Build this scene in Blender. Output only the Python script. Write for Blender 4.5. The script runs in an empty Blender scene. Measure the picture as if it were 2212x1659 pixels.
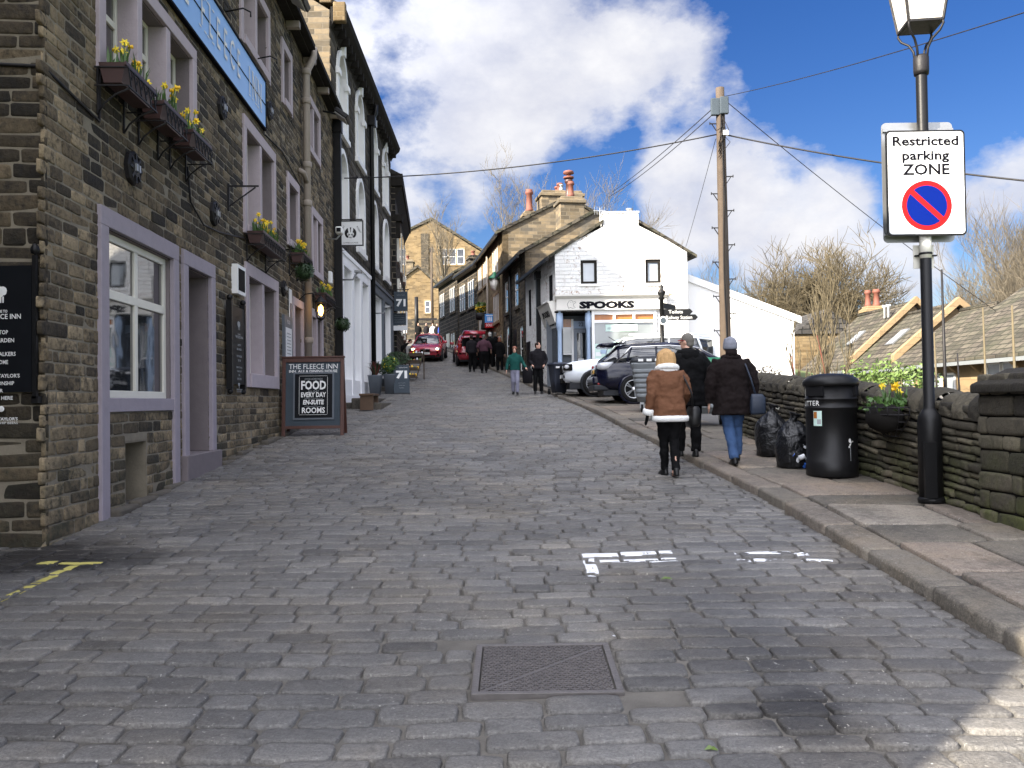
import bpy, bmesh, math, random
import numpy as np
from mathutils import Vector, Matrix, noise
from mathutils.bvhtree import BVHTree
R = math.radians
random.seed(7); rng = np.random.default_rng(7)
SC = bpy.context.scene; COL = SC.collection
# ------------------------------------------------------------ camera (all sizes in metres, +Y up the street)
CAM = Vector((0, 0, 1.6)); FPX, IW, IH = 1850.0, 2212.0, 1659.0
PITCH, ROLL = R(1.13), R(-0.8)
CROT = (Matrix.Rotation(R(90) + PITCH, 3, 'X') @ Matrix.Rotation(ROLL, 3, 'Z'))
def at(px, py, y):
    d = CROT @ Vector(((px - IW / 2) / FPX, -(py - IH / 2) / FPX, -1.0))
    return CAM + d * (y / d.y)
YS = [-30, -10, 0, 4, 10.8, 20, 30, 41, 47.6, 60, 98, 150]
ZS = [-.9, -.3, 0, .1, .55, 1.1, 1.8, 3.0, 3.85, 5.3, 9.0, 13]
def zp(y):
    y = np.asarray(y, float)
    return sum(np.interp(y + o, YS, ZS) for o in (-2, -1, 0, 1, 2)) / 5
def zg(y): return float(zp(y))
def ground_at(px, py, dz=0):
    lo, hi = 1.0, 120.0
    d = CROT @ Vector(((px - IW / 2) / FPX, -(py - IH / 2) / FPX, -1.0)); d = d / d.y
    for _ in range(50):
        m = (lo + hi) / 2
        if CAM.z + d.z * m > zg(m) + dz: lo = m
        else: hi = m
    return CAM + d * lo
# ------------------------------------------------------------ materials
MAT = {}
def newmat(name):
    m = bpy.data.materials.new(name); m.use_nodes = True; MAT[name] = m
    nt = m.node_tree; b = nt.nodes['Principled BSDF']
    return m, nt, b
def N(nt, t, **k):
    n = nt.nodes.new(t)
    for a, v in k.items():
        if a in n.inputs: n.inputs[a].default_value = v
        else: setattr(n, a, v)
    return n
def L(nt, a, b): nt.links.new(a, b)
def ramp(nt, fac, stops):
    r = N(nt, 'ShaderNodeValToRGB'); e = r.color_ramp.elements
    while len(e) < len(stops): e.new(.5)
    for x, (p, c) in zip(e, stops): x.position = p; x.color = (*c, 1)
    L(nt, fac, r.inputs[0]); return r.outputs[0]
def mixc(nt, fac, a, b, mode='MIX'):
    m = N(nt, 'ShaderNodeMix', data_type='RGBA', blend_type=mode)
    for s, v in ((0, fac), (6, a), (7, b)):
        if hasattr(v, 'is_linked'): L(nt, v, m.inputs[s])
        else: m.inputs[s].default_value = (*v, 1) if isinstance(v, tuple) else v
    return m.outputs[2]
def mth(nt, op, a, b=0.0, clamp=False):
    m = N(nt, 'ShaderNodeMath', operation=op, use_clamp=clamp)
    for s, v in ((0, a), (1, b)):
        if hasattr(v, 'is_linked'): L(nt, v, m.inputs[s])
        else: m.inputs[s].default_value = v
    return m.outputs[0]
def nz(nt, scale, detail=4, rough=.55, vec=None, out=0):
    n = N(nt, 'ShaderNodeTexNoise'); n.inputs['Scale'].default_value = scale
    n.inputs['Detail'].default_value = detail; n.inputs['Roughness'].default_value = rough
    if vec is None:
        vec = N(nt, 'ShaderNodeTexCoord').outputs['Object']
    L(nt, vec, n.inputs['Vector']); return n.outputs[out]
def bump(nt, b, h, dist=.01, strength=1.0):
    k = N(nt, 'ShaderNodeBump'); k.inputs['Distance'].default_value = dist; k.inputs['Strength'].default_value = strength
    L(nt, h, k.inputs['Height']); L(nt, k.outputs[0], b.inputs['Normal'])
def plain(name, col, rough=.6, metal=0, var=.25, nscale=6, bmp=0, bscale=40, spec=.5, coat=0):
    m, nt, b = newmat(name)
    n = nz(nt, nscale, 5, .6)
    f = mth(nt, 'MULTIPLY_ADD', n, var * 2); nt.nodes[-1].inputs[2].default_value = 1 - var
    mm = N(nt, 'ShaderNodeVectorMath', operation='SCALE'); mm.inputs[0].default_value = col; L(nt, f, mm.inputs['Scale'])
    L(nt, mm.outputs[0], b.inputs['Base Color'])
    b.inputs['Roughness'].default_value = rough; b.inputs['Metallic'].default_value = metal
    b.inputs['Specular IOR Level'].default_value = spec; b.inputs['Coat Weight'].default_value = coat
    if bmp: bump(nt, b, nz(nt, bscale, 4, .6), bmp)
    return m
def stone_attr(name, stops, soot=(.02, .018, .016), soot_amt=.5, rough=.9, moss=None, mossz=None, fine=28, bmp=.006, stain=None, specks=0, crust=.35, hue=0):
    """stone whose per-block tone comes from the 'tone' attribute, with grain, soot patches and moss"""
    m, nt, b = newmat(name)
    a = N(nt, 'ShaderNodeAttribute', attribute_name='tone')
    g = nz(nt, 9, 6, .65)
    t = mth(nt, 'MULTIPLY_ADD', g, .5); nt.nodes[-1].inputs[2].default_value = -.25
    t = mth(nt, 'ADD', a.outputs['Fac'], t, True)
    c = ramp(nt, t, stops)
    s = nz(nt, 1.3, 7, .68); s2 = nz(nt, 17, 5, .68)
    sm = mth(nt, 'MULTIPLY_ADD', s2, crust); nt.nodes[-1].inputs[2].default_value = -crust / 2
    sm = mth(nt, 'ADD', s, sm)
    k = ramp(nt, sm, [(.45, (0, 0, 0)), (.68, (soot_amt,) * 3)])
    c = mixc(nt, k, c, soot)
    if moss:
        geo = N(nt, 'ShaderNodeTexCoord'); sep = N(nt, 'ShaderNodeSeparateXYZ'); L(nt, geo.outputs['Object'], sep.inputs[0])
        mz = N(nt, 'ShaderNodeMapRange'); L(nt, sep.outputs[2], mz.inputs[0])
        mz.inputs[1].default_value = mossz[0]; mz.inputs[2].default_value = mossz[1]; mz.inputs[3].default_value = 1; mz.inputs[4].default_value = 0
        mn = ramp(nt, nz(nt, 2.6, 6, .65), [(.4, (0, 0, 0)), (.6, (.7,) * 3)])
        c = mixc(nt, mth(nt, 'MULTIPLY', mz.outputs[0], mn), c, moss)
    f = nz(nt, fine, 5, .7)
    c = mixc(nt, .38, c, ramp(nt, f, [(.3, (.25,) * 3), (.7, (1, 1, 1))]), 'MULTIPLY')
    if stain:
        for (sx, sy, sr, amt) in stain:
            geo = N(nt, 'ShaderNodeNewGeometry'); vm = N(nt, 'ShaderNodeVectorMath', operation='DISTANCE')
            dn = nz(nt, 2.5, 4, .6, geo.outputs['Position'], 1); va = N(nt, 'ShaderNodeVectorMath', operation='MULTIPLY_ADD')
            L(nt, dn, va.inputs[0]); va.inputs[1].default_value = (.8, .8, 0); L(nt, geo.outputs['Position'], va.inputs[2])
            fl = N(nt, 'ShaderNodeVectorMath', operation='MULTIPLY'); L(nt, va.outputs[0], fl.inputs[0]); fl.inputs[1].default_value = (1, 1, 0)
            L(nt, fl.outputs[0], vm.inputs[0]); vm.inputs[1].default_value = (sx + .4, sy + .4, 0)
            k = N(nt, 'ShaderNodeMapRange'); L(nt, vm.outputs['Value'], k.inputs[0]); k.inputs[1].default_value = sr * .45; k.inputs[2].default_value = sr
            k.inputs[3].default_value = amt; k.inputs[4].default_value = 0
            c = mixc(nt, k.outputs[0], c, (.012, .011, .011))
    if specks: c = mixc(nt, mth(nt, 'MULTIPLY', ramp(nt, nz(nt, 42, 2, .5), [(specks, (0, 0, 0)), (specks + .03, (.8,) * 3)]), ramp(nt, nz(nt, .9, 3, .6), [(.42, (0, 0, 0)), (.6, (1, 1, 1))])), c, (.4, .39, .36))
    if hue: c = mixc(nt, 1.0, c, ramp(nt, nz(nt, 1.1, 5, .62), [(.35, (.97, .98, 1.0)), (.5, (1.06, 1.05, 1.04)), (.68, (1.2, 1.13, 1.02))]), 'MULTIPLY'); c = mixc(nt, .5, c, ramp(nt, nz(nt, 75, 3, .8), [(.36, (.35,) * 3), (.62, (1.35,) * 3)]), 'MULTIPLY')
    L(nt, c, b.inputs['Base Color']); b.inputs['Roughness'].default_value = rough
    b.inputs['Specular IOR Level'].default_value = .35
    h = mth(nt, 'ADD', f, mth(nt, 'MULTIPLY', g, 1.5))
    bump(nt, b, h, bmp)
    return m
def brick_mat(name, stops, mortar, bw=.42, bh=.16, ms=.012, dist=.03, soot=None, soot_amt=.5, bmp=.012, rough=.9, sscale=.8, chips=None):
    m, nt, b = newmat(name)
    uv = N(nt, 'ShaderNodeUVMap').outputs[0]
    dn = nz(nt, 3.5, 3, .6, uv, 1); va = N(nt, 'ShaderNodeVectorMath', operation='MULTIPLY_ADD'); L(nt, dn, va.inputs[0])
    va.inputs[1].default_value = (dist, dist, 0); L(nt, uv, va.inputs[2])
    br = N(nt, 'ShaderNodeTexBrick'); L(nt, va.outputs[0], br.inputs['Vector'])
    for k, v in (('Scale', 1), ('Brick Width', bw), ('Row Height', bh), ('Mortar Size', ms), ('Mortar Smooth', .3), ('Bias', 0)): br.inputs[k].default_value = v
    br.inputs['Color1'].default_value = (0, 0, 0, 1); br.inputs['Color2'].default_value = (1, 1, 1, 1); br.inputs['Mortar'].default_value = (.5, .5, .5, 1)
    br.squash = 1.4; br.squash_frequency = 3
    g = nz(nt, 6, 6, .65)
    t = mth(nt, 'MULTIPLY_ADD', g, .7); nt.nodes[-1].inputs[2].default_value = -.35
    c = ramp(nt, mth(nt, 'ADD', br.outputs['Color'], t, True), stops)
    c = mixc(nt, br.outputs['Fac'], c, mortar)
    if soot:
        k = ramp(nt, nz(nt, sscale, 7, .7), [(.42, (0, 0, 0)), (.66, (soot_amt,) * 3)]); c = mixc(nt, k, c, soot)
    if chips:
        k = ramp(nt, nz(nt, chips[1], 6, .7), [(chips[2], (0, 0, 0)), (chips[2] + .05, (1, 1, 1))])
        k = mth(nt, 'MULTIPLY', k, ramp(nt, nz(nt, .5, 3, .6), [(.45, (0, 0, 0)), (.62, (1, 1, 1))])); c = mixc(nt, k, c, chips[0])
    f = nz(nt, 30, 4, .7); c = mixc(nt, .25, c, ramp(nt, f, [(.3, (.4,) * 3), (.7, (1, 1, 1))]), 'MULTIPLY')
    L(nt, c, b.inputs['Base Color']); b.inputs['Roughness'].default_value = rough; b.inputs['Specular IOR Level'].default_value = .3
    h = mth(nt, 'SUBTRACT', mth(nt, 'MULTIPLY', g, .6), br.outputs['Fac']); bump(nt, b, h, bmp)
    return m
BUFF = [(0, (.055, .043, .03)), (.3, (.12, .092, .058)), (.6, (.25, .19, .115)), (1, (.37, .285, .175))]
stone_attr('inn_stone', [(0, (.024, .02, .014)), (.3, (.085, .066, .042)), (.6, (.205, .157, .095)), (1, (.37, .29, .18))], soot_amt=.8, fine=34, bmp=.014, crust=1.1,
           moss=(.05, .055, .035), mossz=(.5, 1.6))
stone_attr('tall_stone', [(0, (.026, .022, .018)), (.5, (.075, .064, .048)), (1, (.19, .16, .115))], soot_amt=.7)
stone_attr('sett_stone', [(0, (.085, .081, .076)), (.4, (.15, .145, .138)), (.75, (.2, .193, .182)), (1, (.265, .252, .232))], soot_amt=.25, rough=.5, fine=45, bmp=.012, specks=.68, hue=1, crust=.7,
           stain=[(1.2, 4.9, .75, .45), (1.3, 3.95, .42, .7), (1.15, 6.1, .8, .35), (-4.0, 7.3, .8, .9), (-3.3, 7.2, .5, .7)])
stone_attr('flag_stone', [(0, (.1, .09, .075)), (.4, (.175, .156, .128)), (.7, (.225, .185, .15)), (1, (.28, .25, .205))], soot_amt=.5, rough=.72, fine=40, bmp=.008, hue=1, specks=.69, crust=.8)
stone_attr('wall_stone', [(0, (.03, .026, .019)), (.5, (.085, .074, .052)), (1, (.19, .165, .115))], soot_amt=.6, crust=.8, moss=(.085, .095, .025), mossz=(.55, 1.3), bmp=.012)
plain('mortar', (.2, .175, .13), .95, var=.5, nscale=4, bmp=.006)
plain('mortar_dark', (.085, .075, .06), .95, var=.6, nscale=3, bmp=.006)
plain('joint_grit', (.1, .092, .08), .95, var=.95, nscale=2.6, bmp=.008, bscale=60)
plain('joint_dark', (.05, .046, .04), .95, var=.4, nscale=7, bmp=.004)
plain('gap_dark', (.012, .011, .01), .95, spec=.1)
brick_mat('warm_stone', [(0, (.1, .068, .033)), (.4, (.175, .122, .06)), (1, (.25, .18, .095))], (.2, .15, .085), .4, .15, .012, soot=(.1, .08, .055), soot_amt=.55)
brick_mat('grey_warm_stone', [(0, (.08, .064, .043)), (.5, (.17, .132, .083)), (1, (.27, .205, .125))], (.19, .16, .115), .45, .17, .012, soot=(.1, .095, .085), soot_amt=.7)
brick_mat('ashlar', [(0, (.22, .155, .085)), (.5, (.265, .19, .105)), (1, (.31, .225, .125))], (.22, .165, .1), .7, .3, .008, soot=(.2, .15, .1), soot_amt=.4)
brick_mat('black_stone', [(0, (.007, .0065, .006)), (.6, (.018, .016, .014)), (1, (.04, .035, .028))], (.16, .135, .1), .5, .26, .02)
brick_mat('sooty_stone', [(0, (.02, .018, .015)), (.5, (.06, .05, .036)), (1, (.15, .115, .075))], (.14, .12, .09), .4, .14, .014, soot=(.015, .014, .012), soot_amt=.6)
brick_mat('white_stone', [(0, (.74, .74, .73)), (.5, (.8, .8, .78)), (1, (.83, .82, .8))], (.77, .77, .75), .4, .14, .012, bmp=.03, rough=.75, soot=(.4, .36, .3), soot_amt=.3, sscale=.7, chips=((.3, .2, .13), 7, .54))
brick_mat('stone_slates', [(0, (.04, .035, .029)), (.5, (.072, .062, .05)), (1, (.11, .095, .075))], (.02, .018, .015), .42, .3, .03, dist=.06, soot=(.05, .055, .03), soot_amt=.5, bmp=.05)
brick_mat('dark_slates', [(0, (.03, .028, .027)), (.5, (.05, .047, .045)), (1, (.08, .075, .07))], (.012, .012, .012), .4, .28, .03, bmp=.04)
plain('white_paint', (.78, .78, .77), .5, var=.06, nscale=3, bmp=.002)
plain('white_front', (.87, .87, .88), .55, var=.06, nscale=1.5, bmp=.003, bscale=12)
plain('lilac_stone', (.30, .265, .30), .8, var=.14, nscale=9, bmp=.004)
plain('lilac_dark', (.17, .145, .15), .85, var=.14, nscale=9, bmp=.004)
plain('pink_stone', (.40, .345, .37), .8, var=.12, nscale=9, bmp=.004)
plain('cream_frame', (.68, .66, .58), .45, var=.08)
plain('black_paint', (.007, .007, .0075), .42, var=.3, bmp=.001, spec=.25)
plain('black_iron', (.014, .013, .014), .5, var=.4, bmp=.003, spec=.25)
plain('sooty_trim', (.02, .018, .016), .85, var=.5, bmp=.006, spec=.1)
plain('beige_pipe', (.27, .23, .19), .55, var=.15, bmp=.003)
plain('grey_metal', (.32, .33, .34), .4, .7, var=.15)
plain('alloy', (.55, .56, .58), .28, .9, var=.08)
plain('chrome', (.75, .75, .76), .12, 1, var=.04)
plain('slate_blue', (.1, .115, .135), .6, var=.15)
plain('board_grey', (.055, .07, .085), .6, var=.25, nscale=3, spec=.1)
plain('board_black', (.008, .009, .011), .4, var=.2, spec=.1)
plain('board_wood', (.07, .025, .016), .45, var=.35, nscale=14)
plain('blue_sign', (.26, .46, .8), .4, var=.12, nscale=.8)
plain('sign_white', (.74, .75, .76), .35, var=.03)
plain('sign_red', (.4, .01, .012), .6, spec=.1, var=.06)
plain('sign_blue', (.002, .012, .15), .6, spec=.05, var=.06)
plain('letter_black', (.006, .006, .009), .7, spec=.05, var=.1)
plain('letter_white', (.75, .75, .73), .6, var=.1)
plain('letter_dim', (.3, .32, .33), .6, var=.2)
plain('cornflower', (.33, .43, .58), .55, var=.1)
plain('shop_cream', (.62, .6, .55), .55, var=.08)
plain('orange_glass', (.36, .13, .03), .25, var=.3)
plain('mint_poster', (.5, .66, .6), .5, var=.08)
plain('door_grey', (.16, .19, .24), .45, var=.12)
plain('terracotta', (.15, .05, .032), .75, var=.25)
plain('dark_pot', (.05, .022, .02), .5, var=.3)
plain('old_wood', (.062, .044, .03), .85, var=.45, nscale=5, bmp=.006)
plain('bench_wood', (.1, .06, .035), .7, var=.3)
plain('grey_plastic', (.17, .185, .195), .5, var=.12, bmp=.001)
plain('dark_plastic', (.022, .024, .028), .45, var=.2, spec=.25)
plain('navy_plastic', (.03, .035, .05), .5, var=.2, spec=.25)
plain('green_lid', (.015, .16, .07), .4, var=.1)
plain('rubber', (.014, .014, .014), .8, var=.2, spec=.1)
plain('soil', (.03, .022, .016), .95)
plain('leaf', (.05, .11, .02), .5, var=.35)
plain('leaf_dark', (.02, .045, .014), .55, var=.4)
plain('leaf_bright', (.075, .12, .02), .5, var=.3)
plain('petal', (.85, .66, .04), .5, var=.12)
plain('petal_deep', (.85, .5, .015), .5, var=.12)
plain('leaf_red', (.12, .025, .02), .55, var=.4)
plain('white_road_paint', (.72, .73, .75), .6, var=.12, nscale=12, bmp=.002)
plain('yellow_road_paint', (.45, .4, .11), .65, var=.25, nscale=10, bmp=.002)
plain('cast_iron', (.095, .086, .082), .45, .0, var=.5, nscale=12, bmp=.004)
plain('bark', (.085, .07, .042), .9, var=.4, nscale=6)
plain('twig', (.1, .08, .046), .9, var=.3, nscale=3)
plain('twig_pale', (.125, .105, .075), .9, var=.3, nscale=3)
plain('grass_ground', (.06, .08, .025), .95, var=.5, nscale=.4)
plain('tarmac', (.1, .095, .088), .9, var=.3, nscale=3, bmp=.006)
plain('skin', (.55, .32, .235), .5, var=.08)
plain('eye_dark', (.02, .015, .012), .3)
plain('lip', (.4, .13, .11), .5)
plain('suede', (.125, .058, .032), .8, var=.22, nscale=7, bmp=.004, bscale=60, spec=.1)
plain('fleece', (.78, .78, .76), .95, var=.06, bmp=.012, bscale=70)
plain('black_cloth', (.005, .005, .0055), .85, var=.3, bmp=.004, bscale=25, spec=.1)
plain('dark_brown_cloth', (.01, .007, .007), .85, var=.3, bmp=.004, bscale=25, spec=.1)
plain('charcoal_cloth', (.011, .01, .012), .8, var=.3, bmp=.006, bscale=16, spec=.1)
plain('denim', (.045, .085, .18), .85, var=.35, nscale=5, bmp=.003, bscale=60, spec=.1)
plain('grey_trouser', (.2, .2, .26), .8, var=.2, bmp=.003, spec=.1)
plain('teal_fleece', (.012, .07, .06), .8, var=.25, bmp=.003, spec=.1)
plain('maroon_shirt', (.085, .04, .055), .8, var=.2, bmp=.003, spec=.1)
plain('wool_grey', (.2, .21, .25), .95, var=.3, bmp=.01, bscale=90, spec=.1)
plain('hair_blond', (.45, .28, .13), .5, var=.35, nscale=12, bmp=.01, bscale=30, spec=.1)
plain('hair_grey', (.14, .13, .115), .6, var=.35, nscale=20, bmp=.006, spec=.1)
plain('hair_white', (.5, .48, .46), .6, var=.2)
plain('hair_dark', (.025, .016, .012), .5, var=.4, spec=.1)
plain('hair_red', (.2, .07, .035), .5, var=.3)
plain('leather_navy', (.02, .028, .045), .42, var=.25, spec=.25)
plain('leather_black', (.01, .01, .01), .35, var=.25, spec=.25)
plain('royal_blue', (.03, .06, .3), .7, var=.2, spec=.1)
plain('red_paint', (.42, .03, .05), .25, var=.05, coat=.6)
plain('dark_red_paint', (.3, .015, .03), .25, var=.05, coat=.6)
plain('white_car', (.72, .76, .8), .25, var=.03, coat=.6)
plain('navy_car', (.002, .003, .014), .22, var=.05, coat=.25, spec=.3)
plain('plate_white', (.8, .8, .78), .4, var=.05)
plain('plate_yellow', (.8, .45, .05), .4, var=.05)
plain('tail_red', (.3, .01, .01), .2)
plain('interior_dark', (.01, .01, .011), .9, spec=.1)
plain('estate_blue', (.05, .25, .6), .4)
plain('litter_white', (.7, .72, .75), .5, var=.15)
plain('litter_blue', (.03, .12, .5), .4, var=.3)
plain('wicker', (.35, .17, .05), .8, var=.4)
def glassy(name, col, rough=.03, spec=.9, var=.3):
    m, nt, b = newmat(name)
    c = mixc(nt, nz(nt, 1.4, 3, .5), tuple(x * (1 - var) for x in col), tuple(x * (1 + var) for x in col)); L(nt, c, b.inputs['Base Color'])
    b.inputs['Roughness'].default_value = rough; b.inputs['Specular IOR Level'].default_value = spec; b.inputs['Coat Weight'].default_value = .5; b.inputs['Coat Roughness'].default_value = .02
    bump(nt, b, nz(nt, 1.5, 2, .5), .004)
glassy('window_glass', (.02, .022, .024))
glassy('car_glass', (.015, .017, .02))
glassy('shop_glass', (.16, .18, .18), .06)
glassy('pale_glass', (.3, .33, .36), .05)
glassy('lens', (.45, .46, .48), .06)
plain('bag_film', (.006, .0065, .008), .28, var=.4, bmp=.05, bscale=9, spec=.45)
plain('lamp_glass', (.85, .8, .72), .3, var=.05)
def emit(name, col, s):
    m, nt, b = newmat(name); b.inputs['Base Color'].default_value = (*col, 1); b.inputs['Emission Color'].default_value = (*col, 1); b.inputs['Emission Strength'].default_value = s
emit('lit_bulb', (1, .5, .08), 5); emit('car_lamp', (1, .72, .35), 3)
# ------------------------------------------------------------ mesh builder
class MB:
    def __init__(s): s.v = []; s.f = []; s.m = []; s.s = []
    def add(s, vs, fs, mat=0, smooth=False, M=None):
        o = len(s.v)
        s.v += [tuple(M @ Vector(v)) for v in vs] if M is not None else [tuple(v) for v in vs]
        s.f += [tuple(i + o for i in f) for f in fs]; s.m += [mat] * len(fs); s.s += [smooth] * len(fs)
    def box(s, x0, x1, y0, y1, z0, z1, mat=0, M=None):
        s.add([(x0, y0, z0), (x1, y0, z0), (x1, y1, z0), (x0, y1, z0), (x0, y0, z1), (x1, y0, z1), (x1, y1, z1), (x0, y1, z1)],
              [(3, 2, 1, 0), (4, 5, 6, 7), (0, 1, 5, 4), (1, 2, 6, 5), (2, 3, 7, 6), (3, 0, 4, 7)], mat, False, M)
    def bar(s, p, q, w, h, mat=0, up=(0, 0, 1)):
        p, q = Vector(p), Vector(q); d = (q - p); l = d.length; d.normalize(); u = Vector(up); r = d.cross(u)
        if r.length < 1e-4: r = d.cross(Vector((1, 0, 0)))
        r.normalize(); u = r.cross(d)
        M = Matrix.Translation(p) @ Matrix((d, r, u)).transposed().to_4x4()
        s.box(0, l, -w / 2, w / 2, -h / 2, h / 2, mat, M)
    def tube(s, pts, rad, n=8, mat=0, smooth=True, caps=True, sq=1.0):
        pts = [Vector(p) for p in pts]; k = len(pts); rad = rad if isinstance(rad, (list, tuple)) else [rad] * k
        vs = []; pr = None
        for i, p in enumerate(pts):
            d = (pts[min(i + 1, k - 1)] - pts[max(i - 1, 0)]).normalized()
            if pr is None:
                a = Vector((0, 0, 1)) if abs(d.z) < .9 else Vector((1, 0, 0)); pr = d.cross(a).normalized()
            pr = (pr - d * pr.dot(d)); pr = pr.normalized() if pr.length > 1e-5 else d.orthogonal().normalized()
            b = d.cross(pr)
            for j in range(n):
                t = 2 * math.pi * j / n; vs.append(p + (pr * math.cos(t) + b * math.sin(t) * sq) * rad[i])
        fs = [(i * n + j, i * n + (j + 1) % n, (i + 1) * n + (j + 1) % n, (i + 1) * n + j) for i in range(k - 1) for j in range(n)]
        if caps: fs += [tuple(reversed(range(n))), tuple(range((k - 1) * n, k * n))]
        s.add(vs, fs, mat, smooth)
    def lathe(s, prof, n=16, mat=0, M=None, smooth=True):
        vs = [(r * math.cos(2 * math.pi * j / n), r * math.sin(2 * math.pi * j / n), z) for r, z in prof for j in range(n)]; k = len(prof)
        fs = [(i * n + j, i * n + (j + 1) % n, (i + 1) * n + (j + 1) % n, (i + 1) * n + j) for i in range(k - 1) for j in range(n)]
        fs += [tuple(reversed(range(n))), tuple(range((k - 1) * n, k * n))]
        s.add(vs, fs, mat, smooth, M)
    def rings(s, rr, n=16, e=2.3, mat=0, M=None):
        """rr: (cx, cy, z, rx, ry) stacked horizontal super-ellipses"""
        vs = []; k = len(rr)
        for cx, cy, z, rx, ry in rr:
            for j in range(n):
                t = 2 * math.pi * j / n; c, q = math.cos(t), math.sin(t)
                vs.append((cx + rx * math.copysign(abs(c) ** (2 / e), c), cy + ry * math.copysign(abs(q) ** (2 / e), q), z))
        fs = [(i * n + j, i * n + (j + 1) % n, (i + 1) * n + (j + 1) % n, (i + 1) * n + j) for i in range(k - 1) for j in range(n)]
        fs += [tuple(reversed(range(n))), tuple(range((k - 1) * n, k * n))]
        s.add(vs, fs, mat, True, M)
    def prism(s, poly, y0, y1, mat=0, M=None, axis='y'):
        k = len(poly)
        g = {'y': lambda a, b, h: (a, h, b), 'x': lambda a, b, h: (h, a, b), 'z': lambda a, b, h: (a, b, h)}[axis]
        vs = [g(a, b, y0) for a, b in poly] + [g(a, b, y1) for a, b in poly]
        s.add(vs, [tuple(range(k)), tuple(reversed(range(k, 2 * k)))] + [(i, i + k, (i + 1) % k + k, (i + 1) % k) for i in range(k)], mat, False, M)
    def ball(s, c, r, n=12, m=8, mat=0, M=None):
        r = r if isinstance(r, (list, tuple)) else (r, r, r)
        vs = [(c[0], c[1], c[2] - r[2])]
        for i in range(1, m):
            p = -math.pi / 2 + math.pi * i / m
            vs += [(c[0] + r[0] * math.cos(p) * math.cos(2 * math.pi * j / n), c[1] + r[1] * math.cos(p) * math.sin(2 * math.pi * j / n), c[2] + r[2] * math.sin(p)) for j in range(n)]
        vs.append((c[0], c[1], c[2] + r[2])); t = len(vs) - 1
        fs = [(0, 1 + (j + 1) % n, 1 + j) for j in range(n)] + [(t, 1 + (m - 2) * n + j, 1 + (m - 2) * n + (j + 1) % n) for j in range(n)]
        fs += [(1 + i * n + j, 1 + i * n + (j + 1) % n, 1 + (i + 1) * n + (j + 1) % n, 1 + (i + 1) * n + j) for i in range(m - 2) for j in range(n)]
        s.add(vs, fs, mat, True, M)
    def text(s, body, size, x, z, y=0.0, mat=0, M=None, align='CENTER', off=0.0, sx=1.0, shear=0.0, space=1.0, fit=0):
        """writing on a plane facing -Y; sits proud of y by 2 mm"""
        cu = bpy.data.curves.new('t', 'FONT'); cu.body = body; cu.size = size; cu.align_x = align; cu.align_y = 'CENTER'
        cu.offset = off; cu.shear = shear; cu.space_character = space; cu.resolution_u = 2
        ob = bpy.data.objects.new('t', cu); me = bpy.data.meshes.new_from_object(ob)
        vs = [(x + v.co.x * sx, y - .003, z + v.co.y) for v in me.vertices]
        if fit and align == 'LEFT': w = max(v[0] for v in vs) - x; vs = [(x + (v[0] - x) * fit / w, v[1], v[2]) for v in vs]
        elif fit: a, b = min(v[0] for v in vs), max(v[0] for v in vs); vs = [(x + (v[0] - (a + b) / 2) * fit / (b - a), v[1], v[2]) for v in vs]
        s.add(vs, [tuple(p.vertices) for p in me.polygons], mat, False, M)
        bpy.data.objects.remove(ob); bpy.data.curves.remove(cu); bpy.data.meshes.remove(me)
    def build(s, name, mats, parent=None, bevel=0, seg=2, solid=0, vox=0, disp=None, sub=0):
        me = bpy.data.meshes.new(name); me.from_pydata(s.v, [], s.f)
        mats = [mats] if isinstance(mats, str) else mats
        for m in mats: me.materials.append(MAT[m])
        me.polygons.foreach_set('material_index', s.m); me.polygons.foreach_set('use_smooth', s.s)
        me.update()
        uv = me.uv_layers.new(name='UVMap'); k = len(me.loops); uvs = np.zeros((k, 2), np.float32)
        co = np.array(s.v, np.float32)
        for p in me.polygons:
            n = p.normal
            if abs(n.z) < .985:
                t = Vector((-n.y, n.x, 0)).normalized(); b = n.cross(t); b = -b if b.z < 0 else b
            else: t, b = Vector((1, 0, 0)), Vector((0, 1, 0))
            c = co[list(p.vertices)]
            uvs[p.loop_start:p.loop_start + p.loop_total, 0] = c @ np.array(t, np.float32); uvs[p.loop_start:p.loop_start + p.loop_total, 1] = c @ np.array(b, np.float32)
        uv.data.foreach_set('uv', uvs.ravel())
        ob = bpy.data.objects.new(name, me); COL.objects.link(ob)
        if parent is not None: ob.parent = parent
        if vox:
            md = ob.modifiers.new('join', 'REMESH'); md.mode = 'VOXEL'; md.voxel_size = vox; md.use_smooth_shade = True
            sm = ob.modifiers.new('smooth', 'SMOOTH'); sm.factor = .5; sm.iterations = 4
        if disp:
            tx = bpy.data.textures.new(name, 'CLOUDS'); tx.noise_scale = disp[1]; tx.noise_depth = 2
            dm = ob.modifiers.new('folds', 'DISPLACE'); dm.texture = tx; dm.strength = disp[0]; dm.texture_coords = 'LOCAL'
        if bevel:
            bm = ob.modifiers.new('edge', 'BEVEL'); bm.width = bevel; bm.segments = seg; bm.limit_method = 'ANGLE'; bm.angle_limit = R(40)
        if sub:
            sb = ob.modifiers.new('round', 'SUBSURF'); sb.levels = sub; sb.render_levels = sub
        return ob
def T(name, label, cat, loc=(0, 0, 0), rz=0.0, group=None):
    o = bpy.data.objects.new(name, None); COL.objects.link(o); o.location = loc; o.rotation_euler = (0, 0, rz)
    o['label'] = label; o['category'] = cat
    if group: o['group'] = group
    return o
def tag(o, label, cat, group=None):
    o['label'] = label; o['category'] = cat
    if group: o['group'] = group
    return o
def struct(o, kind='structure', label=None, cat=None):
    o['kind'] = kind
    if label: o['label'] = label; o['category'] = cat
    return o
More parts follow.
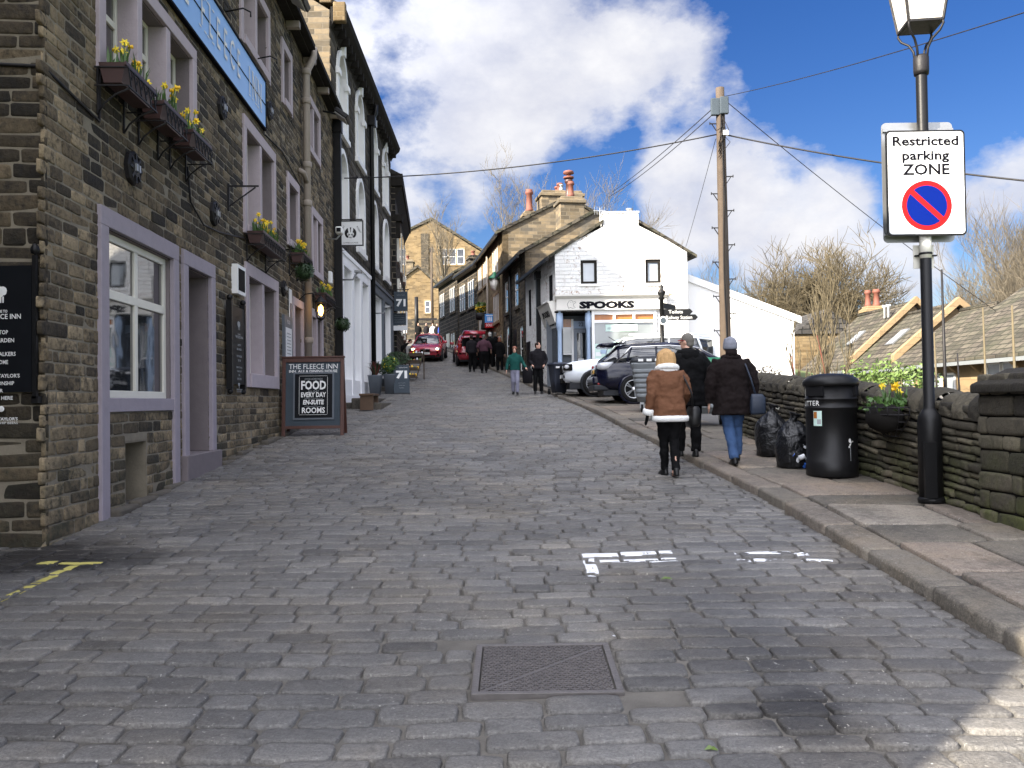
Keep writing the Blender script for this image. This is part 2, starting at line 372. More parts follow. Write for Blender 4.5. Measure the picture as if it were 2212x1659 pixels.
def dup(root, loc, rz=None, label=None, scale=None):
    def cp(o, par):
        c = o.copy(); COL.objects.link(c)
        if par: c.parent = par
        for ch in [x for x in COL.objects if x.parent == o]: cp(ch, c)
        return c
    r = cp(root, None); r.location = loc
    if rz is not None: r.rotation_euler = (0, 0, rz)
    if label: r['label'] = label
    if scale: r.scale = (scale,) * 3 if not isinstance(scale, tuple) else scale
    return r
# ------------------------------------------------------------ stone fields (setts, flags, walling) as real blocks
def stone_arrays(cells, npt, prof, e, jit, tilt, fmap):
    """cells: (a, b, wa, wb, tone). prof: (inset, height) rings. fmap(a, b, h) -> xyz arrays"""
    C = np.array(cells, float); n = len(C); k = len(prof)
    t = (np.arange(npt) + .5) / npt * 2 * np.pi; c, q = np.cos(t), np.sin(t)
    ex = np.sign(c) * np.abs(c) ** (2 / e); qy = np.sign(q) * np.abs(q) ** (2 / e)
    j = 1 + rng.normal(0, jit, (n, npt)); sk = rng.normal(0, jit * 1.5, (n, 1)); tl = rng.normal(0, 1, (n, 2)) * tilt[:2] + np.array([0, tilt[2]])
    V = np.zeros((n, k * npt + 1, 3)); hh = rng.normal(0, tilt[3], (n, 1))
    for r, (ins, h) in enumerate(prof):
        wa = np.maximum(C[:, 2:3] / 2 - ins, .004); wb = np.maximum(C[:, 3:4] / 2 - ins, .004)
        da = ex * wa * j; db = qy * wb * j + da * sk
        H = h + (hh + da * tl[:, :1] + db * tl[:, 1:]) * (1 if r else 0)
        V[:, r * npt:(r + 1) * npt] = np.stack(fmap(C[:, :1] + da, C[:, 1:2] + db, H), -1)
    V[:, -1] = np.stack(fmap(C[:, 0], C[:, 1], prof[-1][1] * 1.04 + hh[:, 0]), -1)
    base = (np.arange(n) * (k * npt + 1))[:, None]
    a = np.arange(npt); b = (a + 1) % npt
    Q = np.concatenate([np.stack([r * npt + a, r * npt + b, (r + 1) * npt + b, (r + 1) * npt + a], -1) for r in range(k - 1)])
    Tn = np.stack([(k - 1) * npt + a, (k - 1) * npt + b, np.full(npt, k * npt)], -1)
    q4 = (base[:, :, None] + Q[None]).reshape(-1, 4); t3 = (base[:, :, None] + Tn[None]).reshape(-1, 3)
    tone = np.repeat(C[:, 4], k * npt + 1)
    return V.reshape(-1, 3), q4, t3, tone
class Field:
    def __init__(s): s.V = []; s.Q = []; s.T = []; s.A = []; s.mq = []; s.mt = []; s.n = 0
    def put(s, V, q, t, tone, mat=0):
        s.V.append(V); s.Q.append(q + s.n); s.T.append(t + s.n); s.A.append(tone); s.mq += [mat] * len(q); s.mt += [mat] * len(t); s.n += len(V)
    def sheet(s, V, q, mat):
        V = np.array(V, float); s.put(V, np.array(q, int).reshape(-1, 4), np.zeros((0, 3), int), np.full(len(V), .5), mat)
    def build(s, name, mats, parent=None):
        V = np.concatenate(s.V); Q = np.concatenate(s.Q); Tt = np.concatenate(s.T) if s.T else np.zeros((0, 3), int)
        me = bpy.data.meshes.new(name); me.vertices.add(len(V)); me.vertices.foreach_set('co', V.astype(np.float32).ravel())
        nq, n3 = len(Q), len(Tt); me.loops.add(nq * 4 + n3 * 3); me.polygons.add(nq + n3)
        me.loops.foreach_set('vertex_index', np.concatenate([Q.ravel(), Tt.ravel()]).astype(np.int32))
        me.polygons.foreach_set('loop_start', np.concatenate([np.arange(nq) * 4, nq * 4 + np.arange(n3) * 3]).astype(np.int32))
        me.polygons.foreach_set('material_index', np.array(s.mq + s.mt, np.int32)); me.polygons.foreach_set('use_smooth', np.ones(nq + n3, bool))
        at_ = me.attributes.new('tone', 'FLOAT', 'POINT'); at_.data.foreach_set('value', np.concatenate(s.A).astype(np.float32))
        for m in mats: me.materials.append(MAT[m])
        me.update(calc_edges=True); me.validate()
        ob = bpy.data.objects.new(name, me); COL.objects.link(ob)
        if parent is not None: ob.parent = parent
        s.all = (V, Q, Tt)
        return ob
def courses(x0, x1, z0, z1, holes, ch, ln, tonef, gap=.012, inside=None):
    """coursed walling cells in the plane, leaving out holes (x0,x1,z0,z1)"""
    out = []; z = z0
    while z < z1:
        h = random.uniform(*ch); zc = z + h / 2; iv = [(x0, x1)]
        for a, b, c, d in holes:
            if z < d and z + h > c:
                nv = []
                for p, q in iv:
                    if b <= p or a >= q: nv.append((p, q)); continue
                    if a > p: nv.append((p, a))
                    if b < q: nv.append((b, q))
                iv = nv
        for p, q in iv:
            x = p - random.uniform(0, .12) if p == x0 else p
            while x < q - .03:
                l = min(random.uniform(*ln) * random.choice((1, 1, 1, .6, 1.4)), q - x)
                if q - x - l < .1: l = q - x
                xc = x + l / 2
                if inside is None or inside(xc, zc): out.append((xc, zc, l - gap, h - gap, tonef(xc, zc)))
                x += l
        z += h
    return out
def sheet_with_holes(F, x0, x1, z0, z1, holes, fmap, mat):
    xs = sorted({x0, x1} | {min(max(v, x0), x1) for h in holes for v in h[:2]}); zs = sorted({z0, z1} | {min(max(v, z0), z1) for h in holes for v in h[2:]})
    V = []; q = []
    for i in range(len(xs) - 1):
        for k in range(len(zs) - 1):
            xc, zc = (xs[i] + xs[i + 1]) / 2, (zs[k] + zs[k + 1]) / 2
            if any(a < xc < b and c < zc < d for a, b, c, d in holes): continue
            o = len(V); V += [fmap(xs[i], zs[k], 0), fmap(xs[i + 1], zs[k], 0), fmap(xs[i + 1], zs[k + 1], 0), fmap(xs[i], zs[k + 1], 0)]; q.append((o, o + 1, o + 2, o + 3))
    F.sheet(V, q, mat)
SKYV = .3; EXPO = 2.2; CLOUD_DARK = (1.5, 1.55, 1.8); CLOUD_LIT = (2.1, 2.1, 2.18); SUNR = (-.3, 7)
CLOUDS = [(930, 260, 60, 330, .13), (1150, 110, 60, 280, .13), (1400, 110, 20, 170, .14), (1020, 360, 20, 160, .08), (880, 470, 10, 80, .14), (1500, 440, 40, 160, .24), (1720, 440, 60, 200, .24), (1850, 380, 20, 110, .16),
          (1450, 290, 20, 90, .08), (1700, 250, 20, 120, .08), (2150, 350, 20, 130, .24), (1950, 580, 10, 110, .2), (1640, 610, 10, 70, .16),
          (1950, 130, 120, 330, -.24), (1290, 300, 30, 130, -.18), (880, 60, 10, 90, -.08), (1620, 150, 20, 110, -.12), (1180, 420, 10, 160, -.14), (1330, 480, 10, 110, -.14), (1680, 620, 10, 120, -.1), (1480, 200, 20, 100, -.06), (1750, 60, 40, 180, -.1), (1000, 480, 40, 160, -.12), (1900, 250, 20, 120, -.06), (1420, 250, 10, 90, -.08)]
# ============================================================ the setting
XLY = [-30, 6.79, 6.8, 7.69, 7.7, 24.8, 24.81, 39, 50, 60, 75, 98, 150]
XLX = [-4.55, -4.55, -9, -9, -4.196, -5.12, -5.17, -5.4, -6.5, -9, -14, -17, -26]
def xl(y): return np.interp(y, XLY, XLX)
XKY = [-30, 0, 9, 12.2, 22, 29, 33, 40, 50, 60, 65, 80, 98, 150]
XKX = [2.72, 2.75, 2.78, 2.6, 2.15, 1.4, .7, -.6, -2.7, -5, -6.3, -8.6, -9.8, -15]
def xk(y): return np.interp(y, XKY, XKX)
def xw(y): return 4.72 - .042 * np.asarray(y)          # foot of the boundary wall
MAN = (-.225, .535, 4.26, 5.0)                           # manhole cover x0, x1, y0, y1
# ---- ground: one sheet to the horizon, dropping behind the boundary wall
gx = [-700, -200, -80, -40, -25, -18, -12, -9, -5, 0, 3, 4.9, 4.95, 8, 13.5, 13.6, 20, 30, 60, 150, 700]; gy = [-300, -60, -20, -5, 0, 5, 10, 15.4, 15.5, 20, 25, 30, 35, 40, 50, 60, 80, 100, 130, 200, 400, 900]
def gz(x, y):
    z = zg(min(y, 140)) - .06
    if x > 4.92 and y < 15.45: return min(z, 0) - 2.4
    if x > 13.55: return max(-2.2, min(z - 2.2, z * .5 - 2.2)) if y < 100 else z * .5 - 2
    return z
mb = MB(); nx = len(gx)
mb.add([(x, y, gz(x, y)) for y in gy for x in gx], [(j * nx + i, j * nx + i + 1, (j + 1) * nx + i + 1, (j + 1) * nx + i) for j in range(len(gy) - 1) for i in range(nx - 1)])
struct(mb.build('ground', 'grass_ground'))
# ---- road of stone setts in courses across the street
F = Field()
def und(a, b): return .012 * np.sin(1.7 * a + .6 * b) * np.sin(.9 * b + 1)
yy = np.concatenate([np.arange(-12, 1, .5), np.arange(1, 26, .2), np.arange(26, 62, .5), np.arange(62, 130, 2)]); V = []; q = []; NX = 28
for i, y in enumerate(yy):
    a, b = float(xl(y)) - .25, float(xk(y)) + .06
    for k in range(NX + 1): x = a + (b - a) * k / NX; V.append((x, y, zg(y) + float(und(x, y)) - .007))
    if i: q += [((i - 1) * (NX + 1) + k, (i - 1) * (NX + 1) + k + 1, i * (NX + 1) + k + 1, i * (NX + 1) + k) for k in range(NX)]
F.sheet(V, q, 1)
def wob(x, y): return .07 * math.sin(.55 * x + .13 * y) + .05 * math.sin(1.3 * x - .31 * y + 1) + .05 * max(0, -x - 1.5)
cells = {0: [], 1: [], 2: []}; y = .4
while y < 66:
    h = random.uniform(.155, .215); w_ = (h - .022)
    x = float(xl(y)) - random.uniform(0, .3); xe = float(xk(y)) + .02
    rowt = random.gauss(0, .07)
    while x < xe:
        l = random.uniform(.22, .44); l = min(l, xe - x) if xe - x < .45 else l
        hit = MAN[2] - .02 < y + h * .8 + wob(.2, y) and y + h * .2 + wob(.2, y) < MAN[3] + .02
        if hit and x < MAN[0] and x + l > MAN[0] - .07: l = MAN[0] - .008 - x
        elif hit and MAN[0] - .1 < x < MAN[1]: x = MAN[1] + .008; continue
        xc = x + l / 2; yc = y + h / 2 + wob(xc, y) + random.gauss(0, .005); x += max(l, .02)
        if l < .06: continue
        if MAN[0] - .0 < xc + l * .47 and xc - l * .47 < MAN[1] + .0 and MAN[2] - .0 < yc + h * .44 and yc - h * .44 < MAN[3] + .0: continue
        pt = noise.noise((xc * .6, yc * .35, 3)) * .35
        t = .45 + rowt + pt * .35 + random.gauss(0, .125) + (.1 if y > 14 else 0)  # setts up the hill toned lighter, standing in for sky reflection
        cells[0 if y < 11 else 1 if y < 26 else 2].append((xc, yc, l - random.uniform(.009, .019), w_ + .008 - random.uniform(0, .008), min(max(t, .02), .98)))
    y += h
def road_map(a, b, h):
    return a, b, zp(b) + h + und(a, b)
for k, npt in ((0, 16), (1, 10), (2, 8)):
    pf = [(-.004, -.02), (.001, .006), (.005, .0115), (.024, .0135)] if k == 0 else [(-.003, -.014), (.004, .008), (.02, .0135)] if k == 1 else [(-.003, -.01), (.009, .012)]
    F.put(*stone_arrays(cells[k], npt, pf, 6.0, .02 if k == 0 else .016, (.01, .018, -.03, .003), road_map), 0)
road = struct(F.build('road', ['sett_stone', 'joint_grit']))
nearV, nearQ, nearT = F.all
keep = (nearV[nearQ[:, 0], 1] < 9) & (nearV[nearQ[:, 0], 1] > 2); keep3 = (nearV[nearT[:, 0], 1] < 9) & (nearV[nearT[:, 0], 1] > 2)
bvh = BVHTree.FromPolygons([tuple(v) for v in nearV], [tuple(map(int, f)) for f in nearQ[keep]] + [tuple(map(int, f)) for f in nearT[keep3]])
def paint(name, strips, mat, wear, label):
    """road paint laid over the setts: each strip is a centre line (points) and a width"""
    mb = MB()
    for pts, w, seed in strips:
        pts = [Vector((p[0], p[1], 0)) for p in pts]
        for p, r in zip(pts[:-1], pts[1:]):
            d = r - p; l = d.length; d /= l; nrm = Vector((-d.y, d.x, 0)); n = max(2, int(l / .013)); m = max(2, int(w / .013))
            g = {}
            for i in range(n + 1):
                for k in range(m + 1):
                    c = p + d * (l * i / n) + nrm * (w * (k / m - .5)) + nrm * .012 * noise.noise((l * i / n * 6, seed, 0))
                    hit = bvh.ray_cast(Vector((c.x, c.y, 5)), Vector((0, 0, -1)))[0]
                    z0 = zg(c.y)
                    z0 += .012 * math.sin(1.7 * c.x + .6 * c.y) * math.sin(.9 * c.y + 1)
                    if hit is not None and hit.z - z0 > .0025: g[i, k] = (c.x, c.y, hit.z + .003)
            idx = {kk: i for i, kk in enumerate(g)}; fs = []
            for i in range(n):
                for k in range(m):
                    c4 = [(i, k), (i + 1, k), (i + 1, k + 1), (i, k + 1)]
                    if all(c in g for c in c4):
                        a = g[i, k]
                        if noise.noise((a[0] * 9, a[1] * 9, seed)) + .5 * noise.noise((a[0] * 40, a[1] * 40, seed)) > wear: fs.append(tuple(idx[c] for c in c4))
            mb.add(list(g.values()), fs)
    o = struct(mb.build(name, mat)); o['label'] = label; return o
def G(px, py): return ground_at(px, py, .015)
a, b, c, d = G(1262, 1197), G(1452, 1195), G(1296, 1212), G(1462, 1209)
paint('bay_marking', [([a, b], .12, 1.5), ([c, d], .11, 2.5), ([G(1268, 1193), G(1283, 1246)], .09, 3.5)], 'white_road_paint', -.62, 'white painted corner bracket on the setts')
paint('bay_marking', [([G(1585, 1197), G(1745, 1199)], .11, 4.5), ([G(1592, 1211), G(1800, 1215)], .1, 5.5)], 'white_road_paint', -.1, 'worn white painted double bar near the kerb')
paint('yellow_line', [([G(-60, 1322), G(30, 1283), G(105, 1245), G(165, 1217)], .075, 6.5), ([G(78, 1215), G(216, 1215)], .1, 7.5)], 'yellow_road_paint', -.42, 'worn yellow line with a cross bar by the inn corner')
paint('paint_splash', [([G(1290, 1398), G(1318, 1392)], .07, 8.5), ([G(1300, 1414), G(1345, 1408)], .03, 9.5), ([G(1320, 1380), G(1335, 1384)], .05, 11.5)], 'white_road_paint', -.05, 'pale splash on the setts by the corner of the manhole cover')
# ---- kerb stones and flagged pavement
F = Field(); yv = np.arange(-12, 110, .5); V = []; q = []
for i, y in enumerate(yv):
    x0 = float(xk(y)); x1 = max(x0 + .9, float(xw(y)) + .1) if y < 16 else x0 + 2.2 if y < 30 else x0 + 1.6
    V += [(x0 + .03, y, zg(y) - .02), (x0 + .03, y, zg(y) + .075), (x1, y, zg(y) + .075)]
    if i: q += [((i - 1) * 3, i * 3, i * 3 + 1, (i - 1) * 3 + 1), ((i - 1) * 3 + 1, (i - 1) * 3 + 2, i * 3 + 2, i * 3 + 1)]
F.sheet(V, q, 1)
kc = []; y = -3.0
while y < 60:
    l = random.uniform(.75, 1.25); kc.append((y + l / 2, .15, l - .018, .31, random.uniform(.25, .6))); y += l
def kerb_map(a, b, h): return xk(a) + b + 0 * h, a, zp(a) + h + 0 * b
def flip(r): return r[0], r[1][:, ::-1], r[2][:, ::-1], r[3]
F.put(*flip(stone_arrays(kc, 12, [(-.002, -.05), (0, .085), (.012, .108), (.05, .112)], 14, .004, (.004, .01, 0, .004), kerb_map)), 0)
fc = []; y = -3.0
while y < 29:
    l = random.uniform(.55, 1.0); wid = (float(xw(y)) - float(xk(y)) - .3) if y < 15.5 else 1.5
    x = .32 + random.uniform(0, .02)
    while x < wid + .32:
        w = random.uniform(.6, 1.15)
        if wid + .32 - x - w < .3: w = wid + .32 - x + .05
        fc.append((y + l / 2, x + w / 2, l - random.uniform(.022, .04), w - random.uniform(.02, .036), random.gauss(.5, .24))); x += w
    y += l
F.put(*flip(stone_arrays([c for c in fc], 12, [(-.002, .07), (.002, .098), (.01, .106), (.05, .108)], 16, .004, (.006, .012, 0, .004), kerb_map)), 0)
struct(F.build('pavement', ['flag_stone', 'joint_dark']))
# ---- car park behind the pavement
mb = MB(); ys = [15.5, 18, 20, 22, 24, 26, 28, 30, 31.5, 34]
xs = lambda y: float(xk(y)) + (1.7 if y < 30 else .5)
mb.add([p for y in ys for p in ((xs(y), y, zg(y) + .1), (13.55, y, zg(y) + .1))], [(2 * i, 2 * i + 1, 2 * i + 3, 2 * i + 2) for i in range(len(ys) - 1)])
struct(mb.build('car_park', 'tarmac'))
# ---- manhole cover
MX, MY = (MAN[0] + MAN[1]) / 2, (MAN[2] + MAN[3]) / 2; sl = math.atan((zg(MAN[3]) - zg(MAN[2])) / (MAN[3] - MAN[2]))
t = T('manhole_cover', 'rectangular cast iron manhole cover with diamond tread set in the setts', 'manhole cover', (MX, MY, zg(MY) + .012)); t.rotation_euler = (sl, 0, 0)
hw, hd = (MAN[1] - MAN[0]) / 2, (MAN[3] - MAN[2]) / 2; mb = MB()
for a, b, c, d in ((-hw, hw, -hd, -hd + .035), (-hw, hw, hd - .035, hd), (-hw, -hw + .035, -hd + .035, hd - .035), (hw - .035, hw, -hd + .035, hd - .035)): mb.box(a, b, c, d, -.06, .006)
mb.build('frame', 'cast_iron', t, .003)
mb = MB(); hw -= .043; hd -= .043; mb.box(-hw, hw, -hd, hd, -.05, -.004)
n1, n2 = 24, 24
for i in range(n1):
    for k in range(n2):
        x, y = -hw + (i + .5) * 2 * hw / n1, -hd + (k + .5) * 2 * hd / n2
        ang = R(45) if (i + k) % 2 else R(-45)
        if abs(abs(x / hw) - abs(y / hd)) < .035 and x * y > 0: continue
        mb.box(-.0125, .0125, -.0045, .0045, -.004, .003, 0, Matrix.Translation((x, y, 0)) @ Matrix.Rotation(ang, 4, 'Z'))
mb.build('lid', 'cast_iron', t)
# ---- dry stone boundary wall with round coping, and its end pier
def wall_map(a, b, h): return xw(a) - h, a, zp(a) + .1 + b
t = T('boundary_wall', 'dark mossy dry stone boundary wall with rounded coping beside the pavement', 'wall', (0, 0, 0))
F = Field(); V = []; q = []; yv = [7.95, 9, 10, 11, 12, 13, 14, 15.5]
for y in yv: V += [(float(xw(y)) + .02, y, zg(y) - .3), (float(xw(y)) + .02, y, zg(y) + 1.1), (float(xw(y)) + .42, y, zg(y) + 1.1), (float(xw(y)) + .42, y, -3)]
for i in range(len(yv) - 1): q += [(4 * i + k, 4 * i + k + 1, 4 * i + k + 5, 4 * i + k + 4) for k in range(3)]
o = len(V) - 4; q += [(o, o + 3, o + 2, o + 1)]
F.sheet(V, q, 1)
tn = lambda x, z: min(max(random.gauss(.42, .22), 0), 1)
wc = courses(7.95, 15.5, -.1, .95, [], (.055, .105), (.16, .4), tn, .012)
F.put(*flip(stone_arrays(wc, 10, [(-.006, -.05), (.0, .0), (.006, .014), (.025, .02)], 6, .03, (.03, .06, 0, .009), wall_map)), 0)
wb = F.build('wall', ['wall_stone', 'gap_dark'], t)
cop = []; y = 7.95
while y < 15.5:
    w = random.uniform(.2, .36); cop.append((y + w / 2, w)); y += w
Fv = Field()
for yc, w in cop:
    n, m = 12, 6; V = []; q = []; r0 = random.uniform(.2, .235); lean = random.gauss(.04, .02)
    for k in range(m + 1):
        u = k / m * 2 - 1; sc = 1 - .16 * abs(u) ** 3
        for j in range(n + 1):
            ang = math.pi * (j / n * 1.16 - .08); rr = r0 * sc * (1 + .09 * noise.noise((yc * 3, j * .5, k * .6)))
            yk = yc + u * w * .5 + lean * math.sin(ang) ; V.append((float(xw(yc)) + .2 - rr * 1.1 * math.cos(ang), yk, zg(yk) + 1.03 + rr * .92 * math.sin(ang)))
    for k in range(m):
        for j in range(n): q.append((k * (n + 1) + j, (k + 1) * (n + 1) + j, (k + 1) * (n + 1) + j + 1, k * (n + 1) + j + 1))
    Fv.sheet(V, q, 0); Fv.A[-1][:] = random.gauss(.38, .12)
Fv.build('coping', ['wall_stone'], t)
t2 = T('wall_pier', 'square dark stone pier with sloping cap at the near end of the wall', 'pier', (0, 0, 0))
F = Field(); px0, py0, py1 = float(xw(7.7)) - .06, 6.9, 7.98
def pier_map(a, b, h): return px0 - h + 0 * a, a, zg(7.5) + b + 0 * h
pc = courses(py0, py1, -.3, 1.28, [], (.13, .2), (.25, .55), tn, .01)
F.put(*flip(stone_arrays(pc, 10, [(-.004, -.05), (0, 0), (.008, .012), (.03, .016)], 8, .015, (.02, .03, 0, .004), pier_map)), 0)
def pier_far(a, b, h): return a, py1 + h, zg(7.5) + b
pc = courses(px0, px0 + .7, -1.6, 1.28, [], (.13, .2), (.25, .5), tn, .01)
F.put(*stone_arrays(pc, 10, [(-.004, -.05), (0, 0), (.008, .012), (.03, .016)], 8, .015, (.02, .03, 0, .004), lambda a, b, h: (a, py0 - h, zg(7.5) + b)), 0)
z0 = zg(7.5)
F.sheet([(px0 + .01, py0 + .01, z0 - 2), (px0 + .01, py1 - .01, z0 - 2), (px0 + .7, py1 - .01, z0 - 2), (px0 + .7, py0 + .01, z0 - 2), (px0 + .01, py0 + .01, z0 + 1.28), (px0 + .01, py1 - .01, z0 + 1.28), (px0 + .7, py1 - .01, z0 + 1.28), (px0 + .7, py0 + .01, z0 + 1.28)],
        [(0, 1, 5, 4), (1, 2, 6, 5), (2, 3, 7, 6), (3, 0, 4, 7)], 1)
F.build('shaft', ['wall_stone', 'gap_dark'], t2)
mb = MB(); mb.rings([((px0 + .34), 7.44, z0 + 1.28, .42, .6), ((px0 + .34), 7.44, z0 + 1.36, .42, .6), ((px0 + .36), 7.44, z0 + 1.5, .2, .38)], 24, 12)
o = mb.build('cap', 'wall_stone', t2, .015)
# ============================================================ the inn (local x along its front, -y towards the street, z up)
IA = math.atan2(1, -.054); IO = (-4.196, 7.7, 0)
inn = T('stone_inn', 'three storey dark stone inn with lilac window surrounds on the near left corner', 'inn', IO, IA)
IL = 17.15; EZ = 10.02
IWIN = [  # x0, x1, z0, z1 outer surround; side, top, sill widths; columns, transom fraction, frame seen, surround material
    (1.09, 3.5, 1.54, 3.69, .2, .2, .15, 2, .36, 'lilac_stone'), (6.95, 9.5, 1.9, 4.06, .2, .22, .24, 2, .38, 'pink_stone'), (13.1, 14.9, 1.9, 3.95, .18, .2, .18, 2, .38, 'pink_stone'),
    (1.07, 4.3, 5.1, 6.6, .17, .17, .16, 3, .4, 'pink_stone'), (6.9, 9.35, 4.55, 6.6, .17, .2, .16, 2, 0, 'pink_stone'), (10.5, 11.8, 5.0, 6.58, .17, .2, .15, 1, 0, 'pink_stone'), (13.35, 15.0, 4.8, 6.5, .17, .2, .15, 2, .4, 'pink_stone'),
    (1.07, 4.3, 7.9, 9.3, .17, .17, .16, 3, .4, 'pink_stone'), (6.75, 8.95, 7.82, 9.28, .17, .18, .16, 2, 0, 'pink_stone'), (10.05, 11.1, 7.9, 9.28, .17, .18, .15, 1, 0, 'pink_stone'), (12.75, 14.75, 7.76, 9.2, .17, .18, .15, 2, .4, 'pink_stone')]
holes = [(a + s, b - s, c + sl, d - t) for a, b, c, d, s, t, sl, *_ in IWIN]
doors = [(3.68, 5.12, .93, 3.69, .19, .2), (10.95, 12.2, 1.15, 3.95, .17, .18)]
holes += [(a + s, b - s, c, d - t) for a, b, c, d, s, t in doors] + [(1.8, 2.44, .42, 1.2)]
F = Field(); fm = lambda a, b, h: (a, -h + 0 * a, b)
sheet_with_holes(F, 0, IL, -.2, EZ, holes, lambda a, b, h: (a, -h, b), 1)
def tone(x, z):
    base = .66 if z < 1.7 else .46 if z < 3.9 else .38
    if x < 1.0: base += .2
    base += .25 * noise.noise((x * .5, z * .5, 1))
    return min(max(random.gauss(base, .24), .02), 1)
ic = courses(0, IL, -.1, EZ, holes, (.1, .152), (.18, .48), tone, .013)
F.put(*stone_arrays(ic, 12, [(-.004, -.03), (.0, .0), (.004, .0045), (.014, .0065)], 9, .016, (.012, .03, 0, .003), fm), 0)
# end wall facing down the street
SD = 2.6
sheet_with_holes(F, -SD, 0, -.2, EZ, [], lambda a, b, h: (h, -a, b), 1)
ec = courses(-SD, .012, -.1, EZ, [], (.12, .18), (.25, .55), lambda x, z: min(max(random.gauss(.26 if z > 1.6 else .16, .15), 0), 1), .012)
F.put(*stone_arrays(ec, 12, [(-.004, -.03), (.0, .0), (.006, .006), (.02, .009)], 9, .018, (.02, .04, 0, .004), lambda a, b, h: (-h + 0 * a, -a, b)), 0)
F.build('wall', ['inn_stone', 'mortar'], inn)
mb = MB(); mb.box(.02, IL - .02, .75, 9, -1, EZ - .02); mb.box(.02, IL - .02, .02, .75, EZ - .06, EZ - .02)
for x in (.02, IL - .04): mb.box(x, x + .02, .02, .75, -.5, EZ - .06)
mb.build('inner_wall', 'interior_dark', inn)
mb = MB(); zr = EZ + .02
mb.prism([(-.28, zr - .08), (-.28, zr), (4.5, zr + 3.2), (9.3, zr), (9.3, zr - .08), (4.5, zr + 3.1)], -.06, IL + .1, axis='x'); mb.prism([(.03, EZ - .03), (9, EZ - .03), (4.5, EZ + 3.0)], .03, IL - .03, axis='x')
mb.build('roof', 'stone_slates', inn)
mb = MB(); mb.box(-.05, 12.2, -.36, -.2, zr - .16, zr - .04); mb.box(-.05, 12.2, -.34, -.22, zr - .05, zr - .01, 1)
mb.box(12.4, IL, -.36, -.2, zr - .16, zr - .04); mb.box(12.4, IL, -.34, -.22, zr - .05, zr - .01, 1); mb.box(0, IL, -.2, -.01, zr - .2, zr - .06)
for i in range(9): mb.box(.8 + i * 1.95, .95 + i * 1.95, -.3, -.02, zr - .34, zr - .2, 2)
mb.build('gutter', ['sooty_trim', 'grey_metal', 'beige_pipe'], inn)
def surround(mb, a, b, c, d, s, t, sl, cols, pr=.045, rv=.2, legs=None):
    z0 = legs if legs is not None else c
    mb.box(a, a + s, -pr, .015, z0, d - t); mb.box(b - s, b, -pr, .015, z0, d - t); mb.box(a, b, -pr, .015, d - t, d)
    mb.box(a + s + .001, a + s + .012, .015, rv, c + sl, d - t, 1); mb.box(b - s - .012, b - s - .001, .015, rv, c + sl, d - t, 1)
    mb.box(a + s, b - s, .015, rv, d - t - .012, d - t - .001, 1)
    if sl: mb.box(a + s, b - s, -pr - (.03 if legs is None else -.01), rv, c, c + sl)
    n = []
    for i in range(1, cols):
        x = a + s + (b - a - 2 * s) * i / cols
        if legs is None: mb.box(x - .075, x + .075, -pr + .01, rv, c + sl + .001, d - t - .013); n.append(x)
    return n
def sash(par, x0, x1, z0, z1, y, tr, vb=0, fr='cream_frame', w=.065, glass='window_glass'):
    mb = MB(); dd = .05
    for p in ((x0, x0 + w, z0, z1), (x1 - w, x1, z0, z1), (x0 + w, x1 - w, z0, z0 + w), (x0 + w, x1 - w, z1 - w, z1)): mb.box(p[0], p[1], y, y + dd, p[2], p[3])
    if tr: zt = z1 - (z1 - z0) * tr; mb.box(x0 + w, x1 - w, y - .005, y + dd, zt - w * .6, zt + w * .6)
    for v in range(vb):
        x = x0 + (x1 - x0) * (v + 1) / (vb + 1); mb.box(x - w * .55, x + w * .55, y - .003, y + dd, z0 + w, z1 - w)
    mb.build('frame', fr, par, .006, 1)
    mb = MB(); mb.box(x0 + w * .5, x1 - w * .5, y + .025, y + .035, z0 + w * .5, z1 - w * .5); mb.build('pane', glass, par)
for i, (a, b, c, d, s, t, sl, cols, tr, m) in enumerate(IWIN):
    mb = MB(); leg = .2 if i == 0 else None
    ml = surround(mb, a, b, c, d, s, t, sl, cols, legs=leg, rv=.3 if i else .2)
    wo = mb.build('window', [m, 'lilac_dark'], inn, .008, 1)
    if i == 0: sash(wo, a + s + .013, b - s - .013, c + sl, d - t - .013, .06, .37, 1, w=.085)
    else:
        xs = [a + s] + ml + [b - s]
        for k in range(len(xs) - 1): sash(wo, xs[k] + (.08 if k else .013), xs[k + 1] - (.08 if k < len(xs) - 2 else .013), c + sl, d - t - .013, .19, tr)
for i, (a, b, c, d, s, t) in enumerate(doors):
    mb = MB(); z0 = zg(7.7 + a) - .1
    mb.box(a, a + s, -.05, .015, z0, d - t); mb.box(b - s, b, -.05, .015, c, d - t); mb.box(a, b, -.05, .015, d - t, d)
    mb.box(a + s + .001, a + s + .015, .015, .7, c, d - t, 1); mb.box(b - s - .015, b - s - .001, .015, .7, c, d - t, 1); mb.box(a + s, b - s, .015, .7, d - t - .015, d - t - .001, 1)
    mb.box(a + s, b - s, .3, .7, d - t - .35, d - t - .016, 1)
    mb.box(a - .05, b + .1, -.1, .7, zg(7.7 + a) - .2, c, 2)
    do = mb.build('doorway', [('lilac_stone', 'pink_stone')[i], 'lilac_dark', 'lilac_dark'], inn, .01, 1)
    mb = MB(); x0, x1 = a + s + .016, b - s - .016; mb.box(x0, x1, .6, .66, c, d - t - .36)
    for k in range(3): mb.box(x0 + .1, x1 - .1, .585, .6, c + .12 + k * .68, c + .68 + k * .68)
    mb.build('door', 'dark_red_paint' if i else 'black_paint', do, .006)
mb = MB(); mb.box(1.82, 2.42, .25, .3, .4, 1.2); mb.box(1.82, 1.86, .1, .25, .4, 1.2); mb.build('cellar_hatch', 'sooty_trim', inn)
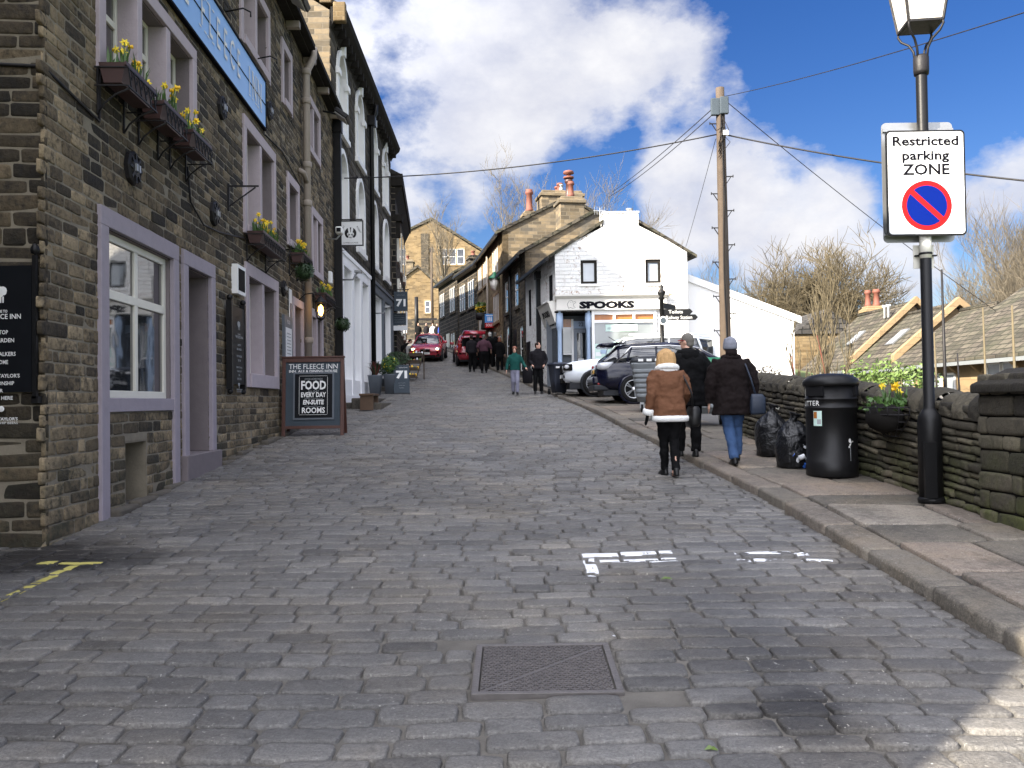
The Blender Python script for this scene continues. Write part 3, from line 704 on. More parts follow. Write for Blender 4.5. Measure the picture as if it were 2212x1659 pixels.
mb = MB(); mb.box(2.425, 2.44, -.0, .3, .42, 1.2); mb.box(1.8, 2.44, 0, .3, 1.19, 1.21); mb.build('cellar_reveal', 'mortar', inn)
for xa, xb in ((1.3, 3.6), (5.25, IL)):
    mb = MB()
    for x in np.arange(xa, xb - .3, .55): z = zg(7.7 + x); mb.box(x, x + .56, -random.uniform(.1, .16), .0, z - .3, z + random.uniform(.03, .1))
    mb.build('plinth', 'mortar_dark', inn, .03)
# downpipes
mb = MB(); gx_ = 12.3
mb.tube([(gx_ + .1, -.28, zr - .02), (gx_ + .1, -.28, zr - .25), (gx_ - .05, -.24, zr - .45), (gx_ - .1, -.14, zr - .7), (gx_ - .1, -.14, 1.45)], .085, 12)
for z in (zr - .75, 8.6, 7.1, 6.2, 4.6, 3.0): mb.lathe([(.1, z), (.112, z + .02), (.112, z + .12), (.1, z + .14)], 12, 0, Matrix.Translation((gx_ - .1, -.14, 0)))
mb.tube([(gx_ - .5, -.02, 6.95), (gx_ - .45, -.13, 6.9), (gx_ - .12, -.14, 6.75)], .06, 10)
mb.build('downpipe', 'beige_pipe', inn)
mb = MB(); mb.box(IL - .16, IL + .02, -.24, -.03, zg(24.6) - .1, EZ - .5); mb.box(IL - .2, IL + .06, -.28, -.02, EZ - .55, EZ - .2); mb.build('downpipe', 'black_paint', inn)
# cables
mb = MB(); mb.tube([(-.02, 2, 4.78), (-.02, .0, 4.68), (.4, -.02, 4.62), (1.1, -.025, 4.55), (1.12, -.025, 5.1)], .016, 6)
mb.tube([(3.9, -.03, 4.85), (4.02, -.03, 4.4), (4.6, -.03, 4.2), (5.4, -.03, 4.25), (6.2, -.03, 4.35), (7, -.03, 4.45)], .014, 6)
mb.tube([(8.5, -.03, 6.72), (10, -.03, 6.85), (12, -.03, 6.6)], .015, 6); mb.build('cable', 'black_iron', inn)
# ------------------------------------------------------------ things fixed to the inn: each stands in inn coordinates
def on_inn(name, label, cat, x, z, y=0.0, group=None):
    c, s_ = math.cos(IA), math.sin(IA)
    return T(name, label, cat, (IO[0] + c * x - s_ * y, IO[1] + s_ * x + c * y, z), IA, group)
t = on_inn('name_sign', 'long blue inn name board with white serif capitals high on the inn front', 'sign', 5.55, 7.25)
mb = MB(); hw = 2.85; mb.box(-hw, hw, -.06, -.02, -.44, .44); mb.box(-hw, hw, -.068, -.06, -.009, .009, 1)
for p in ((-hw - .03, hw + .03, .44, .475), (-hw - .03, hw + .03, -.475, -.44), (-hw - .03, -hw, -.44, .44), (hw, hw + .03, -.44, .44)): mb.box(p[0], p[1], -.075, -.015, p[2], p[3], 1)
x = -hw + .3
for ch in 'THE FLEECE INN':
    if ch != ' ':
        mb.text(ch, .68, x, 0, -.07, 2, sx=.62)
        wd = .3 if ch != 'I' else .1
        for dx in ((-.12, .12) if ch in 'HFLN' else (0,) if ch in 'TI' else ()): mb.box(x + dx - .05, x + dx + .05, -.0735, -.07, -.255, -.235, 2); mb.box(x + dx - .05, x + dx + .05, -.0735, -.07, .235, .255, 2)
    x += .39 if ch not in ' I' else .33
mb.build('board', ['blue_sign', 'letter_black', 'letter_white'], t)
mb = MB()
for x in (-1.6, .3, 2.2):
    mb.tube([(x, -.02, .62), (x, -.3, .68), (x, -.42, .62), (x, -.42, .54)], .013, 6)
mb.build('lamp_arm', 'black_iron', t)
for k, (x, z, big) in enumerate(((1.98, 4.3, .2), (5.6, 6.24, .19), (5.15, 4.48, .19), (8.85, 7.3, .19), (10.05, 4.0, .17))):
    lb = ['round iron tie plate above the big ground floor window', 'round iron tie plate under the blue name board', 'round iron tie plate up and right of the open doorway', 'round iron tie plate past the far end of the blue name board', 'small round iron tie plate beside the menu board'][k]
    mb = MB(); RX = Matrix.Translation((0, 0, 0)) @ Matrix.Rotation(R(90), 4, 'X')
    mb.lathe([(big, 0), (big, .05), (big * .85, .07), (big * .8, .055), (big * .55, .055), (big * .5, .075), (big * .3, .08)], 8, 0, RX, False)
    for j in range(8): a = j * math.pi / 4; mb.bar((0, -.06, 0), (big * .85 * math.cos(a), -.06, big * .85 * math.sin(a)), .03, .03)
    for j in (-1, 1): mb.box(j * .04 - .02, j * .04 + .02, -.1, -.07, -.04, .04, 1)
    o = mb.build('tie_plate', ['black_iron', 'grey_metal'], None); o.location = on_pos = Vector((IO[0] + math.cos(IA) * x, IO[1] + math.sin(IA) * x, z)); o.rotation_euler = (0, 0, IA)
    tag(o, lb, 'tie plate', 'iron tie plates on the inn wall')
# flower boxes
def daffs(w, n, h=.32, dp=.1, petal=0):
    mb = MB()
    for i in range(n * 6):
        x, y = random.uniform(-w / 2, w / 2), random.uniform(-dp, dp); l = random.uniform(.5, 1.05) * h; a = random.uniform(0, 6.28); b = random.uniform(.1, .5) * l
        ex, ey = x + math.cos(a) * b, y + math.sin(a) * b; mx, my = x + math.cos(a) * b * .35, y + math.sin(a) * b * .35; px, py = -math.sin(a) * .011, math.cos(a) * .011
        mb.add([(x - px, y - py, 0), (x + px, y + py, 0), (mx + px, my + py, l * .6), (mx - px, my - py, l * .6), (ex, ey, l * .92)], [(0, 1, 2, 3), (3, 2, 4)], 0, True)
    for i in range(n):
        x, y = random.uniform(-w / 2, w / 2), random.uniform(-dp, dp); z = random.uniform(.6, 1.1) * h; a = random.uniform(0, 6.28); x2, y2 = x + math.cos(a) * .05, y + math.sin(a) * .05
        mb.tube([(x, y, 0), (x2, y2, z)], .006, 4, 0); fwd = Vector((math.cos(a), math.sin(a), random.uniform(-.3, .3))).normalized(); M_ = Matrix.Translation((x2, y2, z)) @ fwd.to_track_quat('Z', 'Y').to_matrix().to_4x4()
        r = random.uniform(.035, .048)
        for k in range(6):
            t = k * math.pi / 3; u, v = math.cos(t), math.sin(t); mb.add([(0, 0, 0), (r * .6 * u - r * .35 * v, r * .6 * v + r * .35 * u, .008), (r * 1.2 * u, r * 1.2 * v, .0), (r * .6 * u + r * .35 * v, r * .6 * v - r * .35 * u, .008)], [(0, 3, 2, 1)], 1, False, M_)
        mb.lathe([(r * .3, 0), (r * .36, .02), (r * .5, .045)], 7, 2, M_)
    return mb
def flower_box(label, x, z, ln, y=-.2, n=14):
    t = on_inn('flower_box', label, 'flower box', x, z, y, 'daffodil boxes on the inn front')
    mb = MB(); mb.add([(-ln / 2 + .03, -.08, -.2), (ln / 2 - .03, -.08, -.2), (ln / 2 - .03, .1, -.2), (-ln / 2 + .03, .1, -.2), (-ln / 2, -.13, 0), (ln / 2, -.13, 0), (ln / 2, .14, 0), (-ln / 2, .14, 0)],
           [(3, 2, 1, 0), (0, 1, 5, 4), (1, 2, 6, 5), (2, 3, 7, 6), (3, 0, 4, 7)]); mb.box(-ln / 2 + .01, ln / 2 - .01, -.12, .13, -.03, -.02, 1)
    mb.box(-ln / 2 - .01, ln / 2 + .01, -.145, -.125, -.03, .01); mb.build('trough', ['dark_pot', 'soil'], t)
    mb = MB(); q = ln / 2
    for zz in (-.05, -.24): mb.bar((-q, -.155, zz), (q, -.155, zz), .014, .014); mb.bar((-q, -.155, zz), (-q, .18, zz), .014, .014); mb.bar((q, -.155, zz), (q, .18, zz), .014, .014)
    k = int(ln / .13)
    for i in range(k):
        xx = -q + (i + .5) * ln / k; mb.bar((xx - .05, -.155, -.05), (xx + .03, -.155, -.24), .012, .012); mb.tube([(xx + .03, -.157, -.07), (xx + .055, -.157, -.11), (xx + .03, -.157, -.15), (xx, -.157, -.12)], .007, 5)
    for xx in (-q * .8, q * .8):
        mb.bar((xx, .18, -.02), (xx, .18, -.5), .02, .02); mb.tube([(xx, -.14, -.24), (xx, .0, -.3), (xx, .12, -.4), (xx, .18, -.5)], .011, 6)
    mb.build('iron_bracket', 'black_iron', t)
    mb = daffs(ln * .85, n); o = mb.build('daffodils', ['leaf', 'petal', 'petal_deep'], t); o.location.z = -.03
flower_box('daffodil box under the first floor windows, nearest the street corner', 1.42, 5.13, .84, n=8)
flower_box('daffodil box under the first floor windows, middle one of the three', 2.5, 5.13, .78, n=8)
flower_box('daffodil box under the first floor windows, farthest from the corner of the three', 3.55, 5.13, .78, n=8)
flower_box('long daffodil box under the tall blank first floor window', 7.8, 4.58, 1.75, -.2, 22)
flower_box('short daffodil box above the dark green ball, left of the beige downpipe', 11.1, 4.85, 1.0)
flower_box('daffodil box just past the beige downpipe', 14.2, 4.35, 1.5)
# hanging ball plants
for x, z, lb in ((10.1, 4.35, 'dark green clipped ball hanging near the lit lantern'), (15.6, 3.75, 'dark green clipped ball hanging before the black downpipe')):
    t = on_inn('hanging_ball', lb, 'hanging plant', x, z, -.45, 'green balls hanging on the inn')
    mb = MB(); mb.ball((0, 0, 0), .17, 12, 8)
    for i in range(420):
        d = Vector(rng.normal(size=3)).normalized(); c = d * random.uniform(.15, .21); u = d.orthogonal().normalized() * .02; v = d.cross(u).normalized() * .012 + d * .02; mb.add([c - u, c + v, c + u, c - v], [(0, 1, 2, 3)])
    mb.build('foliage', 'leaf_dark', t)
    mb = MB(); mb.tube([(0, 0, .15), (0, 0, .42)], .006, 5); mb.tube([(0, 0, .42), (0, .2, .5), (0, .45, .45)], .012, 6); mb.tube([(0, .45, .45), (0, .45, .15), (0, .3, .44)], .01, 6); mb.build('iron_bracket', 'black_iron', t)
# sheep silhouette used on the welcome boards
def sheep(mb, x, z, s, mat, y, M=None):
    for dx, dz, r in ((-.3, .1, .25), (0, .14, .28), (.3, .1, .26), (-.15, -.05, .24), (.15, -.05, .24), (-.38, -.02, .16), (.38, 0, .17)):
        mb.add([(x + s * (dx + r * math.cos(t * math.pi / 7)), y, z + s * (dz + r * math.sin(t * math.pi / 7))) for t in range(14)], [tuple(range(14))], mat, False, M); y -= .0006
    mb.add([(x + s * (-.5 + .17 * math.cos(t * math.pi / 6)), y - .002, z + s * (.14 + .12 * math.sin(t * math.pi / 6))) for t in range(12)], [tuple(range(12))], mat, False, M)
    for dx in (-.3, -.15, .2, .34):
        mb.add([(x + s * (dx - .05), y, z - s * .25), (x + s * (dx + .05), y, z - s * .25), (x + s * (dx + .035), y, z - s * .62), (x + s * (dx - .035), y, z - s * .62)], [(0, 3, 2, 1)][::1], mat, False, M)
LINES = [('WELCOME TO', .045), ('THE FLEECE INN', .085), ('', 0), ('ROOFTOP', .068), ('BEER GARDEN', .068), ('', 0), ('DOGS WALKERS', .068), ('WELCOME', .068), ('', 0), ("TIMOTHY TAYLOR'S", .062), ('CHAMPIONSHIP', .062), ('BEER', .062), ('SERVED HERE', .062)]
def welcome(mb, ztop, sc, y, mat, w):
    sheep(mb, 0, ztop - .17 * sc, .15 * sc, mat, y)
    z = ztop - .34 * sc
    for s_, h in LINES:
        if s_: mb.text(s_, h * .74 * sc, 0, z, y - .002, mat, fit=min(w, len(s_) * h * .4 * sc), off=.0008)
        z -= (h * 1.06 if s_ else .05) * sc
    for dx in (-.03, 0, .03): mb.ball((dx * sc, y, z - .03 * sc), (.028 * sc, .002, .028 * sc), 8, 5, mat)
    mb.box(-.008 * sc, .008 * sc, y - .003, y, z - .09 * sc, z - .04 * sc, mat)
    mb.text("TIMOTHY TAYLOR'S", .036 * sc, 0, z - .12 * sc, y - .002, mat, off=.001, fit=.36 * sc); mb.text('CHAMPIONSHIP BEERS', .03 * sc, 0, z - .155 * sc, y - .002, mat, fit=.36 * sc)
t = T('welcome_board', 'large black welcome board with white sheep on the inn end wall, at the picture edge', 'sign', (-4.575, 7.66, 2.3))
mb = MB(); mb.box(-.3, .3, -.04, 0, -.56, .57); welcome(mb, .5, 1.0, -.043, 1, .42); mb.build('board', ['board_black', 'letter_white'], t)
mb = MB(); mb.box(.31, .345, -.05, -.01, -.62, .66); mb.lathe([(.0, .66), (.035, .68), (.04, .72), (.02, .76), (0, .77)], 10, 0, Matrix.Translation((.328, -.03, 0))); mb.box(.3, .36, -.05, .02, -.66, -.6); mb.build('post', 'black_paint', t)
t = on_inn('welcome_board', 'narrow black welcome board with two posts between the doorway and the double window', 'sign', 6.12, 2.55, -.1)
mb = MB(); mb.box(-.36, .36, -.02, .02, -.62, .62); welcome(mb, .5, .93, -.023, 1, .6); mb.build('board', ['board_black', 'letter_dim'], t)
for sx_ in (-1, 1):
    mb = MB(); mb.box(sx_ * .4 - .035, sx_ * .4 + .035, -.03, .06, -.7, .7); mb.ball((sx_ * .4, .01, .74), .05, 8, 6); mb.ball((sx_ * .4, .01, -.74), .045, 8, 6); mb.build('post', 'black_paint', t)
o = on_inn('vent_box', 'small white framed vent box on the inn wall above the narrow welcome board', 'vent', 6.42, 3.65)
mb = MB(); mb.box(-.26, .26, -.1, 0, -.24, .24); mb.box(-.2, .2, -.104, -.1, -.18, .18, 1); mb.build('case', ['white_paint', 'sooty_trim'], o)
t = on_inn('menu_board', 'framed menu board on the inn wall beside the far doorway', 'sign', 10.35, 2.95)
mb = MB(); mb.box(-.4, .4, -.06, 0, -.5, .5); mb.box(-.3, .3, -.065, -.06, -.42, .25, 1); mb.text('FOOD', .11, 0, .37, -.06, 1)
for k in range(7): mb.box(-.2, .2, -.068, -.065, .12 - k * .07, .14 - k * .07, 2)
mb.build('board', ['slate_blue', 'sign_white', 'letter_dim'], t)
t = on_inn('wall_lantern', 'lit black lantern glowing amber beside the beige downpipe', 'lantern', 11.75, 3.75, -.5)
mb = MB(); mb.lathe([(.02, .3), (.1, .2), (.15, .16), (.15, .14)], 6); mb.lathe([(.1, -.2), (.06, -.24), (.02, -.27)], 6)
for j in range(6): a = j * math.pi / 3; mb.bar((.135 * math.cos(a), .135 * math.sin(a), .15), (.095 * math.cos(a), .095 * math.sin(a), -.2), .014, .014)
mb.tube([(0, 0, .3), (0, .1, .38), (0, .35, .34), (0, .5, .2)], .014, 6); mb.build('frame', 'black_iron', t)
mb = MB(); mb.lathe([(.01, .1), (.05, .05), (.06, -.05), (.03, -.15)], 10); mb.build('bulb', 'lit_bulb', t)
t = on_inn('corner_lamp', 'black lamp on a bracket high by the inn corner, cut by the top edge', 'lamp', .42, 5.75, -.22)
mb = MB(); mb.box(-.12, .12, -.12, .12, -.02, .14); mb.ball((0, 0, -.1), .085, 10, 8); mb.bar((0, 0, .1), (0, .22, .25), .03, .03); mb.build('lamp', 'black_paint', t)
for x, z, lb in ((9.2, 9.62, 'black floodlight with clear glass under the inn gutter, nearer one'), (15.3, 9.3, 'black floodlight under the inn gutter, at its far end')):
    t = on_inn('floodlight', lb, 'floodlight', x, z, -.5); MR = Matrix.Rotation(R(35), 4, 'X')
    mb = MB(); mb.box(-.3, .3, -.2, .2, .02, .14, 0, MR); mb.bar((0, .05, .1), (0, .5, .2), .05, .05); mb.build('housing', 'black_paint', t, .02)
    mb = MB(); mb.box(-.26, .26, -.16, .16, -.005, .02, 0, MR); mb.build('lens', 'lens', t)
t = on_inn('security_camera', 'white security camera on an arm at the far end of the inn', 'camera', 15.9, 6.35, -.35)
mb = MB(); mb.box(-.22, .12, -.09, .09, -.08, .1); mb.build('housing', 'white_paint', t, .03); mb = MB(); mb.box(-.235, -.22, -.06, .06, -.05, .06); mb.build('lens', 'board_black', t)
mb = MB(); mb.tube([(.05, 0, -.08), (.05, .1, -.2), (.05, .35, -.2)], .025, 6); mb.build('arm', 'grey_metal', t)
t = on_inn('alarm_box', 'white alarm box on the inn wall by the black downpipe', 'alarm', 16.1, 5.1, 0); mb = MB(); mb.box(-.13, .13, -.1, 0, -.17, .17); mb.build('case', 'white_paint', t, .03)
t = on_inn('notice', 'small purple and white poster by the far doorway of the inn', 'poster', 10.72, 3.72, -.02); mb = MB(); mb.box(-.13, .13, -.015, 0, -.35, .35); mb.box(-.1, .1, -.018, -.015, -.3, .05, 1); mb.build('sheet', ['sign_white', 'lilac_dark'], t)
t = on_inn('bracket', 'empty black iron sign bracket above the narrow welcome board', 'bracket', 5.95, 5.0, 0)
mb = MB(); mb.bar((0, 0, .1), (0, -.5, .1), .025, .025); mb.bar((0, 0, -.25), (0, -.45, .08), .02, .02); mb.bar((0, -.02, .14), (0, -.02, -.3), .04, .03); mb.build('arm', 'black_iron', t)
# ------------------------------------------------------------ unseen house left of the camera, outline shaped to cast the street's shade
t = T('unseen_house', 'unseen stone house beside the inn, out of frame, gable shaped to shade the street', 'house', (-4.62, 0, 0))
mb = MB(); mb.prism([(-1.1, -1), (-1.1, 4.9), (1.3, 10.1), (2.4, 10.4), (6.75, 10.3), (6.75, -1)], -8, 0, axis='x'); mb.build('wall', 'sooty_stone', t)
# ============================================================ buildings up the street
# ---- tall arched house beyond the inn (local x along its front)
TA = math.atan2(1, -.0168); TO = (-5.17, 24.86, 0)
tall = T('tall_house', 'tall dark stone house with white arched windows and white ground floor beyond the inn', 'house', TO, TA)
TL_, TZ = 14.0, 13.1
def arch_pts(a, b, zs, n=10):
    r = (b - a) / 2; return [(a + r - r * math.cos(math.pi * i / n), zs + r * 1.0 * math.sin(math.pi * i / n)) for i in range(n + 1)]
tw = [(.75 + 3.42 * i, 2.55 + 3.42 * i) for i in range(4)]
holes = []
for a, b in tw: holes += [(a + .25, b - .25, 10.0, 12.5), (a + .25, b - .25, 6.9, 9.45)]
shopA, shopB = (.9, 6.85, 1.6, 6.3), (7.5, 13.85, 2.3, 6.3)
openA = [(1.35, 2.75), (3.2, 4.5), (4.95, 6.3)]; openB = [(7.9, 10.4), (10.9, 13.4)]
holes += [shopA, shopB]
F = Field(); sheet_with_holes(F, 0, TL_, 0, TZ, holes, lambda a, b, h: (a, -h, b), 1)
F.put(*stone_arrays(courses(0, TL_, 1, TZ, holes, (.24, .32), (.4, .8), lambda x, z: min(max(random.gauss(.4, .18), 0), 1), .012), 8, [(-.003, -.02), (0, 0), (.006, .008)], 9, .006, (.005, .01, 0, .002), fm), 0)
F.build('wall', ['tall_stone', 'mortar_dark'], tall)
mb = MB(); D = 9.5
mb.prism([(.0, 0), (.0, TZ), (D / 2, TZ + 3.0), (D, TZ), (D, 0)], -.02, .0, axis='x'); mb.build('gable', 'grey_warm_stone', tall)
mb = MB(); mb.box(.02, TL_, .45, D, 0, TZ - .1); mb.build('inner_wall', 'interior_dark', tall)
mb = MB(); mb.prism([(.0, 0), (.0, TZ), (D / 2, TZ + 3.0), (D, TZ), (D, 0)], TL_, TL_ + .02, axis='x'); mb.build('gable', 'sooty_stone', tall)
mb = MB(); mb.prism([(-.3, TZ + .1), (-.3, TZ + .22), (D / 2, TZ + 3.3), (D + .2, TZ + .1), (D / 2, TZ + 3.1)], .05, TL_ - .05, axis='x'); mb.build('roof', 'stone_slates', tall)
mb = MB(); mb.prism([(-.02, TZ - .5), (-.12, TZ - .3), (-.4, TZ - .05), (-.45, TZ + .1), (-.02, TZ + .1)], -.05, TL_ + .1, axis='x')
for i in range(24): mb.box(.2 + i * .58, .34 + i * .58, -.3, -.02, TZ - .45, TZ - .2)
mb.build('cornice', 'sooty_trim', tall)
mb = MB(); mb.box(-.12, .12, -.46, -.1, TZ - .35, TZ + .22); mb.box(-.06, .4, -.05, .3, TZ + .22, TZ + .5); mb.build('kneeler', 'warm_stone', tall, .03)
for lev, (z0, z1) in enumerate(((10.0, 12.5), (6.9, 9.45))):
    for a, b in tw:
        zs = z1 - (b - a) / 2 + .05; zi = z1 - (b - a - .5) / 2 - .1
        out = [(a, z0)] + arch_pts(a, b, zs) + [(b, z0)]; inn_ = [(a + .25, z0 + .14)] + arch_pts(a + .25, b - .25, zi) + [(b - .25, z0 + .14)]
        mb = MB(); k = len(out); y0, y1 = -.07, .28
        vs = [(x, y0, z) for x, z in out] + [(x, y0, z) for x, z in inn_] + [(x, y1, z) for x, z in inn_] + [(x, .0, z) for x, z in out]
        fs = [(i, i + 1, k + i + 1, k + i) for i in range(k - 1)] + [(k + i, k + i + 1, 2 * k + i + 1, 2 * k + i) for i in range(k - 1)] + [(i + 1, i, 3 * k + i, 3 * k + i + 1) for i in range(k - 1)] + [(0, k, 2 * k - 1, k - 1), (k, 2 * k, 3 * k - 1, 2 * k - 1)]
        mb.add(vs, [tuple(reversed(f)) for f in fs])
        mb.box(a - .06, b + .06, -.12, .02, z0 - .16, z0)
        if lev == 0:
            m = (a + b) / 2; mb.prism([(m - .12, zs + .75), (m + .12, zs + .75), (m + .17, zs + 1.12), (m - .17, zs + 1.12)], -.15, 0)
            for q in (a - .05, b - .3): mb.box(q, q + .35, -.13, .0, zs - .1, zs + .08)
        wo = mb.build('window', 'white_paint', tall)
        mb = MB(); vs = [(x, .2, z) for x, z in inn_]; mb.add(vs, [tuple(range(len(vs)))]); mb.build('pane', 'window_glass', wo)
        mb = MB(); m = (a + b) / 2
        mb.box(m - .03, m + .03, .15, .198, z0 + .14, z1 - .36); mb.box(a + .25, b - .25, .15, .196, zi - .6, zi - .53); mb.box(a + .26, a + .33, .14, .198, z0 + .14, zi); mb.box(b - .33, b - .26, .14, .198, z0 + .14, zi); mb.build('frame', 'white_paint', wo)
for (a, b, c, d), ops, mats, lb in ((shopA, openA, ('white_front', 'shop_glass'), 0), (shopB, openB, ('slate_blue', 'shop_glass'), 1)):
    mb = MB(); xs = [a] + [v for o in ops for v in o] + [b]
    for i in range(0, len(xs), 2): mb.box(xs[i], xs[i + 1], -.09, .0, c, d)
    for p, q in ops:
        mb.box(p, q, -.09, .0, d - .45, d); mb.box(p, q, -.06, .3, c, c + (.75 if not lb else .5), 1)
        for x in (p, q - .012): mb.box(x, x + .012, .0, .4, c, d - .45, 1)
        mb.box(p, q, .0, .4, d - .462, d - .45, 1)
    mb.box(a, b, -.13, -.09, d - .14, d); mb.box(a, b, -.12, -.09, c, c + .25)
    so_ = mb.build('shopfront', [mats[0], 'white_front'], tall, .01, 1)
    for p, q in ops:
        mb = MB(); mb.box(p + .02, q - .02, .36, .38, c, d - .47); mb.build('pane', mats[1], so_)
        mb = MB()
        for x in (p + .02, (p + q) / 2 - .04, q - .1): mb.box(x, x + .08, .3, .36, c, d - .47)
        mb.box(p + .1, q - .1, .305, .36, d - 1.3, d - 1.2); mb.build('frame', 'white_front', so_)
mb = MB(); mb.tube([(7.15, -.32, TZ - .3), (7.15, -.3, TZ - .6), (7.15, -.14, TZ - 1), (7.15, -.14, 1.7)], .085, 10); mb.box(6.95, 7.35, -.3, 0, TZ - 1.1, TZ - .75); mb.build('downpipe', 'black_paint', tall)
for x, z in ((.75, 5.3), (7.6, 5.0)):
    mb = MB(); mb.tube([(x, -.1, z), (x, -.45, z), (x, -.62, z + .25)], .025, 6); mb.box(x - .12, x + .12, -.72, -.52, z + .2, z + .27); mb.build('swan_lamp', 'grey_metal', tall)
# steps and terrace in front of the white shopfront
t = T('stone_steps', 'worn stone steps and low terrace in front of the white shopfront', 'steps', TO, TA)
mb = MB(); zb = zg(25.5)
mb.box(-.1, 6.9, -.55, -.14, zb - .4, 1.62); mb.box(-.3, 5.4, -1.0, -.55, zb - .4, zb + .26); mb.box(-.6, 3.0, -1.45, -1.0, zb - .4, zb + .12); mb.box(6.9, 13, -.6, -.14, zb, zg(32.5) + .12); mb.build('steps', 'flag_stone', t, .03)
t = T('bench', 'low wooden bench half hidden behind the big inn board', 'bench', (-4.05, 24.3, zg(24.3)), TA)
mb = MB(); mb.box(-.6, .6, -.2, .2, .4, .46); mb.build('seat', 'bench_wood', t, .01)
for sx_ in (-.5, .5):
    mb = MB(); mb.box(sx_ - .04, sx_ + .04, -.18, .18, 0, .4); mb.build('leg', 'bench_wood', t)
# ---- dark shop further up on the left, then the curve of the street
t = T('dark_shop', 'soot black stone shop with bracketed cornice beyond the tall house', 'shop', (-5.12, 39.0, 0), math.atan2(1, -.085))
mb = MB(); mb.box(0, 11, .1, 8, 2, 11.5); mb.build('wall', 'black_stone', t)
mb = MB(); mb.box(-.1, 11.1, -.25, 8, 11.5, 12.05); mb.prism([(.1, 10.9), (-.2, 11.5), (.1, 11.5)], 0, 11, axis='x'); mb.box(0, .6, -.2, .3, 9.9, 10.2); mb.box(.1, .5, -.1, .3, 9.2, 9.9); mb.build('cornice', 'sooty_trim', t)
mb = MB(); mb.prism([(-.2, 12.05), (4, 14.2), (8, 12.05)], 0, 11, axis='x'); mb.build('roof', 'dark_slates', t)
for k in range(3):
    mb = MB(); mb.box(1 + 3.4 * k, 2.6 + 3.4 * k, .0, .1, 5, 7.4); mb.box(1 + 3.4 * k, 2.6 + 3.4 * k, .0, .1, 8.2, 10.2); wo = mb.build('window', 'cream_frame', t)
    mb = MB(); mb.box(1.15 + 3.4 * k, 2.45 + 3.4 * k, -.02, .0, 5.1, 7.3); mb.box(1.15 + 3.4 * k, 2.45 + 3.4 * k, -.02, 0, 8.3, 10.1); mb.build('pane', 'window_glass', wo)
t = T('unseen_terrace', 'unseen sooty terrace house added behind the dark shop to shade the black cottages', 'house', (-7.3, 50.3, 0), math.atan2(1, -.24))  # hidden house added to throw shade on the cottages opposite
mb = MB(); mb.box(0, 14, 0, 8, 3, 12.6); mb.build('wall', 'black_stone', t)
mb = MB(); mb.prism([(-.2, 12.6), (4, 15), (8.2, 12.6)], -.1, 14.1, axis='x'); mb.build('roof', 'dark_slates', t)
def quick_window(par, x0, x1, z0, z1, n, fr='cream_frame', sur=None, glass='window_glass', y=0.0, bar=True):
    mb = MB(); s = .14
    mb.box(x0 - s, x1 + s, y - .05, y + .03, z1, z1 + .17); mb.box(x0 - s, x1 + s, y - .09, y + .03, z0 - .15, z0)
    mb.box(x0 - s, x0, y - .05, y + .03, z0, z1); mb.box(x1, x1 + s, y - .05, y + .03, z0, z1)
    w = (x1 - x0) / n
    for i in range(1, n): mb.box(x0 + i * w - .07, x0 + i * w + .07, y - .045, y + .03, z0, z1)
    wo = mb.build('window', sur or 'ashlar', par)
    mb = MB(); g = MB()
    for i in range(n):
        a, b = x0 + i * w + (.07 if i else 0), x0 + (i + 1) * w - (.07 if i < n - 1 else 0)
        g.box(a, b, y - .012, y - .008, z0, z1)
        for p in ((a, a + .06, z0, z1), (b - .06, b, z0, z1), (a, b, z0, z0 + .06), (a, b, z1 - .06, z1)) + (((a, b, (z0 + z1) / 2 - .03, (z0 + z1) / 2 + .03),) if bar else ()): mb.box(p[0], p[1], y - .03, y - .013, p[2], p[3])
    mb.build('frame', fr, wo); g.build('pane', glass, wo)
    return wo
def chimney(par, x, y, z0, z1, w, d, mat, pots, name='chimney'):
    mb = MB(); mb.box(x - w / 2, x + w / 2, y - d / 2, y + d / 2, z0, z1); mb.box(x - w / 2 - .08, x + w / 2 + .08, y - d / 2 - .08, y + d / 2 + .08, z1 - .22, z1 - .06); mb.box(x - w / 2 + .05, x + w / 2 - .05, y - d / 2 + .05, y + d / 2 - .05, z1, z1 + .1)
    c = mb.build(name, mat, par, .02, 1)
    for px, h, r, m in pots:
        mb = MB(); mb.lathe([(r, 0), (r * 1.25, .03), (r * 1.2, .12), (r, .16), (r * .85, h * .75), (r * 1.2, h * .8), (r * 1.25, h * .9), (r, h * .93), (r * 1.05, h)], 12, 0, Matrix.Translation((x + px, y, z1 + .08))); mb.build('chimney_pot', m, c)
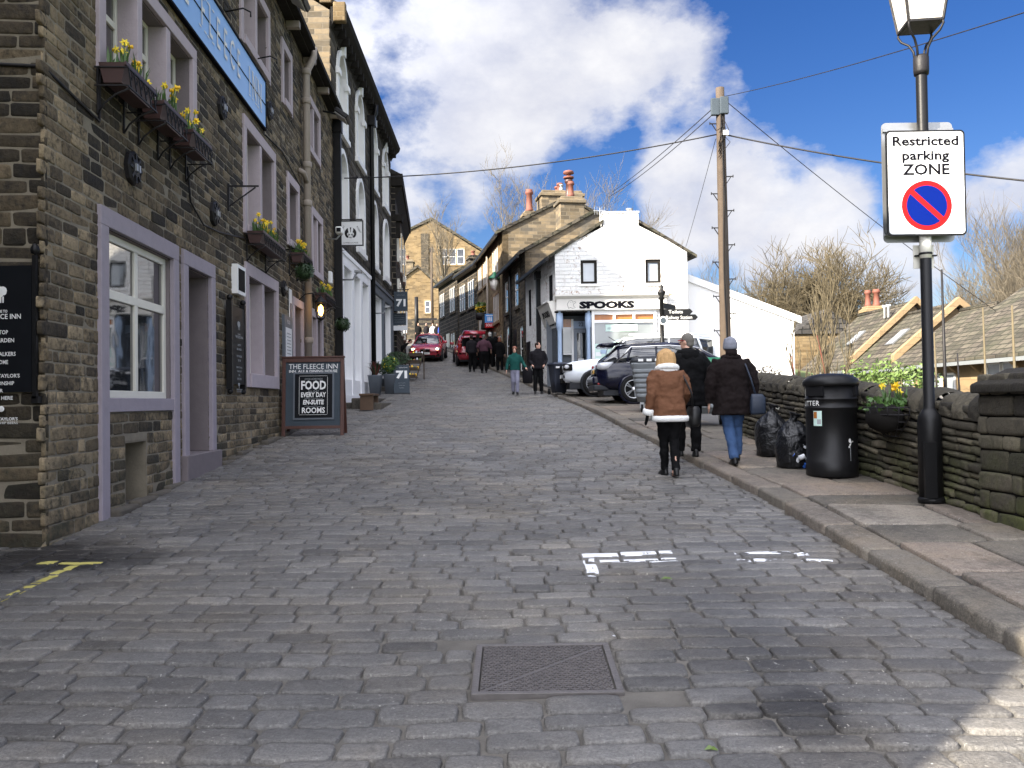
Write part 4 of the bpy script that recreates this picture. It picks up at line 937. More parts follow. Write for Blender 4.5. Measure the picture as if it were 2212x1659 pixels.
def row_house(name, label, far, near, eave, depth, rise, wall, roof, gable=None, over=.3, apex=.5, zlow=None, skew=0):
    """terrace house on the right: local x from its far end to its near end, front faces the street (-y)"""
    d = Vector((near[0] - far[0], near[1] - far[1])); ang = math.atan2(d.y, d.x); Ln = d.length
    t = T(name, label, 'house', (far[0], far[1], 0), ang); z0 = zlow if zlow is not None else zg(near[1]) - .5
    mb = MB(); ya = depth * apex
    prof = [(0, z0), (0, eave), (ya, eave + rise), (depth, eave + rise * .12), (depth, z0)]
    mb.box(0, Ln, 0, .3, z0, eave); mb.build('front_wall', wall, t)
    mb = MB(); mb.prism(prof, Ln - .3, Ln, axis='x')
    mb.build('gable', gable or wall, t); mb = MB(); mb.prism(prof, 0, .3, axis='x'); mb.box(.3, Ln - .3, depth - .3, depth, z0, eave); mb.build('back_wall', gable or wall, t)
    sl = rise / ya; sl2 = rise * .88 / (depth - ya); th = .16
    mb = MB(); mb.prism([(-over, eave - over * sl + .02), (-over, eave - over * sl + .02 + th), (ya, eave + rise + th), (depth + .2, eave + rise * .12 - .2 * sl2 + th), (depth + .2, eave + rise * .12 - .2 * sl2), (ya, eave + rise + .01)], -.1, Ln + .1, axis='x')
    ro = mb.build('roof', roof, t)
    mb = MB(); mb.box(-.05, Ln + .05, -over - .1, -over + .02, eave - over * sl - .1, eave - over * sl + .02); mb.build('gutter', 'black_paint', t)
    t['L'] = Ln; return t
# B: sooty house above the white shop
A0 = (1.66, 31.0); A1 = (.64, 37.0); B1 = (-.38, 43.0); C1 = (-2.02, 52.7); D1 = (-5.5, 65.0)
hB = row_house('sooty_cottage', 'two storey sooty stone cottage between the white shop and the tall buff house', B1, (A1[0], A1[1] - .02), 8.05, 6.2, 1.75, 'sooty_stone', 'stone_slates', 'grey_warm_stone')
for x0, x1, z0, z1 in ((.9, 1.7, 5.9, 7.4), (3.7, 4.6, 5.9, 7.4), (1.2, 1.9, 3.3, 5.2), (4.9, 5.6, 2.9, 4.9)): quick_window(hB, x0, x1, z0, z1, 1, 'white_paint', 'sooty_stone')
mb = MB(); mb.box(3.0, 3.8, -.03, 0, 2.6, 4.9); mb.build('door', 'black_paint', hB)
mb = MB(); mb.tube([(2.7, -.1, 7.8), (2.7, -.1, 2.6)], .06, 8); mb.build('downpipe', 'black_paint', hB)
chimney(hB, 5.6, 2.15, 8.9, 10.45, .95, 1.1, 'grey_warm_stone', [(-.15, .95, .15, 'dark_pot'), (.25, .7, .13, 'terracotta')])
mb = MB(); mb.lathe([(.2, 0), (.24, .03), (.24, .09), (.1, .12), (.1, .2), (.25, .24), (.22, .34), (.05, .4)], 12, 0, Matrix.Translation((5.45, 2.15, 11.45))); mb.build('pot_cowl', 'terracotta', hB)
# C: tall buff house
hC = row_house('buff_house', 'three storey sunlit buff stone house in the middle of the right terrace', C1, (B1[0], B1[1] - .02), 10.15, 6.2, 1.75, 'warm_stone', 'stone_slates', 'grey_warm_stone', apex=.55)
for k, (x0, x1, n) in enumerate(((.5, 2.0, 3), (2.8, 4.3, 3), (6.6, 8.6, 4))):
    quick_window(hC, x0, x1, 8.3, 9.7, n, 'white_paint'); quick_window(hC, x0 + .1, x1, 5.8, 7.2, n, 'white_paint')
for x0, x1 in ((6.9, 7.6), (7.9, 8.5), (8.8, 9.4)): quick_window(hC, x0, x1, 3.5, 5.0, 1, 'white_paint')
mb = MB(); mb.tube([(4.9, -.1, 9.8), (4.9, -.1, 3.5)], .06, 8); mb.build('downpipe', 'beige_pipe', hC)
mb = MB(); mb.box(5.3, 6.1, -.04, 0, 3.4, 5.4); mb.build('door', 'black_paint', hC)
mb = MB(); mb.prism([(4.9, 5.6), (6.4, 5.6), (5.65, 6.3)], -.5, 0); mb.build('door_hood', 'sooty_trim', hC)
chimney(hC, 8.9, 3.2, 11.2, 12.3, 1.3, 2.2, 'grey_warm_stone', [(-.4, .45, .16, 'terracotta'), (.1, .5, .15, 'terracotta'), (.45, .35, .1, 'grey_metal')])
chimney(hC, 9.1, 1.55, 10.6, 11.25, .5, .7, 'grey_warm_stone', [(0, 1.15, .17, 'terracotta')])
# D: dark row, near half and far half
DM = (-3.6, 58.3)
for far, near, lb, wl, ez in ((DM, C1, 'soot black cottage with striped pale mortar beside the buff house', 'black_stone', 10.2), (D1, (DM[0], DM[1] - .02), 'soot black cottage at the top end of the right terrace', 'black_stone', 10.5)):
    h = row_house('black_cottage', lb, far, near, ez, 6.5, 1.7, wl, 'stone_slates', 'grey_warm_stone'); Lh = h['L']; h['group'] = 'black cottages up the street'
    for x0 in (.7, Lh - 2.6):
        quick_window(h, x0, x0 + 1.7, ez - 2.6, ez - .9, 3, 'white_paint', 'sooty_stone'); quick_window(h, x0 + .2, x0 + 1.5, ez - 5.9, ez - 4.1, 2, 'white_paint', 'sooty_stone')
    mb = MB(); mb.box(Lh / 2 - .5, Lh / 2 + .5, -.05, 0, ez - 6.2, ez - 4.0); mb.build('door', 'cream_frame', h)
    mb = MB()
    for i in range(int(Lh / .4)): mb.box(.1 + i * .4, .25 + i * .4, -.28, 0, ez - .28, ez - .1)
    mb.build('eaves_bracket', 'cream_frame', h)
    chimney(h, .6, 2.6, ez + .8, ez + 2.1, 1, .8, 'black_stone', [(0, .4, .15, 'terracotta')])
# ---- end of the street: big gabled house and the small house before it
t = T('end_house', 'big sunlit stone house whose broad gable closes the street', 'house', (-10, 105, 0))
ap = at(932, 477, 105); la = at(858, 512, 105); ra = at(1052, 552, 105); zb = 8
mb = MB(); mb.prism([(la.x, zb), (ra.x, zb), (ra.x, ra.z), (ap.x, ap.z), (la.x, la.z)], 0, .5, 0, Matrix.Translation((10, 0, 0))); mb.build('gable', 'warm_stone', t)
mb = MB(); M_ = Matrix.Translation((10, 0, 0)); mb.prism([(la.x - .4, la.z - .1), (ap.x, ap.z + .1), (ra.x + .4, ra.z - .1), (ra.x + .4, ra.z + .2), (ap.x, ap.z + .42), (la.x - .4, la.z + .2)], -.15, 18, 0, M_); mb.box(la.x, la.x + .5, .5, 18, zb, la.z, 1, M_); mb.box(ra.x - .5, ra.x, .5, 18, zb, ra.z, 1, M_); mb.build('roof', ['stone_slates', 'warm_stone'], t)
for (a, b, c, d) in ((952, 1003, 538, 571), (952, 1003, 596, 628), (935, 962, 668, 690)):
    p, q = at(a, c, 105), at(b, d, 105); wo = quick_window(t, p.x + 10, q.x + 10, q.z, p.z, 3 if b - a > 30 else 1, 'white_paint')
mb = MB(); p = at(918, 505, 105); mb.box(p.x + 10 - .5, p.x + 10 + .4, -.15, 0, 13.5, p.z); mb.build('stone_pier', 'sooty_stone', t)
p = at(859, 480, 105); chimney(t, p.x + 10, 1.5, 18, p.z, 2.0, 1.6, 'warm_stone', [])
t = T('small_house', 'small sunlit stone house below the big gable at the street end', 'house', (-10, 92, 0))
ap = at(903, 578, 92); la = at(845, 622, 92); ra = at(968, 640, 92)
mb = MB(); mb.prism([(la.x, 7), (ra.x, 7), (ra.x, ra.z), (ap.x, ap.z), (la.x, la.z)], 0, 8, 0, M_); mb.build('wall', 'warm_stone', t)
mb = MB(); mb.prism([(la.x - .3, la.z - .1), (ap.x, ap.z + .02), (ra.x + .3, ra.z - .1), (ra.x + .3, ra.z + .12), (ap.x, ap.z + .3), (la.x - .3, la.z + .12)], -.2, 8.2, 0, M_); mb.build('roof', 'stone_slates', t)
p = at(864, 556, 92); chimney(t, p.x + 10, 2.5, 13, p.z, 2.4, 1.2, 'grey_warm_stone', [(-.7, .5, .2, 'terracotta'), (-.2, .5, .2, 'terracotta'), (.5, .5, .2, 'terracotta')])
p, q = at(918, 650, 92), at(930, 676, 92); quick_window(t, p.x + 10, q.x + 10, q.z, p.z, 1, 'white_paint')
mb = MB(); p, q = at(886, 702, 91), at(944, 686, 91)
t = T('garden_wall', 'low dark stone wall across the top of the street', 'wall', (0, 88, 0)); mb = MB(); a, b = at(845, 690, 88), at(955, 706, 88); mb.box(a.x, b.x, 0, .5, 7, a.z); mb.build('wall', 'sooty_stone', t)
# ---- the white corner shop
sh = T('white_shop', 'whitewashed two storey corner shop with black painted fascia lettering', 'shop', (0, 31, 0))
def Wp(px, py, y=31.0): p = at(px, py, y); return p.x, p.z
gl = [Wp(1204, 900), Wp(1490, 900), Wp(1489, 540), Wp(1379, 487), Wp(1302, 490), Wp(1204, 543)]
zf0, zf1 = Wp(1300, 671)[1], Wp(1300, 646)[1]; zgnd = 1.3
x0, x1 = gl[0][0], gl[1][0]; w1 = Wp(1284, 700)[0]
# upper gable with two window openings
up = [(x0, zf0), (x1, zf0), (x1, gl[2][1]), (gl[3][0], gl[3][1]), (gl[4][0], gl[4][1]), (x0, gl[5][1])]
mb = MB(); wins = []
for a, b, c, d in ((1254, 1290, 562, 613), (1394, 1428, 561, 612)):
    p, q = Wp(a, c), Wp(b, d); wins.append((p[0], q[0], q[1], p[1]))
zA, zB = wins[0][2], wins[0][3]; xs = [x0, wins[0][0], wins[0][1], wins[1][0], wins[1][1], x1]
for i in (0, 2, 4): mb.box(xs[i], xs[i + 1], 0, .4, zA, zB)
mb.box(x0, x1, 0, .4, zf0, zA)
mb.prism([(x0, zB), (x1, zB), (x1, gl[2][1]), (gl[3][0], gl[3][1]), (gl[4][0], gl[4][1]), (x0, gl[5][1])], 0, .4)
mb.box(Wp(1412, 700)[0], x1, 0, .4, zgnd, zf0); mb.box(Wp(1278, 700)[0], Wp(1412, 700)[0], .0, .4, zgnd, Wp(1300, 790)[1])
mb.build('gable', 'white_stone', sh)
for a, b, c, d in wins:
    mb = MB(); s = .095
    for p in ((a, a + s, c, d), (b - s, b, c, d), (a + s, b - s, c, c + s), (a + s, b - s, d - s, d)): mb.box(p[0], p[1], .05, .16, p[2], p[3])
    mb.box(a - .08, b + .1, -.06, .05, c - .08, c - .001, 1); wo = mb.build('window', ['sooty_trim', 'white_paint'], sh); mb = MB(); mb.box(a + s, b - s, .1, .12, c + s, d - s); mb.build('pane', 'pale_glass', wo)
cx0, cx1 = gl[4][0] + .02, gl[3][0]; ct = Wp(1340, 459)[1]
mb = MB(); mb.box(cx0, cx1, -.004, .95, gl[4][1] - .1, ct); mb.box(cx0 - .03, cx1 + .03, -.03, .98, ct - .03, ct + .04); ch = mb.build('chimney', 'white_stone', sh)
mb = MB(); mb.lathe([(.1, 0), (.1, .16), (.14, .17), (.14, .2)], 10, 0, Matrix.Translation((cx1 - .25, .5, ct + .04))); mb.build('flue_cap', 'grey_metal', ch)
mb = MB(); ez = gl[5][1]; rz = gl[4][1] + .55; rx = (gl[3][0] + gl[4][0]) / 2
pr = [(x0 - .3, ez - .3), (rx, rz + .02), (x1 + .35, gl[2][1] - .28), (x1 + .35, gl[2][1] - .18), (rx, rz + .14), (x0 - .3, ez - .18)]
# the shop narrows along the bending street: roof as two skewed slopes
def skewed(poly, y0, y1, k, mb, mat=0):
    n = len(poly); vs = [(a + k(y0, a), y0, b) for a, b in poly] + [(a + k(y1, a), y1, b) for a, b in poly]
    mb.add(vs, [tuple(range(n)), tuple(reversed(range(n, 2 * n)))] + [(i, i + n, (i + 1) % n + n, (i + 1) % n) for i in range(n)], mat)
kk = lambda y, a: -.17 * y
skewed(pr, 1.0, 6.0, kk, mb); sL, sR = (rz - ez + .3) / (rx - x0 + .3), (rz - gl[2][1] + .28) / (x1 + .35 - rx)
skewed([(x0 - .3, ez - .3), (cx0, ez - .3 + sL * (cx0 - x0 + .3)), (cx0, ez - .18 + sL * (cx0 - x0 + .3)), (x0 - .3, ez - .18)], -.06, 1.0, kk, mb)
skewed([(cx1, gl[2][1] - .28 + sR * (x1 + .35 - cx1)), (x1 + .35, gl[2][1] - .28), (x1 + .35, gl[2][1] - .18), (cx1, gl[2][1] - .18 + sR * (x1 + .35 - cx1))], -.06, 1.0, kk, mb); mb.build('roof', 'stone_slates', sh)
# street side wall (upper storey straight, ground floor cut back at the corner)
SA = math.atan2(-6.0, 1.02); sw = (A1[0], A1[1])
def side(x, y, z): c, s = math.cos(SA), math.sin(SA); return Vector((sw[0] + c * x - s * y, sw[1] - 31 + s * x + c * y, z))
MS = Matrix.Translation((sw[0], sw[1] - 31, 0)) @ Matrix.Rotation(SA, 4, 'Z'); SL = math.hypot(6, 1.02)
mb = MB(); mb.box(0, SL, 0, .35, zf0, ez - .02, 0, MS); mb.box(0, SL - 1.75, 0, .35, zgnd, zf0, 0, MS); mb.build('side_wall', 'white_stone', sh)
mb = MB(); mb.add([(x0 + .2, .4, zgnd), (x1 - .02, .4, zgnd), (x1 - .02, 6, zgnd), (x0 - .7, 6, zgnd)] + [(x0 + .2, .4, ez - .3), (x1 - .02, .4, ez - .3), (x1 - .02, 6, ez - .3), (x0 - .7, 6, ez - .3)], [(1, 2, 6, 5), (2, 3, 7, 6)]); mb.build('back_wall', 'white_stone', sh)
for a, b in ((.9, 1.25), (5.0, 5.45)):
    mb = MB(); mb.box(a, b, -.03, .02, 4.75, 6.25, 0, MS); mb.build('window', 'interior_dark', sh)
mb = MB(); mb.box(.25, .95, -.04, .02, 2.2, 4.1, 0, MS); mb.build('door', 'black_paint', sh)
mb = MB(); mb.box(3.05, 3.25, -.16, 0, 2.2, ez - .35, 0, MS); mb.box(2.95, 3.35, -.2, 0, ez - .6, ez - .3, 0, MS); mb.build('downpipe', 'black_paint', sh)
mb = MB(); mb.box(-.1, SL + .1, -.42, -.3, ez - .36, ez - .24, 0, MS); mb.build('gutter', 'black_paint', sh)
mb = MB(); mb.box(4.2, 4.4, -.12, 0, 5.0, 5.35, 0, MS); mb.build('alarm', 'white_paint', sh)
# fascia: main board and the slanting board on the street side
fx1 = Wp(1439, 660)[0]
mb = MB(); mb.box(x0 + .02, fx1, -.14, -.001, zf0 + .02, zf1); mb.prism([(-.14, zf1), (-.26, zf1 + .1), (-.26, zf1 + .15), (0, zf1 + .15), (0, zf1)], x0 - .05, fx1 + .05, axis='x'); mb.box(x0 + .02, fx1, -.16, -.14, zf0 + .02, zf0 + .06)
tx, tz = Wp(1310, 659)
mb.text('SPOOKS', .33, tx, tz - .02, -.14, 1, off=.022, fit=2.0)
gx0, gz0 = Wp(1233, 659)
for pts in ([(-.1, -.1), (-.14, .02), (-.07, .13), (.03, .15), (.08, .09), (.15, .12), (.17, .07), (.08, .02), (.1, -.06), (.16, -.11), (.05, -.14), (-.02, -.1), (-.1, -.14), (-.1, -.1)], [(-.03, .08), (-.01, .09)], [(.03, .08), (.05, .07)]):
    mb.tube([(gx0 + a, -.143, gz0 + b) for a, b in pts], .006, 4, 1)
fo = mb.build('fascia', ['shop_cream', 'letter_black'], sh)
mb = MB(); c0 = side(SL - 2.1, -.02, 0); ln = 2.1
mb.prism([(-.05, zf0 - .42), (-.3, zf1 - .12), (-.36, zf1 - .08), (0, zf1)], SL - 2.0, SL - .02, axis='x', M=MS)
tn_ = math.atan2(.25, zf1 - .12 - zf0 + .42)
mb.text('SPOOKS', .3, 0, 0, 0, 1, MS @ Matrix.Translation((SL - 1.0, -.19, (zf0 + zf1) / 2 - .26)) @ Matrix.Rotation(tn_, 4, 'X'), off=.014, sx=1.05)
mb.build('fascia', ['shop_cream', 'letter_black'], sh)
# shopfront window, porch, door, columns
a, b = Wp(1284, 700)[0], Wp(1412, 700)[0]; zt0, zt1 = Wp(1340, 691)[1], Wp(1340, 679)[1]; zb = Wp(1340, 798)[1]
mb = MB(); s = .07
mb.box(a - .1, a, -.06, .1, zb - .05, zf0 + .02); mb.box(b, b + .1, -.06, .1, zb - .05, zf0 + .02); mb.box(a, b, -.06, .1, zb - .07, zb); mb.box(a, b, -.05, .1, zt0 - .1, zt0); mb.box(a, b, -.05, .1, zt1, zf0 + .02)
for i in (1, 2): x = a + (b - a) * i / 3; mb.box(x - .04, x + .04, -.05, .1, zt0, zt1)
wo = mb.build('shop_window', 'white_paint', sh)
mb = MB(); mb.box(a, b, .02, .04, zb, zt0 - .1); mb.build('pane', 'shop_glass', wo)
mb = MB(); mb.box(a, b, .03, .05, zt0, zt1); mb.build('transom_pane', 'orange_glass', wo)
mb = MB(); p, q = Wp(1308, 701), Wp(1377, 715); mb.box(p[0], q[0], .005, .018, q[1], p[1]); mb.text('AROMATHERAPY OILS', .125, (p[0] + q[0]) / 2, (p[1] + q[1]) / 2 - .02, .004, 1, sx=.82); mb.build('poster', ['mint_poster', 'door_grey'], wo)
mb = MB(); pz = Wp(1340, 742)[1]; mb.box(a, b, .006, .018, zb, pz); cxm, czm = Wp(1345, 768); RX = Matrix.Translation((cxm, .004, czm)) @ Matrix.Rotation(R(90), 4, 'X')
mb.lathe([(.62, 0), (.62, .006)], 40, 1, RX, False); mb.lathe([(.585, .006), (.585, .009)], 40, 0, RX, False); mb.lathe([(.33, .009), (.33, .011)], 30, 2, RX, False)
for k in range(12): an = k * math.pi / 6; mb.bar((cxm + .34 * math.cos(an), -.007, czm + .34 * math.sin(an)), (cxm + .58 * math.cos(an), -.007, czm + .58 * math.sin(an)), .008, .006, 1)
for k, g in enumerate('mxvYMnZ'): an = R(25 + k * 24); mb.text(g, .15, cxm + .46 * math.cos(an), czm + .46 * math.sin(an), -.008, 1)
for k, (u, v) in enumerate(((1293, 765), (1303, 760), (1294, 780), (1305, 778), (1300, 792))): p = Wp(u, v); mb.box(p[0] - .1, p[0] + .1, .002, .006, p[1] - .07, p[1] + .07, 3 if k % 2 else 4)
mb.build('window_display', ['mint_poster', 'door_grey', 'sign_white', 'cornflower', 'sign_white'], wo)
# recessed porch
pa, pb = Wp(1216, 700)[0], a - .1
mb = MB(); mb.box(pa - .3, pb, .0, 1.2, zf0 - .06, zf0); mb.box(pb - .04, pb - .01, .02, 1.2, zgnd, zf0 - .06, 1); mb.box(pa - .6, pb, -.1, 1.4, zgnd, 1.95, 2); mb.box(x0 - .3, pb, 1.15, 1.2, zgnd, zf0, 3); mb.build('porch', ['gap_dark', 'slate_blue', 'flag_stone', 'slate_blue'], sh)
dp = lambda px, py: (at(px, py, 32.1).x, at(px, py, 32.1).z)
p, q = dp(1239, 711), dp(1271, 790); mb = MB(); mb.box(p[0], q[0], 1.08, 1.14, 1.95, p[1]); do = mb.build('door', 'door_grey', sh)
mb = MB(); w_ = (q[0] - p[0]); mb.box(p[0] + .12, p[0] + w_ * .46, 1.06, 1.08, 2.5, p[1] - .15); mb.box(p[0] + w_ * .56, q[0] - .1, 1.06, 1.08, 2.5, p[1] - .15); mb.build('pane', 'window_glass', do)
mb = MB(); mb.box(p[0] + .14, p[0] + .34, 1.05, 1.059, 2.55, 2.8); mb.box(p[0] + .14, p[0] + .36, 1.05, 1.059, 2.9, 3.15); mb.build('notice', 'sign_white', do)
mb = MB(); u, v = dp(1255, 703); mb.box(p[0] - .2, q[0] + .2, 1.08, 1.12, p[1] + .02, p[1] + .3); mb.text('22', .2, u, v + .03, 1.08, 1); mb.build('number_board', ['cornflower', 'letter_black'], sh)
p, q = dp(1215, 690), dp(1235, 790); mb = MB(); mb.box(p[0], q[0], 1.02, 1.06, q[1] + .4, p[1]); mb.box(p[0], q[0], 1.0, 1.02, p[1] - .3, p[1], 1); mb.box(p[0], q[0], .98, 1.0, q[1] + .4, q[1] + .46, 2); mb.box(q[0], q[0] + .08, .98, 1.06, 1.95, p[1], 2); mb.build('porch_window', ['shop_glass', 'orange_glass', 'white_paint'], sh)
for px in (1209, 1272):
    u = Wp(px, 700)[0]; mb = MB(); mb.lathe([(.13, 1.9), (.13, 2.05), (.1, 2.1), (.085, 2.2), (.08, 4.1), (.1, 4.2), (.13, 4.25), (.13, zf0 - .001)], 14, 0, Matrix.Translation((u, .12, 0))); mb.build('column', 'cornflower', sh)
# angled side window between the corner column and the street wall
A_, B_ = side(SL - 1.75, .0, 0), Vector((Wp(1206, 700)[0], .1, 0)); dv_ = B_ - A_; an = math.atan2(dv_.y, dv_.x); MA = Matrix.Translation((A_.x, A_.y, 0)) @ Matrix.Rotation(an, 4, 'Z'); l_ = math.hypot(dv_.x, dv_.y)
mb = MB(); mb.box(0, l_, 0, .1, zgnd, 2.7, 0, MA); mb.box(0, .08, 0, .1, 2.7, zf0, 0, MA); mb.box(l_ - .08, l_, 0, .1, 2.7, zf0, 0, MA); mb.box(.08, l_ - .08, 0, .1, zf0 - .55, zf0 - .45, 0, MA); mb.box(.08, l_ - .08, 0, .1, zf0 - .1, zf0, 0, MA)
for i in (1, 2): mb.box(l_ * i / 3 - .03, l_ * i / 3 + .03, 0, .1, zf0 - .45, zf0 - .1, 0, MA)
wo = mb.build('corner_window', 'white_paint', sh); mb = MB(); mb.box(.08, l_ - .08, .04, .05, 2.7, zf0 - .1, 0, MA); mb.build('pane', 'window_glass', wo)
# aerial
mb = MB(); ax, az_ = Wp(1300, 462); mb.tube([(ax, .6, az_ - .9), (ax, .6, az_ + .35)], .02, 6); mb.bar((ax - .25, .6, az_ + .25), (ax + .2, .6, az_ + .25), .02, .02)
for i in range(5): mb.bar((ax - .2 + i * .09, .6, az_ + .1), (ax - .2 + i * .09, .6, az_ + .4), .012, .012)
mb.build('aerial', 'grey_metal', sh)
# white extension behind
t = T('white_extension', 'bright white lean-to building with sloping roof right of the corner shop', 'outbuilding', (0, 32.1, 0))
p = [Wp(1440, 590, 32.1), Wp(1715, 692, 32.1)]; mb = MB(); mb.prism([(p[0][0], 0), (p[1][0], -1), (p[1][0], p[1][1]), (p[0][0], p[0][1])], 0, 5); mb.build('wall', 'white_paint', t)
mb = MB(); mb.prism([(p[0][0], p[0][1] - .02), (p[1][0] + .25, p[1][1] - .12), (p[1][0] + .25, p[1][1] + .14), (p[0][0], p[0][1] + .25)], -.08, 5.1); mb.build('roof', 'white_paint', t)
mb = MB(); mb.tube([(Wp(1640, 700, 32.1)[0], -.06, 5), (Wp(1640, 700, 32.1)[0], -.06, 1)], .02, 6); mb.build('waste_pipe', 'white_paint', t)
# ---- stepped row of houses below the wall on the right (ridge runs away from the camera)
def low_house(label, y0, y1, xe, ze, xr, zr_, cop=True, wins=(), sky=(), mat='stone_slates'):
    t = T('terrace_house', label, 'house', (0, 0, 0), 0, 'stepped houses below the boundary wall'); Ly = y1 - y0; back = xr + (xr - xe)
    mb = MB(); mb.prism([(xe, -3), (back, -3), (back, ze), (xr, zr_), (xe, ze)], y0, y1); mb.build('wall', 'ashlar', t)
    s = (zr_ - ze) / (xr - xe); th = .14
    mb = MB(); mb.prism([(xe - .35, ze - .35 * s + .03), (xr, zr_ + .03), (back + .3, ze - .3 * s + .03), (back + .3, ze - .3 * s + th), (xr, zr_ + th + .03), (xe - .35, ze - .35 * s + th + .03)], y0 - .02, y1); ro = mb.build('roof', mat, t)
    mb = MB(); mb.tube([(xr, y0, zr_ + .17), (xr, y1, zr_ + .17)], .1, 6); mb.build('ridge', mat, t)
    mb = MB(); mb.box(xe - .47, xe - .33, y0, y1, ze - .35 * s - .06, ze - .35 * s + .06); mb.build('gutter', 'grey_plastic', t)
    if cop:
        mb = MB(); mb.prism([(xe - .1, ze - .1 * s + .1), (xr, zr_ + .12), (back, ze + .1), (back, ze + .4), (xr, zr_ + .42), (xe - .1, ze - .1 * s + .4)], y0 - .3, y0 - .02); mb.box(xe - .1, xr, y0 - .1, y0 - .06, ze - .8, ze, 0); mb.build('coping', 'ashlar', t)
    MW = Matrix.Translation((xe, 0, 0)) @ Matrix.Rotation(R(-90), 4, 'Z')
    for yc, zc, w_, h_ in wins:
        mb = MB(); x_ = -yc
        for p in ((-w_ / 2, -w_ / 2 + .07, -h_ / 2, h_ / 2), (w_ / 2 - .07, w_ / 2, -h_ / 2, h_ / 2), (-w_ / 2, w_ / 2, h_ / 2 - .07, h_ / 2), (-w_ / 2, w_ / 2, -h_ / 2, -h_ / 2 + .07)): mb.box(x_ + p[0], x_ + p[1], -.04, -.001, zc + p[2], zc + p[3], 0, MW)
        wo = mb.build('window', 'white_paint', t); mb = MB(); mb.box(x_ - w_ / 2 + .07, x_ + w_ / 2 - .07, -.02, -.002, zc - h_ / 2 + .07, zc + h_ / 2 - .07, 0, MW); mb.build('pane', 'pale_glass', wo)
    for yc, f_ in sky:
        an = math.atan(s); MR = Matrix.Translation((xe + (xr - xe) * f_, yc, ze + (zr_ - ze) * f_ + th + .04)) @ Matrix.Rotation(-an, 4, 'Y')
        mb = MB(); mb.box(-.5, .5, -.35, .35, 0, .06, 0, MR); wo = mb.build('skylight', 'grey_metal', t); mb = MB(); mb.box(-.43, .43, -.28, .28, .06, .07, 0, MR); mb.build('pane', 'pale_glass', wo)
    return t
h1 = low_house('farthest stepped stone-slated house below the wall, with the red chimney pots', 38.4, 44.5, 15.2, 3.0, 18.1, 5.6, True, (), ((41.0, .45),))
chimney(h1, 18.6, 44.0, 5.2, 6.1, .9, .8, 'ashlar', [(-.22, .85, .14, 'terracotta'), (.22, .9, .16, 'terracotta')])
for yy_ in (39.4, 39.8): mb = MB(); mb.lathe([(.07, 0), (.07, .5), (.12, .52), (.12, .58)], 8, 0, Matrix.Translation((17.4, yy_, 5.2))); mb.build('flue', 'white_paint', h1)
h2 = low_house('middle stepped stone-slated house below the wall with one skylight', 34.1, 38.08, 15.2, 2.9, 17.75, 5.05, True, (), ((36.2, .45),))
h3 = low_house('short stone-slated house between the coped gable and the big near roof', 31.3, 33.78, 15.2, 2.85, 17.8, 4.75, False, ((32.8, 1.9, .8, 1.2),))
h4 = low_house('nearest house below the wall, broad mossy slate roof over white windows', 19, 31.2, 15.0, 2.85, 20.3, 6.4, False, ((30.2, 1.7, .75, 1.3), (29.3, 1.7, .75, 1.3), (26.6, 1.85, .8, 1.5), (25.75, 1.85, .8, 1.5), (23, 1.9, .8, 1.5), (22.2, 1.9, .8, 1.5)))
for yy_ in (30.5, 28.8, 27.4, 25.2, 24.2): mb = MB(); mb.prism([(14.65, 2.6), (15.0, 2.6), (15.0, 2.3)], yy_, yy_ + .15); mb.build('eaves_bracket', 'ashlar', h4)
mb = MB(); mb.lathe([(.17, 0), (.15, .9), (.2, 1.0), (.16, 1.1)], 10, 0, Matrix.Translation((16.3, 25.6, 3.9))); mb.build('chimney_pot', 'terracotta', h4)
t = T('small_house', 'small stone house end half hidden by saplings beside the white extension', 'house', (0, 47, 0))
p, q = at(1772, 690, 47), at(1800, 800, 47); mb = MB(); mb.box(p.x - 1.5, p.x + 2.2, 0, 5, -1, p.z - .8); mb.prism([(p.x - 1.6, p.z - .8), (p.x + 2.3, p.z - .8), (p.x + .4, p.z + .6)], -.1, 5, 1); mb.build('wall', ['warm_stone', 'dark_slates'], t)
# ============================================================ street furniture
def RZ(a): return Matrix.Rotation(a, 4, 'Z')
g = ground_at(2012, 1086, .1); LX, LY, LZ = g.x, g.y, g.z
t = T('lamp_post', 'black street lamp post with four sided white lantern standing before the wall', 'lamp post', (LX, LY, LZ))
mb = MB(); mb.lathe([(.115, 0), (.115, .82), (.105, .88), (.075, .93), (.055, .96), (.055, 4.38), (.05, 4.44)], 20); mb.lathe([(.125, 0), (.13, .04), (.12, .06)], 20); mb.box(-.12, .0, -.135, -.1, .06, .62); mb.build('post', 'black_paint', t)
mb = MB(); mb.lathe([(.07, 4.36), (.075, 4.4), (.075, 4.54), (.06, 4.56)], 16)
zl = 4.86
for j in range(4):
    a = j * math.pi / 2 + R(38); c, s = math.cos(a), math.sin(a)
    mb.tube([(c * r, s * r, z) for r, z in ((.06, 4.5), (.075, 4.62), (.12, 4.7), (.2, 4.76), (.235, 4.82), (.225, 4.875), (.19, 4.87))], .012, 6)
mb.build('scroll_bracket', 'black_iron', t)
mb = MB(); ML = RZ(R(38 - 45)) @ Matrix.Translation((0, 0, zl))
h0, h1, hh = .165, .25, .62
for sx, sy in ((1, 1), (-1, 1), (-1, -1), (1, -1)):
    mb.bar(ML @ Vector((sx * h0, sy * h0, 0)), ML @ Vector((sx * h1, sy * h1, hh)), .022, .022)
for (a, b) in (((1, 1), (-1, 1)), ((-1, 1), (-1, -1)), ((-1, -1), (1, -1)), ((1, -1), (1, 1))):
    for h, z in ((h0, 0), (h1, hh)): mb.bar(ML @ Vector((a[0] * h, a[1] * h, z)), ML @ Vector((b[0] * h, b[1] * h, z)), .024, .024)
